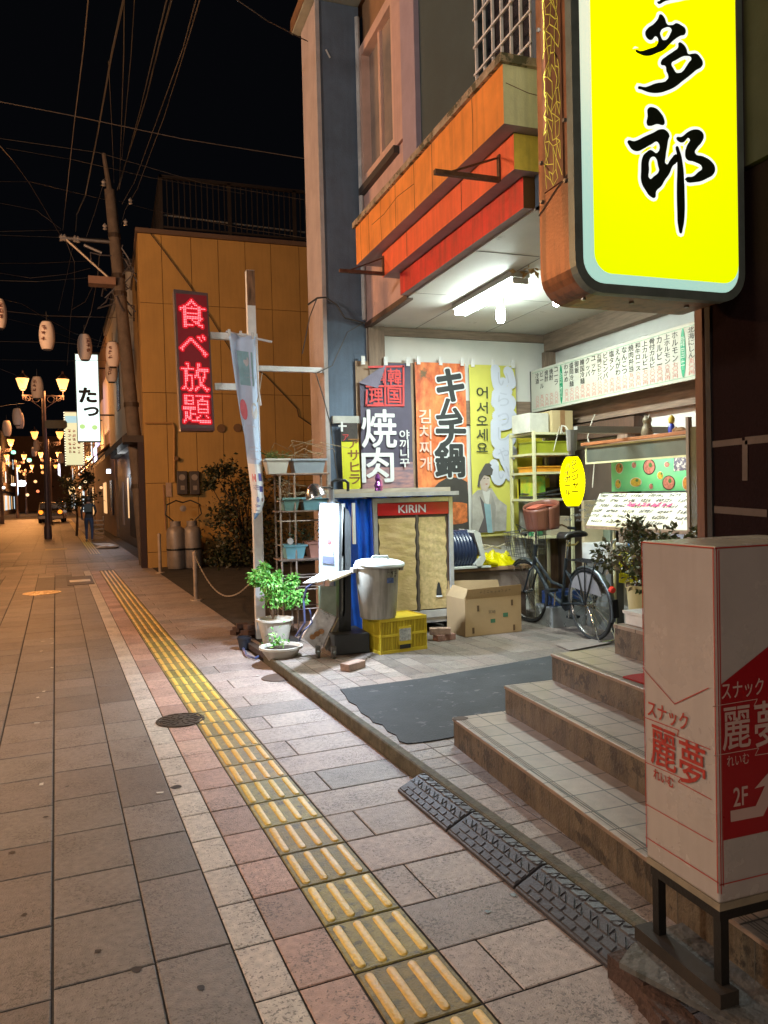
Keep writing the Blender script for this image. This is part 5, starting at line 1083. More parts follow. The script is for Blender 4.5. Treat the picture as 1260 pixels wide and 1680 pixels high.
# ================================================================== YELLOW LANTERN
yl = T('yellow_lantern', 'glowing yellow paper lantern with black characters hanging in the alcove', 'lantern', tuple(at(939, 790, 7.0)))
c = at(939, 790, 7.0); prof = []
for i in range(31):
    t = i/30; r = .115*(math.sin(math.pi*(.05+.90*t)))**.42*(.985+.015*math.cos(t*30*math.pi)); prof.append((r, -.225+.45*t))
MB().lathe(c, prof, 28).build('paper', signface('lantern_yellow', (1, .90, .0), (1, .93, .02), .62), yl, smooth=True)
l = bpy.data.lights.new('lantern_bulb', 'POINT'); l.energy = .35; l.color = (1, .95, .6); l.shadow_soft_size = .03
lo = bpy.data.objects.new('lantern_bulb_light', l); COL.objects.link(lo); lo.location = c; lo.parent = yl; lo.matrix_parent_inverse = Matrix.Translation(-V(c))
l = bpy.data.lights.new('lantern_spill', 'POINT'); l.energy = 3.5; l.color = (1, .92, .15); l.shadow_soft_size = .12
lo = bpy.data.objects.new('lantern_spill_light', l); COL.objects.link(lo); lo.location = c+V((0, 0, -.30)); lo.parent = yl; lo.matrix_parent_inverse = Matrix.Translation(-V(c))
for z in (-.235, .225): MB().cyl(c+V((0, 0, z-.0)), c+V((0, 0, z+.012)), .058, n=20).build('cap', M('cap_black', (.02, .02, .02), .4), yl)
u_ = rt.copy(); u_.z = 0; u_.normalize(); v_ = V((0, 0, 1)); nn = u_.cross(v_)
t = MB(); tmp = MB(); put(tmp, 'ジ\nン\nジ\nャ\nー', (0, 0, 0), (1, 0, 0), (0, 1, 0), .062, .29, .035, 0); 
def wrap(mb, tmp, ang0, z0):
    vs = []
    for p in tmp.v:
        zz = z0+p.y; tt = (zz+.225)/.45; r = .1165*(math.sin(math.pi*(.05+.90*min(max(tt, 0), 1))))**.42+.003; a = ang0+p.x/.115
        vs.append(c+(u_*math.sin(a)+nn*math.cos(a))*r+v_*zz)
    mb.add(vs, [f for f in tmp.f])
wrap(t, tmp, -.02, .05)
tmp = MB(); put(tmp, 'ハ\nイ\nボ\nー\nル', (0, 0, 0), (1, 0, 0), (0, 1, 0), .056, .28, .035, 0); wrap(t, tmp, -.62, .02)
t.build('lettering', M('lantern_ink', (.05, .035, .0), .7), yl)
# ================================================================== FOOD DISPLAY ON THE RIGHT
DX = 4.55
ds = T('food_display', 'lit dish display with a wooden top shelf and dark fascia by the right wall', 'display', (DX, 5.0, 1.0))
yA, yB_ = px(958, 730, DX).y, 4.6
za = px(1000, 722, DX).z
B('top_shelf', (DX-.04, yB_, za-.03), (DX+.50, yA, za), M('shelf_red_wood', (.36, .13, .05), .5, var=.25), ds, bevel=.003)
B('fascia', (DX, yB_, za-.20), (DX+.012, yA-.05, za-.055), M('fascia_grey', (.10, .11, .09), .5, var=.2), ds); B('fascia_trim', (DX-.008, yB_, za-.218), (DX+.013, yA-.05, za-.2005), crm, ds); B('fascia_trim', (DX-.008, yB_, za-.0545), (DX+.013, yA-.05, za-.038), crm, ds); B('fascia_trim', (DX-.008, yA-.05, za-.218), (DX+.013, yA-.03, za-.038), crm, ds)
MB().cyl((DX+.10, 4.9, za-.13), (DX+.10, yA-.3, za-.13), .018, n=8).build('hidden_tube', ME('display_tube', (.9, 1, .95), 10), ds)
l = bpy.data.lights.new('display_light', 'AREA'); l.shape = 'RECTANGLE'; l.size = .05; l.size_y = 1.3; l.energy = 4.5; l.color = (.92, 1, .95)
lo = bpy.data.objects.new('display_light_glow', l); COL.objects.link(lo); lo.location = (DX+.10, 5.5, za-.16); lo.rotation_euler = (0, math.radians(-25), 0); lo.parent = ds; lo.matrix_parent_inverse = Matrix.Translation(-ORG[ds.name])
PX = DX+.30; zt_, zb2 = px(1050, 742, PX).z, px(1050, 806, PX).z; yp0 = px(1003, 770, PX).y
gp = T('dish_poster', 'green poster of round dish photographs glowing inside the display', 'poster', (PX, 5.0, zb2))
grn = M('poster_green', (.10, .52, .22), .5, var=.35, vs=2.5, bump=0, col2=(.20, .60, .25))
B('sheet', (PX, yB_, zb2), (PX+.01, yp0, zt_), grn, gp)
pl = lambda x, y: px(x, y, PX-.003)
FIX = 0
dm = {'m': M('dish_meat', (.62, .22, .16), .5, var=.5, vs=40), 'd': M('dish_dark', (.04, .035, .03), .5), 'y': M('dish_yellow', (.65, .45, .05), .5, var=.4, vs=40), 'o': M('dish_orange', (.65, .25, .04), .5, var=.5, vs=45), 'w': M('dish_white', (.62, .60, .52), .5, var=.2, vs=40), 'g': M('dish_leaf', (.08, .22, .05), .5, var=.5, vs=50)}
def disc(nm, x, y, rw, rh, mt, lift=0):
    cc_ = px(x, y, PX-.003-lift); MB().quad(*[cc_+V((0, -rw*math.cos(t), rh*math.sin(t))) for t in [i*math.pi/10 for i in range(20)]]).build(nm, dm[mt], gp)
for x, y, rw, rh, k in ((1016, 760, .085, .07, 'o'), (1040, 755, .05, .04, 'm'), (1065, 758, .12, .095, 'm'), (1094, 754, .05, .035, 'm'), (1083, 772, .06, .05, 'y'), (1014, 791, .065, .06, 'y'), (1043, 788, .12, .06, 'y'), (1068, 795, .04, .035, 'm'), (1097, 789, .115, .085, 'm'), (1126, 790, .07, .08, 'o')):
    rw *= .66; rh *= .7; y += 3 if y > 774 else 8; disc('plate', x, y, rw*1.15, rh*1.15, 'd' if rw > .06 and k == 'm' else 'w'); disc('dish', x, y, rw, rh, k, .002); disc('garnish', x+2, y-3, rw*.3, rh*.35, 'g', .004)
MB().quad(pl(1105, 745), pl(1134, 742), pl(1134, 770), pl(1105, 774)).build('stones_photo', M('stones', (.10, .08, .12), .5, var=.1, vs=50, patch=((.5, .45, .4), 28, .5)), gp)
# sloping menu below
y0s = px(965, 840, DX).y
sm_ = T('sloping_menu', 'sloping hand written menu sheet with black lines and pink notes below the dish photographs', 'menu', (DX-.2, 5.0, 1.1))
A, B__, C_, D_ = px(984, 810, DX+.12), px(1150, 818, DX+.12), px(1150, 888, DX-.20), px(962, 861, DX-.20)
Af, Bf = V((DX+.12, A.y, A.z)), V((DX+.12, 4.55, A.z)); Df, Cf = V((DX-.20, D_.y, D_.z)), V((DX-.20, 4.1, D_.z-.0))
MB().prism([Af, Bf, Cf, Df], (.004, 0, -.012)).build('sheet', M('menu_paper', (.62, .60, .48), .5, var=.08, bump=.02), sm_)
B('edge', (DX-.215, 4.1, D_.z-.035), (DX-.195, D_.y, D_.z-.008), wood, sm_)
uS = (Bf-Af).normalized(); vS = (Af-Df); vS = (vS-uS*vS.dot(uS)).normalized(); nS = uS.cross(vS)
lenU = (Bf-Af).length; lenV = (Af-Df).dot(vS)
g = MB(); gp_ = MB(); rr = random.Random(21); rowc = 0
for row in range(6):
    x = .05; g = MB()
    while x < 1.6:
        wd = rr.choice((4, 5, 6)); 
        for k in range(wd): scrawl(g, Af+uS*(x-row*.05)-vS*(.035+row*lenV/6.3), uS, vS, .034, .044, rr, .003, 5, .17); x += .036
        x += .07
    g.build('handwritten_line', M('menu_ink', (.06, .06, .06), .6), sm_)
    if row == 2:
        for k in range(9): scrawl(gp_, Af+uS*(.62+k*.07)-vS*(.03+row*lenV/6.3-.01), uS, vS, .06, .055, rr, .005, 6, .22)
pass; gp_.build('pink_notes', M('pink_marker', (.75, .10, .28), .5), sm_)
MB().tube([(DX-.1, D_.y-.3, AZ), (DX-.1, D_.y-.3, D_.z-.03)], .014, 6).build('leg', crm, sm_)
MB().tube([(DX-.1, 4.9, AZ+.5), (DX-.1, 4.9, D_.z-.03)], .014, 6).build('leg', crm, sm_)
# side post of the display, seen edge on by the jamb
dp = T('folding_frame', 'narrow brown framed glass panel standing beside the door jamb', 'panel', (4.2, 4.85, AZ))
q0 = px(1131, 700, 4.2); B('glass', (4.2, q0.y-.14, .7), (4.215, q0.y, 2.0), M('gold_glass', (.16, .13, .06), .15, var=.4), dp); B('frame', (4.19, q0.y-.0, .6), (4.225, q0.y+.03, 2.08), wood, dp); B('frame', (4.19, q0.y-.17, .6), (4.225, q0.y-.14, 2.08), wood, dp)
# figures on the shelf
def catfig():
    c = px(1062, 712, DX+.1); c.z = za; r = T('cat_figurine', 'small spotted brown cat figurine sitting on the display shelf', 'figurine', tuple(c)); mt = M('cat_brown', (.22, .17, .10), .5, var=.5, vs=40, patch=((.05, .04, .03), 30, .55))
    MB().lathe(c, [(0, 0), (.05, .002), (.058, .03), (.048, .08), (.034, .11), (.036, .125), (.043, .145), (.038, .17), (.02, .185), (0, .19)], 14).build('body', mt, r, smooth=True)
    for s in (-1, 1): MB().cyl(c+V((0, s*.026, .17)), c+V((0, s*.032, .205)), .016, .001, 6).build('ear', mt, r); MB().cyl(c+V((-.036, s*.02, .0)), c+V((-.04, s*.018, .07)), .014, .010, 6).build('leg', mt, r)
catfig()
c = px(1102, 708, DX+.1); c.z = za; r = T('blue_yellow_figurine', 'small figurine with a blue body and yellow head on the display shelf', 'figurine', tuple(c))
MB().lathe(c, [(0, 0), (.028, .0), (.032, .04), (.022, .08), (.012, .09)], 10).build('body', M('fig_blue', (.03, .05, .40), .4), r, smooth=True); MB().lathe(c, [(.012, .088), (.026, .10), (.028, .13), (.014, .16), (0, .165)], 10).build('head', M('fig_yellow', (.60, .45, .05), .4), r, smooth=True)
c = px(1117, 711, DX+.1); c.z = za; r = T('brown_ornament', 'low lumpy brown ornament at the right end of the display shelf', 'ornament', tuple(c))
MB().lathe(c, [(0, 0), (.05, .0), (.06, .02), (.03, .045), (0, .05)], 9, sx=.8).lathe(c+V((0, .06, 0)), [(0, 0), (.03, .0), (.035, .03), (0, .06)], 8).build('body', M('orn_brown', (.30, .15, .06), .6, var=.4, vs=30), r, smooth=True)
# ================================================================== CLUTTER BETWEEN BIKE AND STEPS
def pot_(name, label, x, y, z, r0_, r1_, h, mat, soil=True):
    r = T(name, label, 'plant pot', (x, y, z)); MB().lathe((x, y, z), [(0, 0), (r0_, 0), (r1_, h-.02), (r1_*1.08, h-.02), (r1_*1.08, h), (r1_*.95, h), (r1_*.9, h-.03), (0, h-.03)], 24).build('pot', mat, r, smooth=True); return r
c = gz(1034, 1020, .735)
item('foam_box', 'white foam box standing on the top step', 'box', (2.86, 3.68, .736), (3.10, 3.84, .80), M('foam_white', (.66, .67, .64), .6, bump=.1))
lidp = [o for o in COL.objects if o.get('label') == 'white foam box standing on the top step'][0]; B('lid', (2.85, 3.67, .8005), (3.11, 3.85, .818), M('foam_white', (.66, .67, .64), .6), lidp)
yp = pot_('yellow_bucket_pot', 'tall cream bucket pot holding the leafy shrub behind the top step', 3.22, 4.12, .56, .085, .11, .36, M('bucket_cream', (.50, .47, .24), .5, var=.15))
def shrub(root, c, n, rad, size, mats, seed, stems=5, drop=0, hgt=None):
    rr = random.Random(seed); m_ = MB(); h = hgt or rad
    clumps = [(V((rr.gauss(0, .5)*rad, rr.gauss(0, .5)*rad, rr.uniform(-.6, .8)*h)), rr.uniform(.25, .5)*rad) for _ in range(11)]
    def reg(r):
        k, s = r.choice(clumps); d = V((r.gauss(0, 1), r.gauss(0, 1), r.gauss(0, 1))).normalized(); return c+k+d*s*r.uniform(.3, 1), d+V((0, 0, -.1-drop))
    leaves(m_, n, reg, size, rr, mats=len(mats)); m_.build('foliage', mats, root)
    b = MB()
    for k, s in clumps[:stems+4]: b.tube([c+V((0, 0, -h*1.1)), c+V((k.x*.3, k.y*.3, -h*.5)), c+k*.7, c+k], .008*rad/.25+.002, 5, .003)
    b.build('stem', M('stem_brown', (.14, .08, .045), .8), root)
gA, gB, gC = M('leaf_olive', (.11, .13, .05), .45, var=.3, bump=0), M('leaf_dull', (.07, .10, .04), .45, var=.3, bump=0), M('leaf_pale', (.19, .17, .10), .45, var=.3, bump=0)
shrub(yp, V((3.20, 4.12, 1.10)), 1700, .23, .042, [gA, gB, gC], 3)
yp2 = pot_('brown_pot', 'small dark brown pot with a creeping plant beside the foam box', 2.93, 3.42, .736, .05, .075, .13, M('pot_dark_brown', (.09, .05, .04), .5)); shrub(yp2, V((2.93, 3.42, .93)), 260, .10, .035, [gA, gB], 5)
yp3 = pot_('stone_pot', 'pot on the landing whose leaves show above the box sign', 3.35, 3.75, .736, .07, .10, .28, M('pot_dark_brown', (.09, .05, .04), .5)); shrub(yp3, V((3.35, 3.75, 1.18)), 300, .13, .05, [gA, gC], 6)
crate('plastic_crate', 'bright yellow crate full of bags behind the rear wheel of the bicycle', 4.86, 6.02, .42, .62, .30, .0, M('crate_lemon', (.72, .68, .02), .45), z=.62, sticker=False)
item('grey_tub', 'grey box under the lemon yellow crate', 'box', (4.68, 5.75, AZ), (5.06, 6.3, .615), M('tub_grey', (.35, .34, .30), .6, var=.2))
def bag(name, label, c, sx, sy, sz, mat, seed):
    r = T(name, label, 'bag', tuple(c)); rr = random.Random(seed); ph = [rr.uniform(0, 6) for _ in range(4)]
    def f(u, v): t = 2*math.pi*u; q = 1+.12*math.sin(3*t+ph[0]+v*4)+.08*math.sin(7*t+ph[1])+.05*math.sin(v*17+ph[2]); s = math.sin(math.pi*min(1, .12+v*.88))**.6; return V(c)+V((sx*q*s*math.cos(t), sy*q*s*math.sin(t), sz*v*(1+.06*math.sin(5*t+ph[3]))))
    m_ = MB(); m_.grid(f, 28, 12); m_.build('bag', mat, r, smooth=True); return r
bag('plastic_bag', 'white carrier bag heaped in the lemon yellow crate', (4.84, 5.95, .88), .17, .18, .17, M('bag_white', (.60, .62, .64), .4, bump=.4, bs=12), 1)
bag('plastic_bag', 'blue and white bag propped on the left of the lemon yellow crate', (4.76, 6.18, .88), .09, .09, .22, M('bag_blue', (.03, .22, .55), .4, bump=.4, bs=12, patch=((.6, .6, .6), 8, .52)), 2)
bag('plastic_bag', 'pale lilac bag on the right of the lemon yellow crate', (4.88, 5.75, .88), .15, .15, .24, M('bag_lilac', (.50, .50, .62), .4, bump=.4, bs=12), 3)
item('white_carton_box', 'low white carton behind the bicycle saddle', 'box', (4.72, 6.60, .80), (5.04, 7.05, .97), M('carton_white2', (.62, .63, .60), .6, var=.1)); item('grey_cabinet', 'grey cabinet under the white carton behind the bicycle', 'cabinet', (4.74, 6.58, AZ), (5.04, 7.02, .795), M('cab_grey', (.14, .14, .13), .5, var=.3))
item('tan_board', 'tall pale board leaning on the wall behind the lantern', 'board', (4.75, 7.05, .7), (5.0, 7.10, 1.42), M('pale_board', (.45, .38, .24), .7, var=.2)); item('green_board', 'dull green sheet leaning beside the pale board', 'board', (4.98, 6.92, .5), (5.05, 7.04, 1.50), M('green_sheet', (.14, .17, .12), .6, var=.2))
item('steel_pan', 'stack of steel trays under the bicycle frame', 'tray', (4.34, 7.05, AZ), (4.75, 7.4, .30), M('pan_steel', (.45, .47, .47), .3, metal=.6, var=.3)); item('blue_basin', 'dark blue basin on the stack of steel trays', 'basin', (4.4, 7.1, .305), (4.72, 7.36, .45), M('basin_blue', (.02, .05, .16), .4))
pc = T('flattened_cardboard', 'flat sheet of cardboard lying on the tiles under the bicycle', 'cardboard', (4.1, 6.2, AZ)); MB().prism([gz(912, 1058, AZ+.01), gz(935, 1068, AZ+.01), gz(1003, 1055, AZ+.01), gz(990, 1046, AZ+.01)], (0, 0, .006)).build('sheet', M('flat_card', (.20, .17, .15), .8), pc)
# ================================================================== BLACK WHEELED STAND WITH MENU PANELS
bs = T('menu_stand', 'black wheeled stand with a white lit panel, a jutting shelf and a shiny tilted sheet', 'stand', (1.95, 6.75, AZ))
sb = M('stand_black', (.028, .030, .030), .45, var=.3, vs=4); swh = M('panel_white', (.28, .31, .35), .3, var=.06, bump=0); slt = M('stand_side', (.20, .20, .18), .4, var=.2)
P = lambda x, y, Y=6.9: py(x, y, Y)
m_ = MB(); m_.prism([P(556, 823), P(572, 838), P(576, 850), P(576, 1046), P(556, 1046)], (0, .12, 0)); m_.build('column', sb, bs)
a, b = P(549, 1043, 6.72), P(607, 1070, 6.72); B('base', (a.x, 6.72, b.z), (b.x, 7.15, a.z), sb, bs, bevel=.006)
m_ = MB(); m_.prism([P(525, 824), P(556, 826), P(556, 950), P(524, 946)], (0, .03, 0)); m_.build('upper_panel', swh, bs)
m_ = MB(); m_.prism([P(556.5, 826), P(561, 828), P(560, 1000), P(556, 1014), P(540, 1045), P(533, 1062), P(536, 1068), P(546, 1050), P(566, 1006), P(566, 826)], (0, .035, 0)); m_.build('side_frame', slt, bs)
m_ = MB(); m_.prism([P(523, 962), P(552, 962), P(552, 1012), P(524, 998)], (0, .03, 0)); m_.build('lower_panel', M('panel_mirror', (.30, .36, .28), .2, var=.3, vs=5), bs)
pl3 = MB(); pl3.prism([P(496, 1046, 6.8), P(523, 1000, 6.8), P(551, 1013, 6.8), P(524, 1070, 6.8)], (.0, .03, .01)); pl3.build('tilted_sheet', M('sheet_silver', (.80, .78, .76), .3, metal=.2, var=.5, vs=7), bs)
m_ = MB()
for i, (x, y) in enumerate(((513, 1045), (520, 1040), (527, 1036))): c = P(x, y, 6.785); m_.quad(*[c+V((.03*math.cos(t), 0, .025*math.sin(t))) for t in [k*math.pi/5 for k in range(10)]])
m_.build('printed_dish', M('dish_print', (.45, .2, .06), .3, var=.4), bs)
m_ = MB(); z = P(530, 952, 6.6).z; m_.prism([(P(497, 958, 6.5).x, 6.5, z-.01), (P(520, 958, 6.4).x, 6.4, z), (P(585, 946, 6.9).x, 6.9, z+.03), (P(530, 945, 6.95).x, 6.95, z+.03)], (0, 0, .012)); m_.build('shelf', M('panel_white2', (.60, .62, .62), .35), bs)
m_ = MB(); m_.tube([V((P(536, 966, 6.5).x, 6.42, z+.005)), V((P(584, 946, 6.9).x, 6.86, z+.045))], .016, 6); m_.build('shelf_bar', M('bar_tan', (.45, .36, .24), .6), bs)
t = MB(); rr = random.Random(9)
for i in range(3):
    for k in range(4): scrawl(t, P(531+i*8, 905+k*5), UX, UZ, .025, .02, rr, .004, 4)
t.quad(P(528, 878, 6.895), P(548, 878, 6.895), P(548, 879, 6.895), P(528, 879, 6.895)); t.build('panel_print', M('print_grey', (.12, .12, .15), .5), bs)
MB().quad(*[P(540, 888, 6.894)+V((.018*math.cos(a_), 0, .022*math.sin(a_))) for a_ in [k*math.pi/5 for k in range(10)]]).build('red_print', M('print_scarlet', (.60, .06, .06), .7), bs)
MB().quad(P(529, 912, 6.894), P(548, 914, 6.894), P(548, 926, 6.894), P(529, 924, 6.894)).build('grey_print', M('print_slate', (.10, .11, .16), .5), bs)
def caster(c, nm='caster'):
    c = V(c); m_ = MB().cyl(c+V((-.012, 0, .038)), c+V((.014, 0, .038)), .038, n=14).box((c.x-.02, c.y-.02, c.z+.045), (c.x+.022, c.y+.02, c.z+.11)); m_.build(nm, M('caster_grey', (.12, .12, .11), .4, metal=.3), bs)
for x, y in ((2.30, 6.77), (2.02, 6.80), (2.32, 7.1), (2.04, 7.1)): caster((x, y, AZ))
for x, y in ((1.82, 6.62), (1.70, 6.72)): caster((x, y, AZ))
B('handle_bar', tuple(P(543, 788, 6.95)), (P(572, 800, 6.95).x, 7.0, P(543, 800, 6.95).z+.10), sb, bs) if False else MB().tube([P(545, 803, 6.9), P(545, 791, 6.9), P(550, 788, 6.9), P(566, 788, 6.9), P(571, 792, 6.9), P(571, 806, 6.9)], .014, 6).build('handle', sb, bs, smooth=True)
MB().tube([P(543, 795, 6.95), P(545, 826, 6.95)], .025, 6).build('neck', swh, bs)
# clamp lamp
cl_ = T('clamp_lamp', 'small silver clamp lamp shining on the black stand and the potted shrub', 'lamp', tuple(P(512, 808, 6.75)))
hc = P(516, 806, 6.72); hd_ = V((.25, -.15, -.95)).normalized()
MB().lathe(hc-hd_*.07, [(.015, 0), (.05, .02), (.085, .07), (.098, .125), (.092, .125), (.078, .07), (.04, .028), (0, .02)], 20, axis=tuple(hd_)).build('shade', M('lamp_chrome', (.45, .45, .45), .2, metal=.9), cl_, smooth=True)
MB().lathe(hc-hd_*.04, [(0, 0), (.02, .02), (.03, .04), (.03, .07), (0, .08)], 14, axis=tuple(hd_)).build('bulb', ME('clamp_bulb', (.85, .93, 1), 60), cl_, smooth=True)
MB().tube([hc-hd_*.06, P(530, 800, 6.8), P(545, 800, 6.88)], .009, 6).build('arm', sb, cl_)
l = bpy.data.lights.new('clamp_light', 'SPOT'); l.energy = CLAMP; l.spot_size = math.radians(165); l.spot_blend = .6; l.color = (.68, .82, 1); l.shadow_soft_size = .04
lo = bpy.data.objects.new('clamp_light_beam', l); COL.objects.link(lo); lo.location = hc+hd_*.08; lo.rotation_euler = hd_.to_track_quat('-Z', 'Y').to_euler(); lo.parent = cl_; lo.matrix_parent_inverse = Matrix.Translation(-ORG[cl_.name])
# ================================================================== POTS AND GREEN SHRUB BY THE POST
wpt = M('pot_white', (.62, .58, .50), .35, var=.12)
c = gz(457, 1062, .06); pk1 = pot_('planter', 'round white planter holding the bright green shrub beside the white post', c.x+.02, c.y+.25, .04, .12, .175, .27, wpt)
sh_c = V((c.x+.02, c.y+.25, .62))
MB().lathe((c.x+.02, c.y+.25, .04), [(0, .235), (.15, .235)], 16).build('soil', M('soil', (.06, .045, .03), .95, bump=.8), pk1)
g1, g2, g3 = M('leaf_bright', (.16, .50, .07), .4, var=.25, bump=0), M('leaf_mid', (.09, .34, .05), .4, var=.25, bump=0), M('leaf_lime', (.32, .60, .14), .4, var=.2, bump=0)
shrub(pk1, sh_c+V((-.02, 0, .02)), 2400, .23, .042, [g1, g2, g3], 12, drop=.5, hgt=.30)
c2 = gz(467, 1092, .02); pk2 = T('bowl_planter', 'wide low white bowl planter with bare soil and a sprig, in front of the shrub', 'plant pot', tuple(c2))
o0 = V((c2.x, c2.y+.14, .0)); MB().lathe(o0, [(0, .0), (.10, .0), (.115, .02), (.11, .04), (.185, .15), (.20, .155), (.20, .175), (.175, .175), (.16, .14), (0, .14)], 30).build('bowl', wpt, pk2, smooth=True); MB().lathe(o0, [(0, .155), (.168, .15)], 18).build('soil', M('soil', (.06, .045, .03), .95), pk2); m_ = MB(); rr = random.Random(2); leaves(m_, 90, lambda r: (o0+V((-.04+r.gauss(0, .05), r.gauss(0, .04), .17+abs(r.gauss(0, .07)))), (r.gauss(0, 1), r.gauss(0, 1), 1)), .04, rr, mats=2); m_.build('sprig', [g2, g3], pk2)
r = pot_('black_pot', 'small black pot against the foot of the white post', c.x-.28, c.y+.35, .0, .05, .07, .13, M('pot_black', (.02, .022, .03), .4)); 
cb_ = T('power_cable', 'blue grey cable snaking round the pots at the foot of the white post', 'cable', tuple(gz(415, 1070, .02)))
MB().tube([gz(398, 1062, .02), gz(404, 1075, .02), gz(418, 1080, .02), gz(436, 1072, .02), gz(425, 1060, .02), gz(408, 1055, .03), gz(400, 1062, .02)], .012, 6).tube([at(486, 1044, 6.9), at(500, 1022, 6.9), at(498, 985, 6.95), at(503, 965, 6.95), at(515, 955, 6.95)], .011, 6).tube([at(490, 1052, 6.9), at(497, 1036, 6.9), at(512, 1022, 6.95), at(508, 1000, 7.0)], .008, 5).build('flex', M('flex_blue', (.08, .10, .22), .4), cb_)
bx = T('brick_heap', 'broken red bricks piled at the foot of the white post', 'rubble', tuple(gz(400, 1045))); m_ = MB(); rr = random.Random(6)
for k in range(9): q = gz(390+k*4.5, 1050-abs(k-4)*2, 0); m_.box((q.x-.06, q.y+.0, .0+(k % 3)*.05), (q.x+.06, q.y+.10, .05+(k % 3)*.05), rot=rr.uniform(-1, 1))
m_.build('pieces', brk, bx)
bm2 = T('fallen_timber', 'dark plank lying from the post foot down to the kerb end', 'plank', tuple(gz(430, 1085))); m_ = MB(); a, b = gz(405, 1058, .02), gz(480, 1108, .02); d = (b-a).normalized(); s_ = V((-d.y, d.x, 0))*.035; m_.prism([a-s_, b-s_, b+s_, a+s_], (0, 0, .05)); m_.build('timber', M('timber_wet', (.05, .03, .02), .6, var=.4), bm2)
pt = gz(468, 1110, .0); m_ = MB(); m_.lathe((pt.x-.05, pt.y-.02, .003), [(0, .004), (.14, .004), (.145, 0)], 28, sx=1.1); r = T('round_lid', 'dark round drain lid below the white bowl planter', 'drain cover', tuple(pt)); m_.build('lid', M('lid_rust', (.10, .06, .04), .7, var=.4), r)
# ================================================================== PLANT SHELF
ps = T('plant_shelf', 'rusty tubular plant shelf in front of the pier with planter boxes on its tiers', 'shelf', (1.95, 8.1, 0))
rs = M('rusty_tube', (.42, .34, .28), .5, metal=.3, var=.5, vs=18); Yf, Yr = 7.95, 8.22
def PX_(x, Y=Yf): return py(x, 900, Y).x
xl, xr = PX_(463), PX_(540)
m_ = MB()
zt5 = py(485, 777, Yf).z
for x in (PX_(462), PX_(486), PX_(540)):
    m_.tube([(x, Yf, 0), (x, Yf, zt5-.03), (x+.02, Yf, zt5)], .011, 6); m_.tube([(x, Yr, 0), (x, Yr, zt5)], .011, 6)
for y in (777, 822, 855, 895, 920, 948, 968, 1000):
    z = py(485, y, Yf).z; m_.tube([(xl, Yf, z), (xr, Yf, z)], .007, 5); m_.tube([(xl, Yr, z), (xr, Yr, z)], .007, 5); m_.tube([(xl, Yf, z), (xl, Yr, z)], .006, 5)
m_.build('frame', rs, ps, smooth=True)
zs = {k: py(485, k, Yf).z for k in (777, 838, 917)}
for k in (777, 838, 917): B('tier', (xl-.04, Yf-.02, zs[k]-.012), (xr+.02, Yr+.02, zs[k]+.002), M('tier_rust', (.30, .20, .15), .6, var=.5), ps)
def planter(label, x0, x1, z, h, mat, y=Yf-.02, plant=None, seed=0):
    r = T('planter_box', label, 'planter', ((x0+x1)/2, y, z)); m_ = MB(); i = .03
    for t_, (e, zz) in enumerate((( 0, 0),)): pass
    lo4 = [V((x0+i, y+i, z)), V((x1-i, y+i, z)), V((x1-i, y+.24-i, z)), V((x0+i, y+.24-i, z))]; hi4 = [V((x0, y, z+h)), V((x1, y, z+h)), V((x1, y+.24, z+h)), V((x0, y+.24, z+h))]
    m_.add(lo4+hi4, [(0, 3, 2, 1), (0, 1, 5, 4), (1, 2, 6, 5), (2, 3, 7, 6), (3, 0, 4, 7)]); m_.build('trough', mat, r)
    m_ = MB(); 
    for lo_, hi_ in (((x0-.012, y-.012, z+h-.02), (x1+.012, y+.006, z+h)), ((x0-.012, y+.234, z+h-.02), (x1+.012, y+.252, z+h)), ((x0-.012, y+.006, z+h-.02), (x0+.006, y+.234, z+h)), ((x1-.006, y+.006, z+h-.02), (x1+.012, y+.234, z+h))): m_.box(lo_, hi_)
    m_.build('rim', mat, r); MB().quad((x0+.01, y+.01, z+h-.025), (x1-.01, y+.01, z+h-.025), (x1-.01, y+.23, z+h-.025), (x0+.01, y+.23, z+h-.025)).build('soil', M('soil', (.06, .045, .03), .95), r)
    if plant:
        rr = random.Random(seed); m_ = MB()
        if plant == 'grass':
            for k in range(70): p = V((rr.uniform(x0+.02, x1-.02), y+rr.uniform(.03, .2), z+h-.03)); hh = rr.uniform(.05, .13); m_.tube([p, p+V((rr.gauss(0, .02), rr.gauss(0, .02), hh*.6)), p+V((rr.gauss(0, .06), rr.gauss(0, .04), hh))], .0025, 3)
            m_.build('grass', M('grass_dull', (.12, .20, .05), .6), r)
        else:
            for k in range(14): p = V((rr.uniform(x0+.02, x1-.02), y+rr.uniform(.03, .2), z+h-.03)); hh = rr.uniform(.08, .26); m_.tube([p, p+V((rr.gauss(0, .04), rr.gauss(0, .03), hh*.6)), p+V((rr.gauss(0, .10), rr.gauss(0, .05), hh)), p+V((rr.gauss(0, .14), rr.gauss(0, .05), hh*.7))], .003, 3)
            m_.build('dry_stems', M('dry_stem', (.35, .27, .16), .8), r)
planter('white planter box of thin grass on the top tier of the plant shelf', PX_(441), PX_(478), zs[777], .16, M('trough_white', (.60, .60, .55), .45, var=.12), plant='grass', seed=1)
planter('grey planter box of dry stems on the top tier of the plant shelf', PX_(484), PX_(538), zs[777], .155, M('trough_grey', (.30, .36, .42), .45, var=.1), plant='dry', seed=2)
planter('green grey planter box on the second tier, left one', PX_(466), PX_(494), zs[838], .14, M('trough_green', (.14, .27, .25), .45), plant='dry', seed=3); planter('blue planter box on the second tier, right one behind the lamp', PX_(498), PX_(540), zs[838], .14, M('trough_blue', (.18, .38, .45), .45))
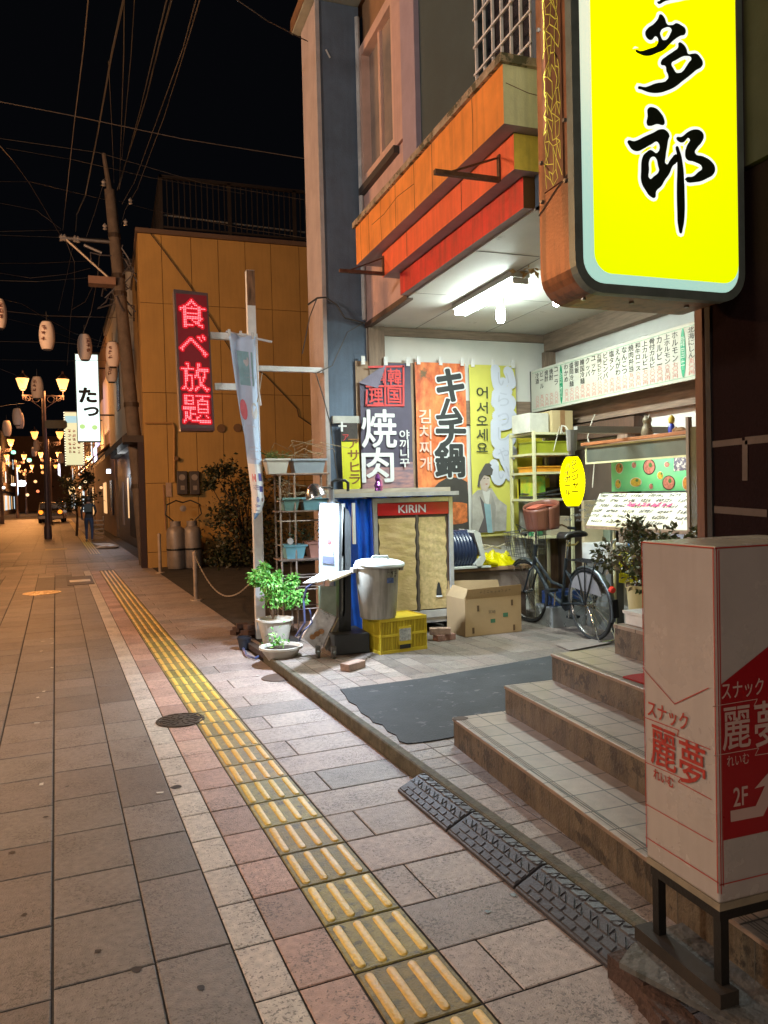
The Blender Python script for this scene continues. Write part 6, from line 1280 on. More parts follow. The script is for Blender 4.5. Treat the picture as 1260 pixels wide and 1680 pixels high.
planter('light blue planter box on the lower tier of the plant shelf', PX_(467), PX_(502), zs[917], .15, M('trough_sky', (.22, .50, .58), .4)); planter('terracotta pink planter box on the lower tier of the plant shelf', PX_(506), PX_(545), zs[917], .17, M('trough_pink', (.55, .27, .20), .5))
r = T('creeper', 'thin dark creeper hanging inside the plant shelf', 'plant', (2.0, 8.1, .9)); m_ = MB(); rr = random.Random(14); leaves(m_, 220, lambda q: (V((q.uniform(xl+.1, xr), 8.08+q.gauss(0, .05), zs[917]+.18+abs(q.gauss(0, .10)))), (0, -.4, .3)), .04, rr); m_.build('foliage', M('leaf_dark', (.04, .08, .04), .5), r)
r = T('scoop', 'small white scoop standing in the light blue planter', 'scoop', tuple(py(476, 888, Yf-.03))); MB().lathe(py(476, 888, Yf-.03), [(0, 0), (.035, 0), (.035, .01), (0, .012)], 14, axis=(.2, -1, .2)).build('head', M('white_plastic', (.7, .7, .72), .4), r)
# cable on the pier
cbp = T('pier_cable', 'slack black cable looping down the edge of the slate pier', 'cable', tuple(py(530, 560, 8.2)))
MB().tube([py(505, 500, 8.2), py(520, 489, 8.2), py(534, 488, 8.2), py(552, 500, 8.2), py(566, 522, 8.2), py(598, 530, 8.2)], .010, 5).tube([py(520, 489, 8.2), py(508, 520, 8.2), py(496, 580, 8.2)], .006, 5).tube([py(518, 612, 8.2), py(530, 650, 8.2), py(543, 700, 8.2), py(550, 760, 8.2), py(556, 790, 8.2)], .007, 5).tube([py(596, 530, 8.2), py(570, 545, 8.2), py(545, 600, 8.2), py(520, 612, 8.2)], .006, 5).build('cable', M('cable_dark', (.07, .065, .06), .5), cbp)
sc_ = T('scrap_tape', 'scrap of white tape high on the slate pier', 'tape', tuple(py(538, 88, 8.29))); MB().strip([py(535, 82, 8.285), py(538, 88, 8.285), py(541, 94, 8.285)], .02, (0, -1, 0)).build('tape', wh, sc_)
# ================================================================== OCHRE HOUSE
oc = M('ochre_panel_wall', (.44, .25, .07), .75, var=.14, vs=1.2, bump=.12, bs=20, streak=.07)
OY = 18.0; ox0 = gz(244, 932).x; oz = py(300, 388, OY).z
oh = T('ochre_house', 'ochre panelled house with a roof railing beyond the parking strip', 'building', (ox0, OY, 0))
xs = [ox0]+[py(x, 700, OY).x for x in (274, 322, 366, 410, 452, 498, 545, 590)]+[7.2]; zz = [0, .35]+[py(300, y, OY).z for y in (792, 645, 500)]+[oz]
core = M('panel_gap', (.10, .05, .015), .9)
B('core', (ox0+.02, OY+.03, 0), (7.2, OY+5, oz-.02), core, oh)
m_ = MB()
for i in range(len(xs)-1):
    for j in range(len(zz)-1): m_.box((xs[i]+.006, OY-.0, zz[j]+(.006 if j else 0)), (xs[i+1]-.006, OY+.028, zz[j+1]-.006))
m_.build('wall_panels', oc, oh)
m_ = MB()
for j in range(len(zz)-1): m_.box((ox0-.012, OY+.03, zz[j]+.005), (ox0+.019, OY+4.98, zz[j+1]-.005))
m_.build('side_wall', oc, oh)
B('parapet_cap', (ox0-.06, OY-.06, oz), (7.25, OY+5, oz+.10), M('cap_brown', (.12, .07, .045), .7), oh)
ra = M('railing_brown', (.022, .014, .01), .6, metal=.2); m_ = MB()
rz0, rz1 = oz+.10, oz+1.35; rx0 = py(265, 350, OY).x; x = rx0
while x < 7: m_.box((x, OY+.12, rz0+.12), (x+.022, OY+.14, rz1-.04)); x += .128
for x in (rx0, py(378, 350, OY).x, py(485, 350, OY).x, 6.8): m_.box((x-.04, OY+.10, rz0), (x+.04, OY+.18, rz1))
m_.box((rx0-.03, OY+.10, rz1-.04), (7.1, OY+.18, rz1+.03)); m_.box((rx0, OY+.11, rz0+.1), (7.1, OY+.16, rz0+.14))
for k in range(30): m_.box((rx0-.01, OY+.2+k*.15, rz0+.1), (rx0+.012, OY+.23+k*.15, rz1-.04))
m_.box((rx0-.03, OY+.1, rz1-.04), (rx0+.03, OY+4.8, rz1+.03)); m_.build('roof_railing', ra, oh)
MB().tube([(rx0, OY+.22, rz0+.42), (4, OY+.22, rz0+.34), (7, OY+.22, rz0+.25)], .02, 6).build('roof_pipe', M('pipe_grey', (.2, .19, .18), .5), oh)
mp_ = M('pipe_ochre', (.42, .22, .07), .6); m_ = MB(); m_.tube([py(238, 694, OY-.05), py(283, 694, OY-.05), py(286, 700, OY-.05), py(286, 790, OY-.05)], .022, 6); m_.build('service_pipe', mp_, oh)
m_ = MB(); m_.tube([py(268, 795, OY-.04), py(272, 870, OY-.04), py(300, 872, OY-.04)], .012, 5); m_.build('gas_pipe', M('pipe_rust', (.30, .15, .07), .6), oh)
for x0, x1 in ((290, 308), (311, 328)):
    a, b = py(x0, 773, OY-.14), py(x1, 811, OY-.14); o = B('meter_box', (a.x, OY-.14, b.z), (b.x, OY-.001, a.z), M('meter_dark', (.07, .05, .04), .5, var=.3), oh, bevel=.01); c_ = (a+b)/2
    MB().cyl((c_.x, OY-.15, a.z-.14), (c_.x, OY-.14, a.z-.14), .07, n=14).build('dial', M('dial', (.30, .24, .2), .3), o); B('plate', (c_.x-.04, OY-.148, b.z+.1), (c_.x+.05, OY-.141, b.z+.2), M('dial', (.30, .24, .2), .3), o)
a, b = py(272, 792, OY-.06), py(282, 815, OY-.06); B('notice', (a.x, OY-.03, b.z), (b.x, OY-.002, a.z), M('notice_pale', (.42, .28, .2), .6, var=.3), oh)
a, b = py(285, 748, OY-.06), py(293, 756, OY-.06); MB().cyl(py(289, 752, OY-.001), py(289, 752, OY-.12), .05, n=10).cyl(py(363, 703, OY-.001), py(363, 703, OY-.03), .10, n=12).cyl(py(390, 702, OY-.001), py(390, 702, OY-.03), .10, n=12).build('wall_vent', M('vent_brown', (.16, .08, .03), .7), oh)
cbh = T('wall_cable', 'long dark cable sagging diagonally across the ochre house', 'cable', tuple(py(380, 580, 15)))
MB().tube([py(246, 382, 17.96), py(275, 420, 17.96), py(312, 470, 17.96), py(345, 520, 17.96), py(385, 585, 17.96), py(435, 615, 17.96), py(487, 670, 17.96), py(490, 683, 17.96), py(500, 690, 17.96), py(522, 705, 17.96)], .011, 5).build('cable', M('cable_brown', (.05, .025, .012), .7), cbh)
dkm = M('dark_red_door', (.035, .012, .010), .6, var=.4)
B('shutter_case', (gz(232, 928).x-.02, OY+.05, 0), (ox0-.02, OY+.6, py(200, 727, OY+.4).z), dkm, oh); B('canopy', (ox0-.46, OY+.1, py(200, 727, OY+.4).z), (ox0-.02, OY+.9, py(200, 716, OY+.4).z), M('canopy_dark', (.06, .045, .04), .8), oh)
# gas bottles
gm = M('gas_grey', (.30, .25, .22), .5, metal=.3, var=.25)
for i, (x, lb) in enumerate(((290, 'left of the two grey gas bottles chained to the ochre wall'), (317, 'right of the two grey gas bottles chained to the ochre wall'))):
    c = gz(x, 941, 0); c = V((py(x, 930, 17.3).x, 17.3, 0)); r = T('gas_bottle', lb, 'gas bottle', tuple(c), group='gas bottles'); R0 = .20
    MB().lathe(c, [(0, .04), (R0*.9, .02), (R0*.95, .06), (R0, .10), (R0, .78), (R0*.9, .88), (R0*.5, .95), (R0*.2, .97)], 20).build('body', gm, r, smooth=True); MB().lathe(c, [(R0*.55, .90), (R0*.58, 1.05), (R0*.52, 1.05), (R0*.5, .92)], 16).build('collar', gm, r, smooth=True); MB().cyl(c+V((0, 0, .96)), c+V((0, 0, 1.06)), .025, n=8).build('valve', M('brass', (.5, .4, .15), .4, metal=.8), r)
    MB().lathe(c, [(R0+.004, .42), (R0+.008, .44), (R0+.004, .46)], 20).build('band', blk, r)
hs = T('gas_hose', 'pair of black gas hoses looping over the gas bottles', 'hose', (1.3, 17.3, 1.0)); m_ = MB()
for x0, x1 in ((1.22, 1.48), (1.62, 1.62)):
    pass
a0, a1 = V((py(290, 900, 17.3).x, 17.3, 1.05)), V((py(317, 900, 17.3).x, 17.3, 1.05)); mid = (a0+a1)/2+V((0, .2, .25))
m_.tube([a0+V((-.05, 0, 0)), a0+V((-.22, 0, .15)), a0+V((-.18, 0, .36)), a0+V((.02, .1, .45)), mid+V((0, 0, .15))], .016, 6).tube([a1+V((.05, 0, 0)), a1+V((.20, 0, .15)), a1+V((.16, 0, .36)), a1+V((-.02, .1, .45)), mid+V((0, 0, .15))], .016, 6); m_.build('hose', M('rubber_hose', (.02, .018, .016), .5), hs); MB().lathe(mid+V((0, 0, .02)), [(0, 0), (.07, .01), (.07, .05), (0, .06)], 12, axis=(0, -1, 0)).build('regulator', gm, hs)
# dark bush at the wall
bs2 = T('dark_bush', 'scraggy dark bush growing against the ochre wall', 'bush', (2.6, 17.2, 0)); m_ = MB(); rr = random.Random(31)
cl2 = []
for x, y, s in ((352, 775, .16), (375, 770, .18), (395, 800, .3), (380, 830, .35), (410, 815, .42), (370, 860, .38), (405, 870, .5), (440, 850, .45), (430, 880, .5), (385, 895, .42), (360, 905, .28), (450, 890, .45), (455, 790, .14), (345, 795, .10), (420, 780, .25), (365, 845, .3), (395, 915, .4), (440, 915, .4)): cl2.append((py(x, y, 17.0+rr.uniform(-.3, .4)), s))
leaves(m_, 3600, lambda q: ((lambda k: (k[0]+V((q.gauss(0, .45), q.gauss(0, .35), q.gauss(0, .40)))*k[1]*1.3, (q.gauss(0, 1), -.5, q.gauss(0, .6))))(q.choice(cl2))), .10, rr, mats=2); m_.build('foliage', [M('leaf_night', (.035, .045, .018), .5, bump=0), M('leaf_night2', (.06, .05, .02), .5, bump=0)], bs2)
b = MB(); base = py(405, 945, 17.1); base.z = 0
for k, s in cl2: b.tube([base, (base+k)/2+V((rr.gauss(0, .12), 0, .2)), k], .03, 5, .006)
b.build('stem', M('stem_dark', (.05, .03, .02), .8), bs2)
wb = T('weed_bank', 'dark strip of weeds along the foot of the ochre wall', 'plants', (4, 17.4, 0)); m_ = MB(); leaves(m_, 900, lambda q: (V((q.uniform(2.0, 7), 17.2+q.gauss(0, .3), abs(q.gauss(0, .16)))), (0, -.3, 1)), .14, rr); m_.build('foliage', M('leaf_night', (.035, .045, .018), .5), wb); tag(wb, kind='stuff')
# chain posts
pst = M('post_pale', (.42, .32, .24), .6, var=.4)
posts = []
for x, y, lb in ((322, 985, 'near one of the two short chain posts at the edge of the parking strip'), (263, 940, 'far one of the two short chain posts, by the gas bottles')):
    c = gz(x, y); r = T('chain_post', lb, 'bollard', tuple(c), group='chain posts'); MB().cyl(c, c+V((0, 0, .72 if x > 300 else .8)), .035, n=10).lathe(c+V((0, 0, .72 if x > 300 else .8)), [(.035, 0), (.03, .02), (0, .035)], 10).build('post', pst, r, smooth=True); MB().lathe(c, [(0, .02), (.09, .02), (.10, 0)], 12).build('foot', pst, r); posts.append(c)
ch_ = T('chain', 'thin pale chain sagging from the near chain post to the white post', 'chain', tuple(posts[0])); m_ = MB(); A, B2 = posts[0]+V((0, 0, .68)), V((px0, py0, .72)); n = 60
for i in range(n):
    t = i/n; p = A.lerp(B2, t)-V((0, 0, .42*math.sin(math.pi*t)**.9)); t2 = (i+1)/n; p2 = A.lerp(B2, t2)-V((0, 0, .42*math.sin(math.pi*t2)**.9)); m_.tube([p, p2], .007 if i % 2 else .011, 4)
m_.build('links', M('chain_grey', (.45, .38, .3), .5, metal=.4), ch_)
# ================================================================== UTILITY POLE
con = M('concrete_pole', (.15, .115, .095), .85, var=.35, vs=5, bump=.25, bs=30)
up_ = T('utility_pole', 'tall leaning concrete utility pole beside the ochre house', 'utility pole', tuple(gz(243, 925)))
pb, ptp = V((gz(243, 925).x-.05, 19.0, 0)), None
Pp = lambda x, y: py(x, y, 19.0)
b0, b1 = Pp(241, 915), Pp(180, 312); b0.z = 0
MB().cyl(b0, b1, .18, .12, 16).cyl(b1, Pp(170, 252), .065, .045, 8).build('shaft', con, up_, smooth=True)
m_ = MB(); 
for y in (388, 452, 480, 658, 790): k = (y-312)/(915-312); c = b1.lerp(b0, k); m_.cyl(c, c+V((0, 0, .10)), .135+.065*k, n=14)
m_.build('band', M('band_dark', (.07, .05, .04), .6, metal=.5), up_)
a, b = Pp(145, 458), Pp(190, 470); B('transformer_box', (a.x, 18.75, b.z-.02), (b.x, 19.1, a.z+.02), M('box_brown', (.26, .15, .11), .7), up_)
m_ = MB(); m_.tube([Pp(98, 390), Pp(182, 397)], .045, 6).tube([Pp(108, 392), Pp(180, 457)], .035, 6).tube([Pp(138, 402), Pp(167, 415)], .04, 6).tube([Pp(189, 385), Pp(194, 440), Pp(200, 480)], .03, 5); m_.build('cross_arm', M('galvanised', (.14, .125, .12), .4, metal=.6, var=.3), up_)
for x, y in ((101, 390), (106, 390), (123, 392), (128, 393), (172, 372), (170, 300), (214, 330), (206, 365)): MB().lathe(Pp(x, y), [(0, -.08), (.05, -.06), (.03, -.02), (.055, .02), (.03, .05), (0, .09)], 8).build('insulator', M('insulator', (.35, .33, .34), .3), up_)
m_ = MB(); rr = random.Random(17)
for k in range(16):
    p = Pp(197+rr.uniform(-4, 14), 400+rr.uniform(0, 80)); pts = [p]; 
    for j in range(4): pts.append(pts[-1]+V((rr.gauss(0, .2), rr.gauss(0, .1), rr.gauss(-.12, .2))))
    m_.tube(pts, .018, 4)
m_.build('wire_tangle', M('tangle', (.09, .085, .10), .5), up_)
# overhead wires
wm = M('overhead_wire', (.022, .018, .016), .6, bump=0); wm2 = M('overhead_wire_pale', (.06, .047, .04), .6, bump=0)
ORD = ['first', 'second', 'third', 'fourth', 'fifth', 'sixth', 'seventh', 'eighth', 'ninth', 'tenth', 'eleventh', 'twelfth', 'thirteenth', 'fourteenth', 'fifteenth', 'sixteenth']; WN = {}
def wire(pts, r, pale=0, label='', grp='overhead wires'):
    WN[label] = WN.get(label, -1)+1; label = label % ORD[WN[label]]; r *= .8
    P_ = [at(*p) for p in pts]; out = []
    for i in range(len(P_)-1):
        for k in range(5): out.append(P_[i].lerp(P_[i+1], k/5))
    out.append(P_[-1]); m_ = MB(); m_.tube(out, r*.75, 4); o = m_.build('overhead_wire', wm2 if pale else wm, org=tuple(P_[len(P_)//2])); tag(o, label, 'wire', grp)
LW = '%s from the left of the wires fanning from the top edge to the pole'; CW = '%s from the top of the wires crossing the night sky sideways'; DW = '%s from the left of the wires drooping among the paper lanterns'
for pts, r, p in sorted((
    ([(147, -25, 7.5), (137, 80, 9.5), (122, 200, 13), (108, 330, 17.5), (103, 378, 18.8)], .013, 1), ([(208, -25, 7.5), (183, 90, 9.5), (160, 220, 13.5), (140, 320, 17), (126, 352, 18), (124, 380, 18.8)], .022, 0),
    ([(173, 290, 18.5), (155, 350, 19), (142, 388, 19)], .012, 1), ([(204, -25, 7.5), (203, 90, 9.5), (200, 180, 13), (196, 310, 18)], .012, 0), ([(222, -25, 7.5), (215, 90, 10), (205, 200, 14), (200, 260, 17)], .010, 0),
    ([(288, -25, 6.5), (262, 70, 8.5), (240, 160, 11.5), (215, 240, 15), (192, 312, 18)], .016, 0), ([(280, -25, 6.5), (256, 70, 8.5), (230, 180, 12), (195, 310, 18)], .012, 0),
    ([(328, -25, 6.5), (300, 80, 8.5), (260, 190, 12), (220, 300, 16.5), (200, 335, 18)], .010, 1), ([(335, -25, 6.5), (310, 60, 8.5), (270, 190, 12), (225, 310, 16.5), (205, 345, 18), (198, 372, 18)], .010, 1), ([(178, 100, 9), (183, 200, 13), (187, 300, 18)], .008, 0)), key=lambda q: q[0][0][0]): wire(pts, r, p, LW)
for pts, r, p in sorted((
    ([(-15, 164, 12), (120, 190, 12.2), (300, 228, 12), (512, 262, 11)], .010, 1), ([(-15, 225, 14), (160, 250, 14), (330, 300, 14), (512, 330, 13)], .008, 0), ([(10, 243, 16), (120, 262, 17), (250, 292, 17), (400, 318, 17)], .010, 0), ([(-15, 222, 14), (20, 262, 16), (48, 300, 17), (100, 388, 18.7)], .014, 1),
    ([(-15, 298, 15), (50, 298, 16), (120, 315, 17.5), (176, 328, 18.8)], .014, 1), ([(360, -20, 7), (440, 35, 7.3), (505, 68, 8)], .009, 1), ([(-15, 380, 17), (70, 378, 18), (100, 378, 18.7)], .010, 0), ([(-15, 432, 16), (60, 432, 17.5), (150, 428, 19)], .014, 1),
    ([(-15, 460, 18), (60, 462, 18), (150, 455, 19)], .012, 0), ([(-15, 385, 17), (60, 388, 18), (180, 392, 19)], .010, 0), ([(-15, 508, 20), (80, 518, 21), (222, 522, 20)], .016, 1), ([(-15, 560, 22), (100, 562, 22), (225, 575, 22)], .014, 1), ([(-15, 590, 24), (110, 592, 24), (225, 590, 24)], .012, 0), ([(-15, 330, 16), (60, 345, 17), (100, 376, 18.7)], .010, 0), ([(195, 330, 18.8), (250, 345, 17), (400, 375, 14), (512, 392, 12)], .010, 0), ([(0, 448, 17), (50, 456, 18), (110, 450, 18.6), (148, 440, 19)], .012, 1)), key=lambda q: sum(z[1] for z in q[0])/len(q[0])): wire(pts, r, p, CW)
for pts, r, p in sorted((
    ([(108, 395, 18.8), (122, 430, 19), (122, 470, 20), (116, 520, 21), (110, 600, 24)], .014, 1), ([(120, 402, 18.8), (110, 450, 20), (96, 510, 22)], .010, 1), ([(163, 418, 18.8), (160, 455, 19), (150, 510, 20), (135, 550, 20)], .022, 1), ([(152, 470, 19), (140, 495, 19.4), (118, 508, 19.8)], .012, 1), ([(185, 465, 19), (178, 510, 21), (160, 570, 24)], .012, 1),
    ([(192, 490, 19), (182, 530, 22), (166, 575, 24)], .012, 1), ([(0, 490, 17), (35, 498, 18), (75, 522, 19), (120, 546, 20), (165, 560, 22), (225, 580, 24)], .010, 1), ([(0, 520, 20), (60, 535, 21), (130, 560, 22), (225, 570, 24)], .010, 0), ([(0, 605, 24), (25, 615, 24), (37, 628, 24)], .010, 1), ([(-5, 668, 28), (15, 664, 29), (40, 662, 32)], .014, 1)), key=lambda q: q[0][0][0]): wire(pts, r, p, DW)
# ================================================================== PAPER LANTERNS OVER THE STREET
pap = M('paper_white', (.95, .80, .74), .7, var=.06, bump=.05); pink_ = M('lantern_brush', (.25, .10, .09), .7)
LN = [(-3, 515, 16.5, .95, 'leftmost, cut off by the picture edge'), (77, 551, 17.5, 1, 'white paper lantern hanging highest, straight over the left street lamp head'), (139, 570, 19, 1, 'paper lantern half in front of the top of the white shop sign'), (185, 582, 19.5, 1, 'upper of the two paper lanterns right of the white shop sign'), (183, 609, 22, 1, 'lower of the two paper lanterns right of the white shop sign'), (61, 636, 22.5, 1, 'paper lantern between the two heads of the nearest street lamp'), (28, 684, 29, 1, 'upper of the overlapping pair of small lanterns left of the lamp pole'), (32, 690, 30, 1, 'lower of the overlapping pair of small lanterns left of the lamp pole'), (11, 703, 31, 1, 'small paper lantern lowest at the far left'), (60, 731, 44, 1, 'tiny lantern just left of the nearest lamp pole, upper one'), (56, 741, 50, 1, 'tiny lantern just left of the nearest lamp pole, lower one'), (100, 752, 48, 1, 'tiny paper lantern between the lamp pole and the column sign')]
for i, (x, y, d, s, lb) in enumerate(LN):
    c = at(x, y, d); lb = lb if 'lantern' in lb else 'paper lantern '+lb
    r = T('paper_lantern', lb, 'lantern', tuple(c), group='paper lanterns strung over the street'); prof = []
    for k in range(21): t = k/20; prof.append((.17*(math.sin(math.pi*(.06+.88*t)))**.28*(1+.012*math.cos(k*math.pi)), -.31+.62*t))
    MB().lathe(c, prof, 18).build('paper', pap, r, smooth=True); MB().cyl(c+V((0, 0, .29)), c+V((0, 0, .33)), .09, n=12).cyl(c+V((0, 0, -.33)), c+V((0, 0, -.29)), .09, n=12).build('ring', M('ring_dark', (.06, .04, .03), .6), r)
    MB().tube([c+V((0, 0, .33)), c+V((0, 0, .55))], .008, 4).build('hook', wm, r)
    if i < 6:
        t = MB(); n0 = V((-.35 if i != 2 else .5, -1, 0)).normalized() if i else V((.4, -1, 0)).normalized(); uu_ = V((-n0.y, n0.x, 0))
        for q_ in range(3): scrawl(t, c+n0*.180+V((0, 0, .15-.12*q_)), uu_, UZ, .11, .10, R_, .006, 5, .16)
        t.build('brush_marks', pink_, r)
# ================================================================== STREET LAMPS
lampg = ME('lamp_glass', (1, .50, .13), GLASS, (.5, .4, .3)); irn = M('lamp_iron', (.10, .075, .085), .5, metal=.4, var=.3)
def lamp_head(c, root):
    h = MB()
    h.lathe(c, [(.12, -.32), (.25, .10), (.12, .20)], 6); o = h.build('lamp_glass', lampg if c.y < 40 else ME('lamp_glass_far', (1, .42, .08), 2.0, (.5, .4, .3)), root)
    m_ = MB(); m_.lathe(c, [(.0, -.38), (.11, -.36), (.11, -.30), (.0, -.30)], 6).lathe(c, [(.275, .10), (.24, .14), (.05, .32), (.03, .42), (0, .46)], 6)
    m_.build('lamp_cap', irn, root)
def street_lamp(base, h, label, near=False, glow=None):
    r = T('street_lamp', label, 'street lamp', tuple(base), group='twin headed street lamps'); b = V(base)
    MB().lathe(b, [(.15, 0), (.15, .5), (.11, .55), (.09, .9), (.075, h-.75), (.09, h-.7), (.09, h-.4), (0, h-.38)], 14).build('pole', irn, r, smooth=True)
    m_ = MB(); u = V((1, 0, 0))
    m_.box((b.x-.80, b.y-.02, b.z+h-.60), (b.x+.80, b.y+.02, b.z+h-.56))
    for s in (-1, 1):
        for k, rr_k in ((.28, .13), (.58, .10), (.45, .06)):
            c = b+u*s*k+V((0, 0, h-.60-rr_k)); m_.tube([c+V((rr_k*math.cos(t), 0, rr_k*math.sin(t))) for t in [i*math.pi/7 for i in range(15)]], .014, 4)
        m_.tube([b+V((s*.08, 0, h-1.1)), b+V((s*.3, 0, h-.92)), b+V((s*.75, 0, h-.60))], .016, 5); m_.tube([b+V((s*.76, 0, h-.75)), b+V((s*.76, 0, h-.36))], .022, 6)
    m_.build('scroll_arm', irn, r)
    for s in (-1, 1): lamp_head(b+V((s*.76, 0, h)), r)
    if glow:
        for s in (-1, 1):
            l = bpy.data.lights.new('street_light', 'POINT'); l.energy = glow; l.color = (1, .40, .11) if near == 0 or near is False else (1, .50, .20) if near != 2 else (1, .86, .74); l.shadow_soft_size = .22
            lo = bpy.data.objects.new('street_light_glow', l); COL.objects.link(lo); lo.location = b+V((s*.76, -.0, h-.52)); lo.parent = r; lo.matrix_parent_inverse = Matrix.Translation(-b)
    return r
hm = at(70, 622, 31.8).z-.12
street_lamp((-2.56, 34.6, 0), hm, 'nearest twin street lamp in view, with a grey oval plate on its pole', glow=STREET*.4)
op = [o for o in COL.objects if o.get('label', '').startswith('nearest twin street lamp')][0]; c = at(92, 696, 31.7); MB().prism([c+V((-.42, 0, .10)), c+V((-.35, 0, .17)), c+V((.35, 0, .17)), c+V((.42, 0, .10)), c+V((.42, 0, -.10)), c+V((.35, 0, -.17)), c+V((-.35, 0, -.17)), c+V((-.42, 0, -.10))], (0, .03, 0)).build('oval_plate', M('plate_green_grey', (.16, .17, .13), .6), op)
street_lamp(tuple(S(-.35, 55)), 6.0, 'second twin street lamp, just behind the nearest pole', glow=300)
street_lamp(tuple(S(-.35, 78)), 6.0, 'third twin street lamp along the right row', glow=900)
street_lamp(tuple(S(-3.6, 62)), 6.0, 'twin street lamp of the left row nearest the left edge', glow=900); street_lamp(tuple(S(-3.4, 82)), 6.0, 'second twin street lamp of the left row', glow=900); street_lamp(tuple(S(-3.3, 105)), 6.0, 'third twin street lamp of the left row', glow=1600); street_lamp(tuple(S(-.6, 105)), 6.0, 'farthest twin street lamp of the right row')
street_lamp(tuple(S(-4.6, 12.0)), 5.4, 'twin street lamp across the street, outside the left edge', near=1, glow=STREET*1.45)
street_lamp(tuple(S(-6.5, 3.5)), 5.4, 'added unseen twin street lamp across the street, level with the steps', near=2, glow=STREET*.85)  # lamp added to brighten the foreground and the ledge fronts
street_lamp(tuple(S(-3.4, -4.5)), 5.2, 'twin street lamp behind the photographer', near=2, glow=STREET*.50)
# ================================================================== STREET SIDE BUILDINGS
def W3(n, s, z): return S(n, s, z)
def sbox(mb, n0, n1, s0, s1, z0, z1): return mb.prism([S(n0, s0, z0), S(n1, s0, z0), S(n1, s1, z0), S(n0, s1, z0)], (0, 0, z1-z0))
def sb_(name, a, mat, root): m_ = MB(); sbox(m_, *a); return m_.build(name, mat, root)
whw = M('white_render', (.55, .50, .44), .8, var=.12, vs=1.5, streak=.25); tilem = M('roof_tile_dark', (.045, .045, .055), .5, var=.4, vs=6); dwood = M('shopfront_wood', (.018, .007, .005), .5, var=.4)
wbld = T('white_house', 'white rendered house with a dark tiled canopy over a wooden shopfront', 'building', tuple(S(2.2, 24)))
sb_('wall', (2.1, 8, 23.6, 33, 3.2, 8.2), whw, wbld); sb_('shopfront', (2.35, 8, 23.6, 33, 0, 3.2), dwood, wbld); sb_('roof', (2.0, 8, 23.4, 33.2, 8.2, 8.5), tilem, wbld)
m_ = MB(); m_.prism([S(1.35, 23.5, 2.75), S(1.35, 33, 2.75), S(2.1, 33, 3.45), S(2.1, 23.5, 3.45)], (0, 0, .12)); m_.build('tiled_canopy', tilem, wbld)
m_ = MB()
for k in range(32): a, b = S(1.34, 23.6+k*.3, 2.88), S(2.1, 23.6+k*.3, 3.58); m_.tube([a, b], .035, 5)
m_.build('canopy_tile_rows', tilem, wbld)
amb = ME('warm_window', (1, .55, .22), 1.0); redw = ME('red_window', (1, .10, .06), .8); cold = ME('cold_light', (.75, .88, 1), 5)
for a, mt in (((2.33, 2.36, 24.3, 25.0, .5, 2.2), redw), ((2.33, 2.36, 28.0, 28.3, .9, 2.3), amb), ((2.33, 2.36, 30.2, 30.9, .6, 2.2), M('curtain', (.3, .22, .18), .8)), ((2.07, 2.10, 27.2, 28.2, 4.6, 6.8), M('dark_glass', (.04, .035, .045), .15))): sb_('window', a, mt, wbld)
m_ = MB()
for k in range(9): sbox(m_, 2.325, 2.345, 25.2+k*.3, 25.28+k*.3, .3, 2.4)
m_.build('door_slats', dwood, wbld)
B('porch_lamp', tuple(S(1.7, 29, 2.5)), tuple(S(1.7, 29, 2.5)+V((.14, .14, .14))), cold, wbld)
l = bpy.data.lights.new('porch_light', 'POINT'); l.energy = 60; l.color = (.8, .9, 1); lo = bpy.data.objects.new('porch_light_glow', l); COL.objects.link(lo); lo.location = S(1.6, 28.8, 2.3); lo.parent = wbld; lo.matrix_parent_inverse = Matrix.Translation(-S(2.2, 24))
# lit vertical signs
def vsign(name, label, x0, x1, y0, y1, d, mat, rim, parts=None):
    a, b = at((x0+x1)/2, y0, d), at((x0+x1)/2, y1, d); w_ = (x1-x0)/F*d/2; r = T(name, label, 'sign', tuple(b)); B('case', (a.x-w_, a.y, b.z), (a.x+w_, a.y+.28, a.z), rim, r); B('face', (a.x-w_+.03, a.y-.012, b.z+.04), (a.x+w_-.03, a.y-.002, a.z-.04), mat, r); return r, a, b, w_
vs_, a, b, w_ = vsign('white_shop_sign', 'tall glowing white shop sign reading two hiragana characters', 123.5, 160, 580, 725, 28, ME('sign_white_lit', (.80, 1, .93), 1.5), M('sign_case', (.25, .28, .26), .5))
t = MB(); put(t, 'た', (a.x+.0, a.y-.013, b.z+(a.z-b.z)*.53), UX, UZ, .56, .50, .05, .003); put(t, 'つ', (a.x+.10, a.y-.013, b.z+(a.z-b.z)*.345), UX, UZ, .48, .30, .05, .003); t.build('lettering', M('brush_grey', (.05, .05, .05), .6), vs_)
t = MB()
for dx, dz in ((-.22, .56), (.20, .53)): t.quad(*[V((a.x+dx+.10*math.cos(k), a.y-.016, b.z+dz+.09*math.sin(k))) for k in [i*math.pi/6 for i in range(12)]])
t.build('leaf_print', ME('print_lime', (.55, .9, .3), .9), vs_)
m_ = MB(); 
for z in (b.z+1.0, a.z-.5): m_.tube([(a.x+w_, a.y+.14, z), (a.x+1.7, a.y+.14, z)], .03, 5)
m_.build('bracket', irn, vs_)
s2, a, b, w_ = vsign('menu_column_sign', 'yellow green lit column sign with blue top and pink writing behind the white sign', 106, 134, 675, 764, 37, ME('sign_lime_lit', (.80, .85, .50), .85), M('sign_case', (.25, .28, .26), .5))
MB().box((a.x-w_+.04, a.y-.018, a.z-.55), (a.x+w_-.04, a.y-.0125, a.z-.22)).build('blue_band', ME('band_cyan', (.2, .65, .75), .9), s2)
t = MB()
for i in range(3):
    for k in range(6): scrawl(t, (a.x-.2+i*.2, a.y-.013, a.z-.95-k*.2), UX, UZ, .16, .15, R_, .006, 5, .16)
t.build('pink_writing', M('writing_pink', (.6, .15, .12), .6), s2); t = MB()
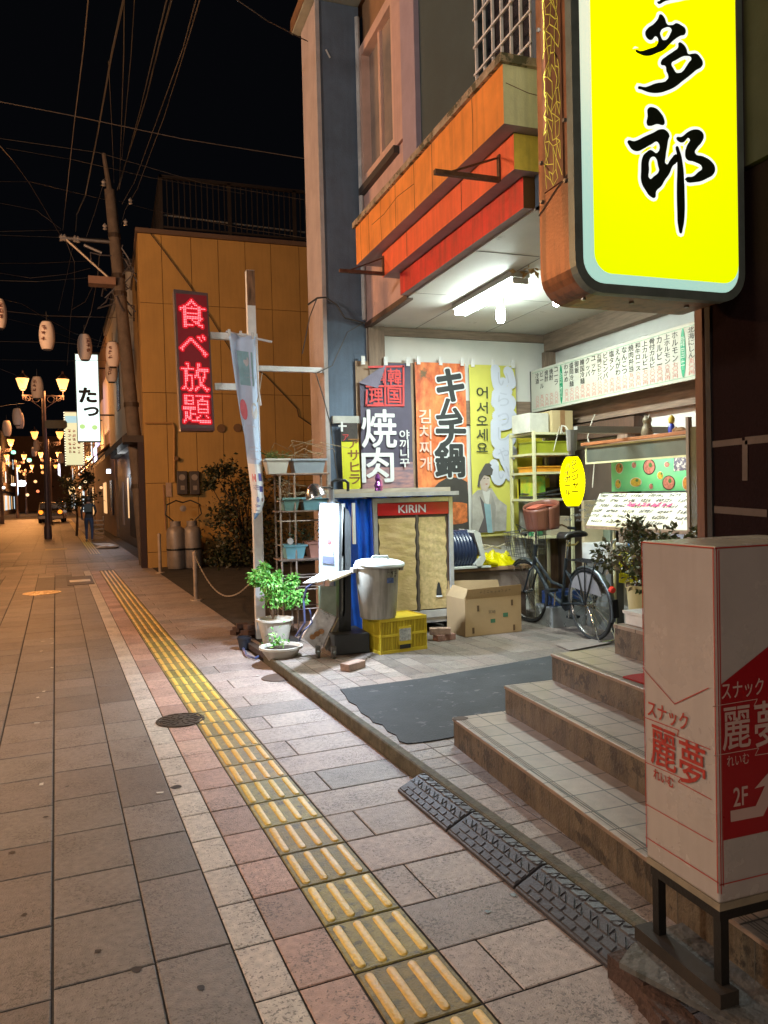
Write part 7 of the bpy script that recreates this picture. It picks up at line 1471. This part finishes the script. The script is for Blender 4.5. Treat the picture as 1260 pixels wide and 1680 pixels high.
for k in range(22):
    for x in (a.x-w_, a.x+w_): t.box((x-.02, a.y-.04, b.z+k*.12), (x+.02, a.y-.01, b.z+k*.12+.05))
t.build('edge_bulbs', ME('bulb_tiny', (1, .9, .6), 2), s2)
m_ = MB(); m_.tube([(a.x+w_, a.y+.14, b.z+1.0), (a.x+2.0, a.y+.14, b.z+1.0)], .03, 5).tube([(a.x+w_, a.y+.14, b.z+2.2), (a.x+2.0, a.y+.14, b.z+2.2)], .03, 5); m_.build('bracket', irn, s2)
# next blocks on the right
nb = T('awning_shop', 'shop with an ochre awning, warm lit panels and a violet sign, beyond the white house', 'building', tuple(S(2.2, 40)))
sb_('wall', (2.3, 9, 33.5, 52, 0, 9.0), M('wall_tan', (.40, .24, .14), .8, var=.2), nb); m_ = MB(); m_.prism([S(.9, 34, 2.75), S(.9, 41, 2.75), S(2.3, 41, 4.0), S(2.3, 34, 4.0)], (0, 0, .06)); m_.build('awning', M('awning_ochre', (.36, .22, .10), .7), nb)
sb_('lit_panel', (2.22, 2.29, 35, 38.5, 4.6, 7.0), ME('panel_orange', (1, .38, .13), .45), nb); sb_('lit_panel', (2.22, 2.29, 39.5, 42, 4.0, 6.4), ME('panel_orange', (1, .38, .13), .45), nb)
sb_('violet_sign', (1.7, 1.8, 34.5, 36.5, 3.9, 4.5), ME('violet_lit', (.75, .62, 1), 1.3), nb); sb_('violet_sign', (1.75, 1.85, 37.5, 39.5, 5.6, 6.9), ME('violet_lit2', (.75, .62, 1), .8), nb)
for k in range(2): sb_('window', (2.24, 2.295, 35+k*6.3, 36.2+k*3.3, .9, 2.4), amb if k % 2 else M('dark_glass', (.04, .035, .045), .15), nb)
for k in range(3): sb_('violet_tube', (1.6, 1.66, 34.4+k*.6, 34.5+k*.6, 3.2, 3.8), ME('violet_tube', (.85, .75, 1), 4), nb)
rr = random.Random(41)
def block(label, n0, n1, s0, s1, h, col, left=False):
    r = T('street_building', label, 'building', tuple(S(n0, s0))); mt = M('facade_%d' % (int(s0)+(500 if left else 0)), col, .8, var=.25, vs=1.5, streak=.2); sb_('wall', (n0, n1, s0, s1, 0, h), mt, r); f_ = n1 if left else n0; sg = 1 if left else -1
    m_ = MB(); sbox(m_, min(f_, f_+sg*.25), max(f_, f_+sg*.25), s0+.1, s1-.1, 2.9, 3.15); m_.build('canopy', M('canopy_dark', (.06, .045, .04), .8), r)
    k = s0+.8
    while k < s1-1:
        for z0, z1 in ((.6, 2.4), (4, 5.4), (6.4, 7.8)):
            if z1 < h-.3:
                lit = rr.random() < (.6 if z0 < 1 else .25); a = (f_+(.0 if left else -.03), f_+(.03 if left else 0), k, k+1.1, z0, z1); sb_('window', a, (amb if rr.random() < .7 else ME('cool_window', (.7, .9, 1), 1.2)) if lit else M('dark_glass', (.04, .035, .045), .15), r)
        k += 2.4
    return r
block('tall dark block beyond the awning shop on the right', 2.3, 9, 52.5, 64, 11, (.12, .09, .08)); block('brick coloured block far down the right side', 2.2, 9, 64.5, 82, 8, (.28, .14, .09)); block('pale block at the far right end of the street', 2.0, 9, 82.5, 110, 9, (.3, .24, .2))
block('dark low building at the left edge of the street', -14, -6.2, 48, 62, 5.5, (.09, .08, .08), True); block('shadowy three storey block on the left side', -14, -6.0, 62.5, 80, 9, (.12, .11, .11), True); block('pale lit block on the left far down the street', -14, -5.8, 80.5, 100, 7, (.3, .27, .24), True); block('last dark block on the left side', -14, -5.6, 100.5, 130, 10, (.14, .11, .1), True)
eb = T('end_building', 'dim building closing the view at the end of the street', 'building', tuple(S(-2, 135))); sb_('wall', (-9, 5, 135, 140, 0, 12), M('wall_end', (.14, .09, .07), .8, var=.3), eb)
for i, (x, y, wd, hg, d, mt, lb) in enumerate(((28, 672+50, 5, 50, 75, ME('sg_blue', (.55, .8, 1), 3), 'narrow blue white lit sign on the left side of the street'), (97, 772, 5, 24, 60, ME('sg_pale', (.9, .85, 1), 2), 'narrow pale lit sign below the column sign'), (35, 793, 16, 10, 90, ME('sg_white', (.9, .95, 1), 6), 'bright white shop light far down on the left'), (23, 795, 10, 4, 85, ME('sg_white2', (1, .95, .85), 4), 'small white light beside the bright shop light'), (22, 742, 8, 6, 88, ME('sg_green', (.3, 1, .6), 2.2), 'upper green signal light far down the street'), (48, 755, 8, 6, 95, ME('sg_green', (.3, 1, .6), 2.2), 'lower green signal light far down the street'), (118, 805, 11, 15, 42, ME('sg_lantern', (1, .62, .25), 1.8), 'round warm lantern sign beside the dark tree'), (131, 799, 5, 6, 40, ME('sg_lamp', (1, .85, .55), 2.5), 'small pale round lamp by the dark tree'))):
    if i == 0: y = 790
    a, b = at(x-wd/2, y-hg/2, d), at(x+wd/2, y+hg/2, d); r = T('distant_light', lb, 'light', tuple(b)); cc_ = (a+b)/2; hw, hh = (b.x-a.x)/2, (a.z-b.z)/2
    MB().lathe(cc_, [(0, -hh), (abs(hw)*.8, -hh*.8), (abs(hw), 0), (abs(hw)*.8, hh*.8), (0, hh)], 10).build('glow', mt, r)
    B('holder', (cc_.x-.05, cc_.y-.03, cc_.z+hh-.01), (cc_.x+.05, cc_.y+.03, cc_.z+hh+.12), irn, r)
for i, (x, y, d, cl_, e_, lb) in enumerate(((12, 760, 92, (1, .5, .15), 2.2, 'orange lamp glow high on the left side far away'), (40, 778, 100, (1, .45, .12), 2.0, 'orange lamp glow in the middle distance left'), (58, 790, 110, (1, .5, .2), 2.0, 'small orange light far down the middle of the street'), (70, 775, 105, (1, .4, .1), 1.6, 'small deep orange light beside the lamp pole'), (6, 800, 80, (1, .9, .8), 2.5, 'small white shop light at the very left edge'), (45, 812, 95, (1, .6, .3), 1.8, 'low warm shop light on the left side'), (62, 806, 120, (1, .25, .1), 1.6, 'small red light at the end of the street'), (112, 786, 60, (1, .5, .2), 1.5, 'small amber light under the column sign'), (140, 790, 45, (1, .75, .4), 1.8, 'warm lamp over the dark shopfront'), (166, 800, 34, (1, .55, .25), 1.3, 'small amber lamp beside the porch light'))):
    c = at(x, y, d); rr0 = 2.6/F*d; r = T('distant_lamp', lb, 'lamp', tuple(c)); MB().lathe(c, [(0, -rr0), (rr0*.8, -rr0*.6), (rr0, 0), (rr0*.8, rr0*.6), (0, rr0)], 10).build('glass', ME('far_glow_%d' % i, cl_, e_), r); MB().cyl(c+V((0, 0, rr0)), c+V((0, 0, rr0*1.5)), rr0*.5, n=8).build('cap', irn, r)
# tree and storefront clutter behind the walker
tr = T('street_tree', 'small dark street tree in a pot behind the walking person', 'tree', tuple(S(1.5, 36))); m_ = MB(); c = at(124, 820, 34); rr = random.Random(5)
cl3 = [(c+V((rr.gauss(0, .35), rr.gauss(0, .3), rr.uniform(-.3, 1.1))), .32) for _ in range(12)]
leaves(m_, 900, lambda q: ((lambda k: (k[0]+V((q.gauss(0, .45), q.gauss(0, .45), q.gauss(0, .45)))*k[1], (q.gauss(0, 1), q.gauss(0, 1), .3)))(q.choice(cl3))), .16, rr); m_.build('crown', M('leaf_night', (.035, .045, .018), .5), tr); MB().tube([V((c.x, c.y, 0)), V((c.x+.05, c.y, .9)), c], .06, 7, .03).build('trunk', M('stem_dark', (.05, .03, .02), .8), tr)
# stool/rack and snow-white bag near the doorway
r = T('shop_rack', 'small wooden slatted rack standing outside the dark shopfront', 'rack', tuple(gz(163, 887))); c = gz(162, 888); m_ = MB()
for k in range(5): m_.box((c.x-.2, c.y, .12+k*.16), (c.x+.2, c.y+.3, .16+k*.16))
for x in (-.2, .17): m_.box((c.x+x, c.y+.301, 0), (c.x+x+.03, c.y+.33, .95))
m_.build('slats', M('rack_tan', (.35, .24, .15), .7), r)
bag('floor_bundle', 'white bundle lying on the ground in front of the dark shopfront', gz(178, 900)+V((0, 0, .0)), .35, .2, .12, M('bag_white', (.60, .62, .64), .4), 9)
r = T('ground_sheets', 'pale flat sheets lying on the pavement outside the shopfront', 'sheet', tuple(gz(170, 892, .01))); MB().prism([gz(152, 892, .01), gz(180, 892, .01), gz(195, 896, .01), gz(160, 896, .01)], (0, 0, .02)).build('sheet', M('panel_white2', (.60, .62, .62), .35), r)
# ================================================================== PERSON AND CAR
def person():
    c = gz(147, 889); me = bpy.data.meshes.new('person'); 
    J = {'pel': (0, 0, .92, .125, .10), 'wst': (0, 0, 1.06, .115, .09), 'chs': (0, 0, 1.28, .15, .105), 'nck': (0, .01, 1.44, .055, .055), 'hd0': (0, .02, 1.53, .075, .085), 'hd1': (0, .02, 1.62, .085, .095), 'hd2': (0, .01, 1.70, .05, .06),
         'hl': (-.09, 0, .86, .09, .09), 'kl': (-.10, .14, .48, .06, .06), 'al': (-.10, .02, .09, .042, .042), 'tl': (-.10, .16, .03, .035, .03), 'hr': (.09, 0, .86, .09, .09), 'kr': (.10, -.04, .47, .06, .06), 'ar': (.10, -.24, .12, .042, .042), 'tr': (.10, -.12, .03, .035, .03),
         'sl': (-.19, 0, 1.38, .055, .055), 'el': (-.25, -.05, 1.12, .042, .042), 'wl': (-.24, .03, .90, .03, .03), 'fl': (-.235, .05, .82, .028, .018), 'sr': (.19, 0, 1.38, .055, .055), 'er': (.25, .02, 1.12, .042, .042), 'wr': (.20, .16, 1.0, .03, .03), 'fr': (.17, .21, .96, .028, .018)}
    E_ = ['pel wst', 'wst chs', 'chs nck', 'nck hd0', 'hd0 hd1', 'hd1 hd2', 'pel hl', 'hl kl', 'kl al', 'al tl', 'pel hr', 'hr kr', 'kr ar', 'ar tr', 'chs sl', 'sl el', 'el wl', 'wl fl', 'chs sr', 'sr er', 'er wr', 'wr fr']
    ks = list(J); me.from_pydata([J[k][:3] for k in ks], [tuple(ks.index(q) for q in e.split()) for e in E_], [])
    o = bpy.data.objects.new('person', me); COL.objects.link(o); o.location = c; o.modifiers.new('skin', 'SKIN')
    bm = bmesh.new(); bm.from_mesh(me); sl = bm.verts.layers.skin.verify(); bm.verts.ensure_lookup_table()
    for i, k in enumerate(ks): bm.verts[i][sl].radius = J[k][3:]; bm.verts[i][sl].use_root = (k == 'pel')
    bm.to_mesh(me); bm.free(); ss = o.modifiers.new('sub', 'SUBSURF'); ss.levels = ss.render_levels = 2
    m_ = M('person_clothes', (.02, .022, .028), .8, var=.1, bump=0); n = m_.node_tree.nodes; L = m_.node_tree.links; tcn = n.new('ShaderNodeTexCoord'); sx = n.new('ShaderNodeSeparateXYZ'); L.new(tcn.outputs['Object'], sx.inputs[0]); cr = n.new('ShaderNodeValToRGB'); cr.color_ramp.interpolation = 'CONSTANT'
    mr = n.new('ShaderNodeMapRange'); mr.inputs[2].default_value = 1.8; L.new(sx.outputs[2], mr.inputs[0]); L.new(mr.outputs[0], cr.inputs[0]); el = cr.color_ramp.elements; el[0].position = 0; el[0].color = (.35, .33, .30, 1); el[1].position = .06; el[1].color = (.025, .045, .10, 1)
    for p_, cl in ((.50, (.02, .022, .028, 1)), (.80, (.35, .2, .14, 1))): e = el.new(p_); e.color = cl
    L.new(cr.outputs[0], n['Principled BSDF'].inputs['Base Color']); me.materials.append(m_)
    tag(o, 'person in a dark jacket and blue jeans walking away past the dark shopfront', 'person')
    h = MB(); h.lathe((0, -.01, 1.50), [(.06, 0), (.105, .06), (.108, .13), (.09, .19), (.04, .225), (0, .23)], 14).build('hair', M('hair_dark', (.03, .018, .012), .6), o, smooth=True)
    q = MB(); q.box((-.15, -.19, 1.10), (.13, -.09, 1.42)); q.build('backpack', M('pack_dark', (.03, .045, .05), .6), o, bevel=.03)
person()
def car():
    r = T('parked_car', 'car with amber lights glowing standing far down the street', 'car', tuple(S(.25, 60))); c = S(-.35, 60); L = 4.2; x0, x1 = c.x-.85, c.x+.85
    m_ = MB(); prof = [(0, .25), (0, .75), (.25, .85), (1.0, .95), (1.6, 1.45), (3.2, 1.48), (4.0, 1.0), (4.2, .9), (4.2, .3)]; m_.prism([(x0, c.y+a, b) for a, b in prof], (x1-x0, 0, 0)); m_.build('body', M('car_paint', (.05, .045, .045), .25, metal=.3), r, bevel=.05)
    B('windscreen', (x0+.12, c.y+.95, 1.0), (x1-.12, c.y+1.3, 1.38), M('dark_glass', (.04, .035, .045), .15), r)
    for s in (x0+.22, x1-.22): MB().lathe((s, c.y-.03, .78), [(0, 0), (.15, .0), (.15, .05), (0, .05)], 14, axis=(0, 1, 0)).build('headlight', ME('amber_light', (1, .24, .01), 2.2), r)
    for s in (x0, x1-.2):
        for y in (.7, 3.4): MB().cyl((s, c.y+y, .31), (s+.2, c.y+y, .31), .31, n=16).build('wheel', M('tyre', (.015, .015, .015), .7), r)
    B('bumper', (x0+.05, c.y-.06, .3), (x1-.05, c.y-.001, .5), M('bumper', (.25, .2, .18), .3, metal=.6), r)
car()
# distant ranks of small lamps and dark planters by the lamp pole
r = T('kerb_hydrant', 'small dark bollard behind the street lamp pole', 'bollard', tuple(gz(86, 852))); c = gz(87, 853); MB().lathe(c, [(.12, 0), (.12, .7), (.08, .8), (0, .82)], 10).build('post', irn, r, smooth=True)
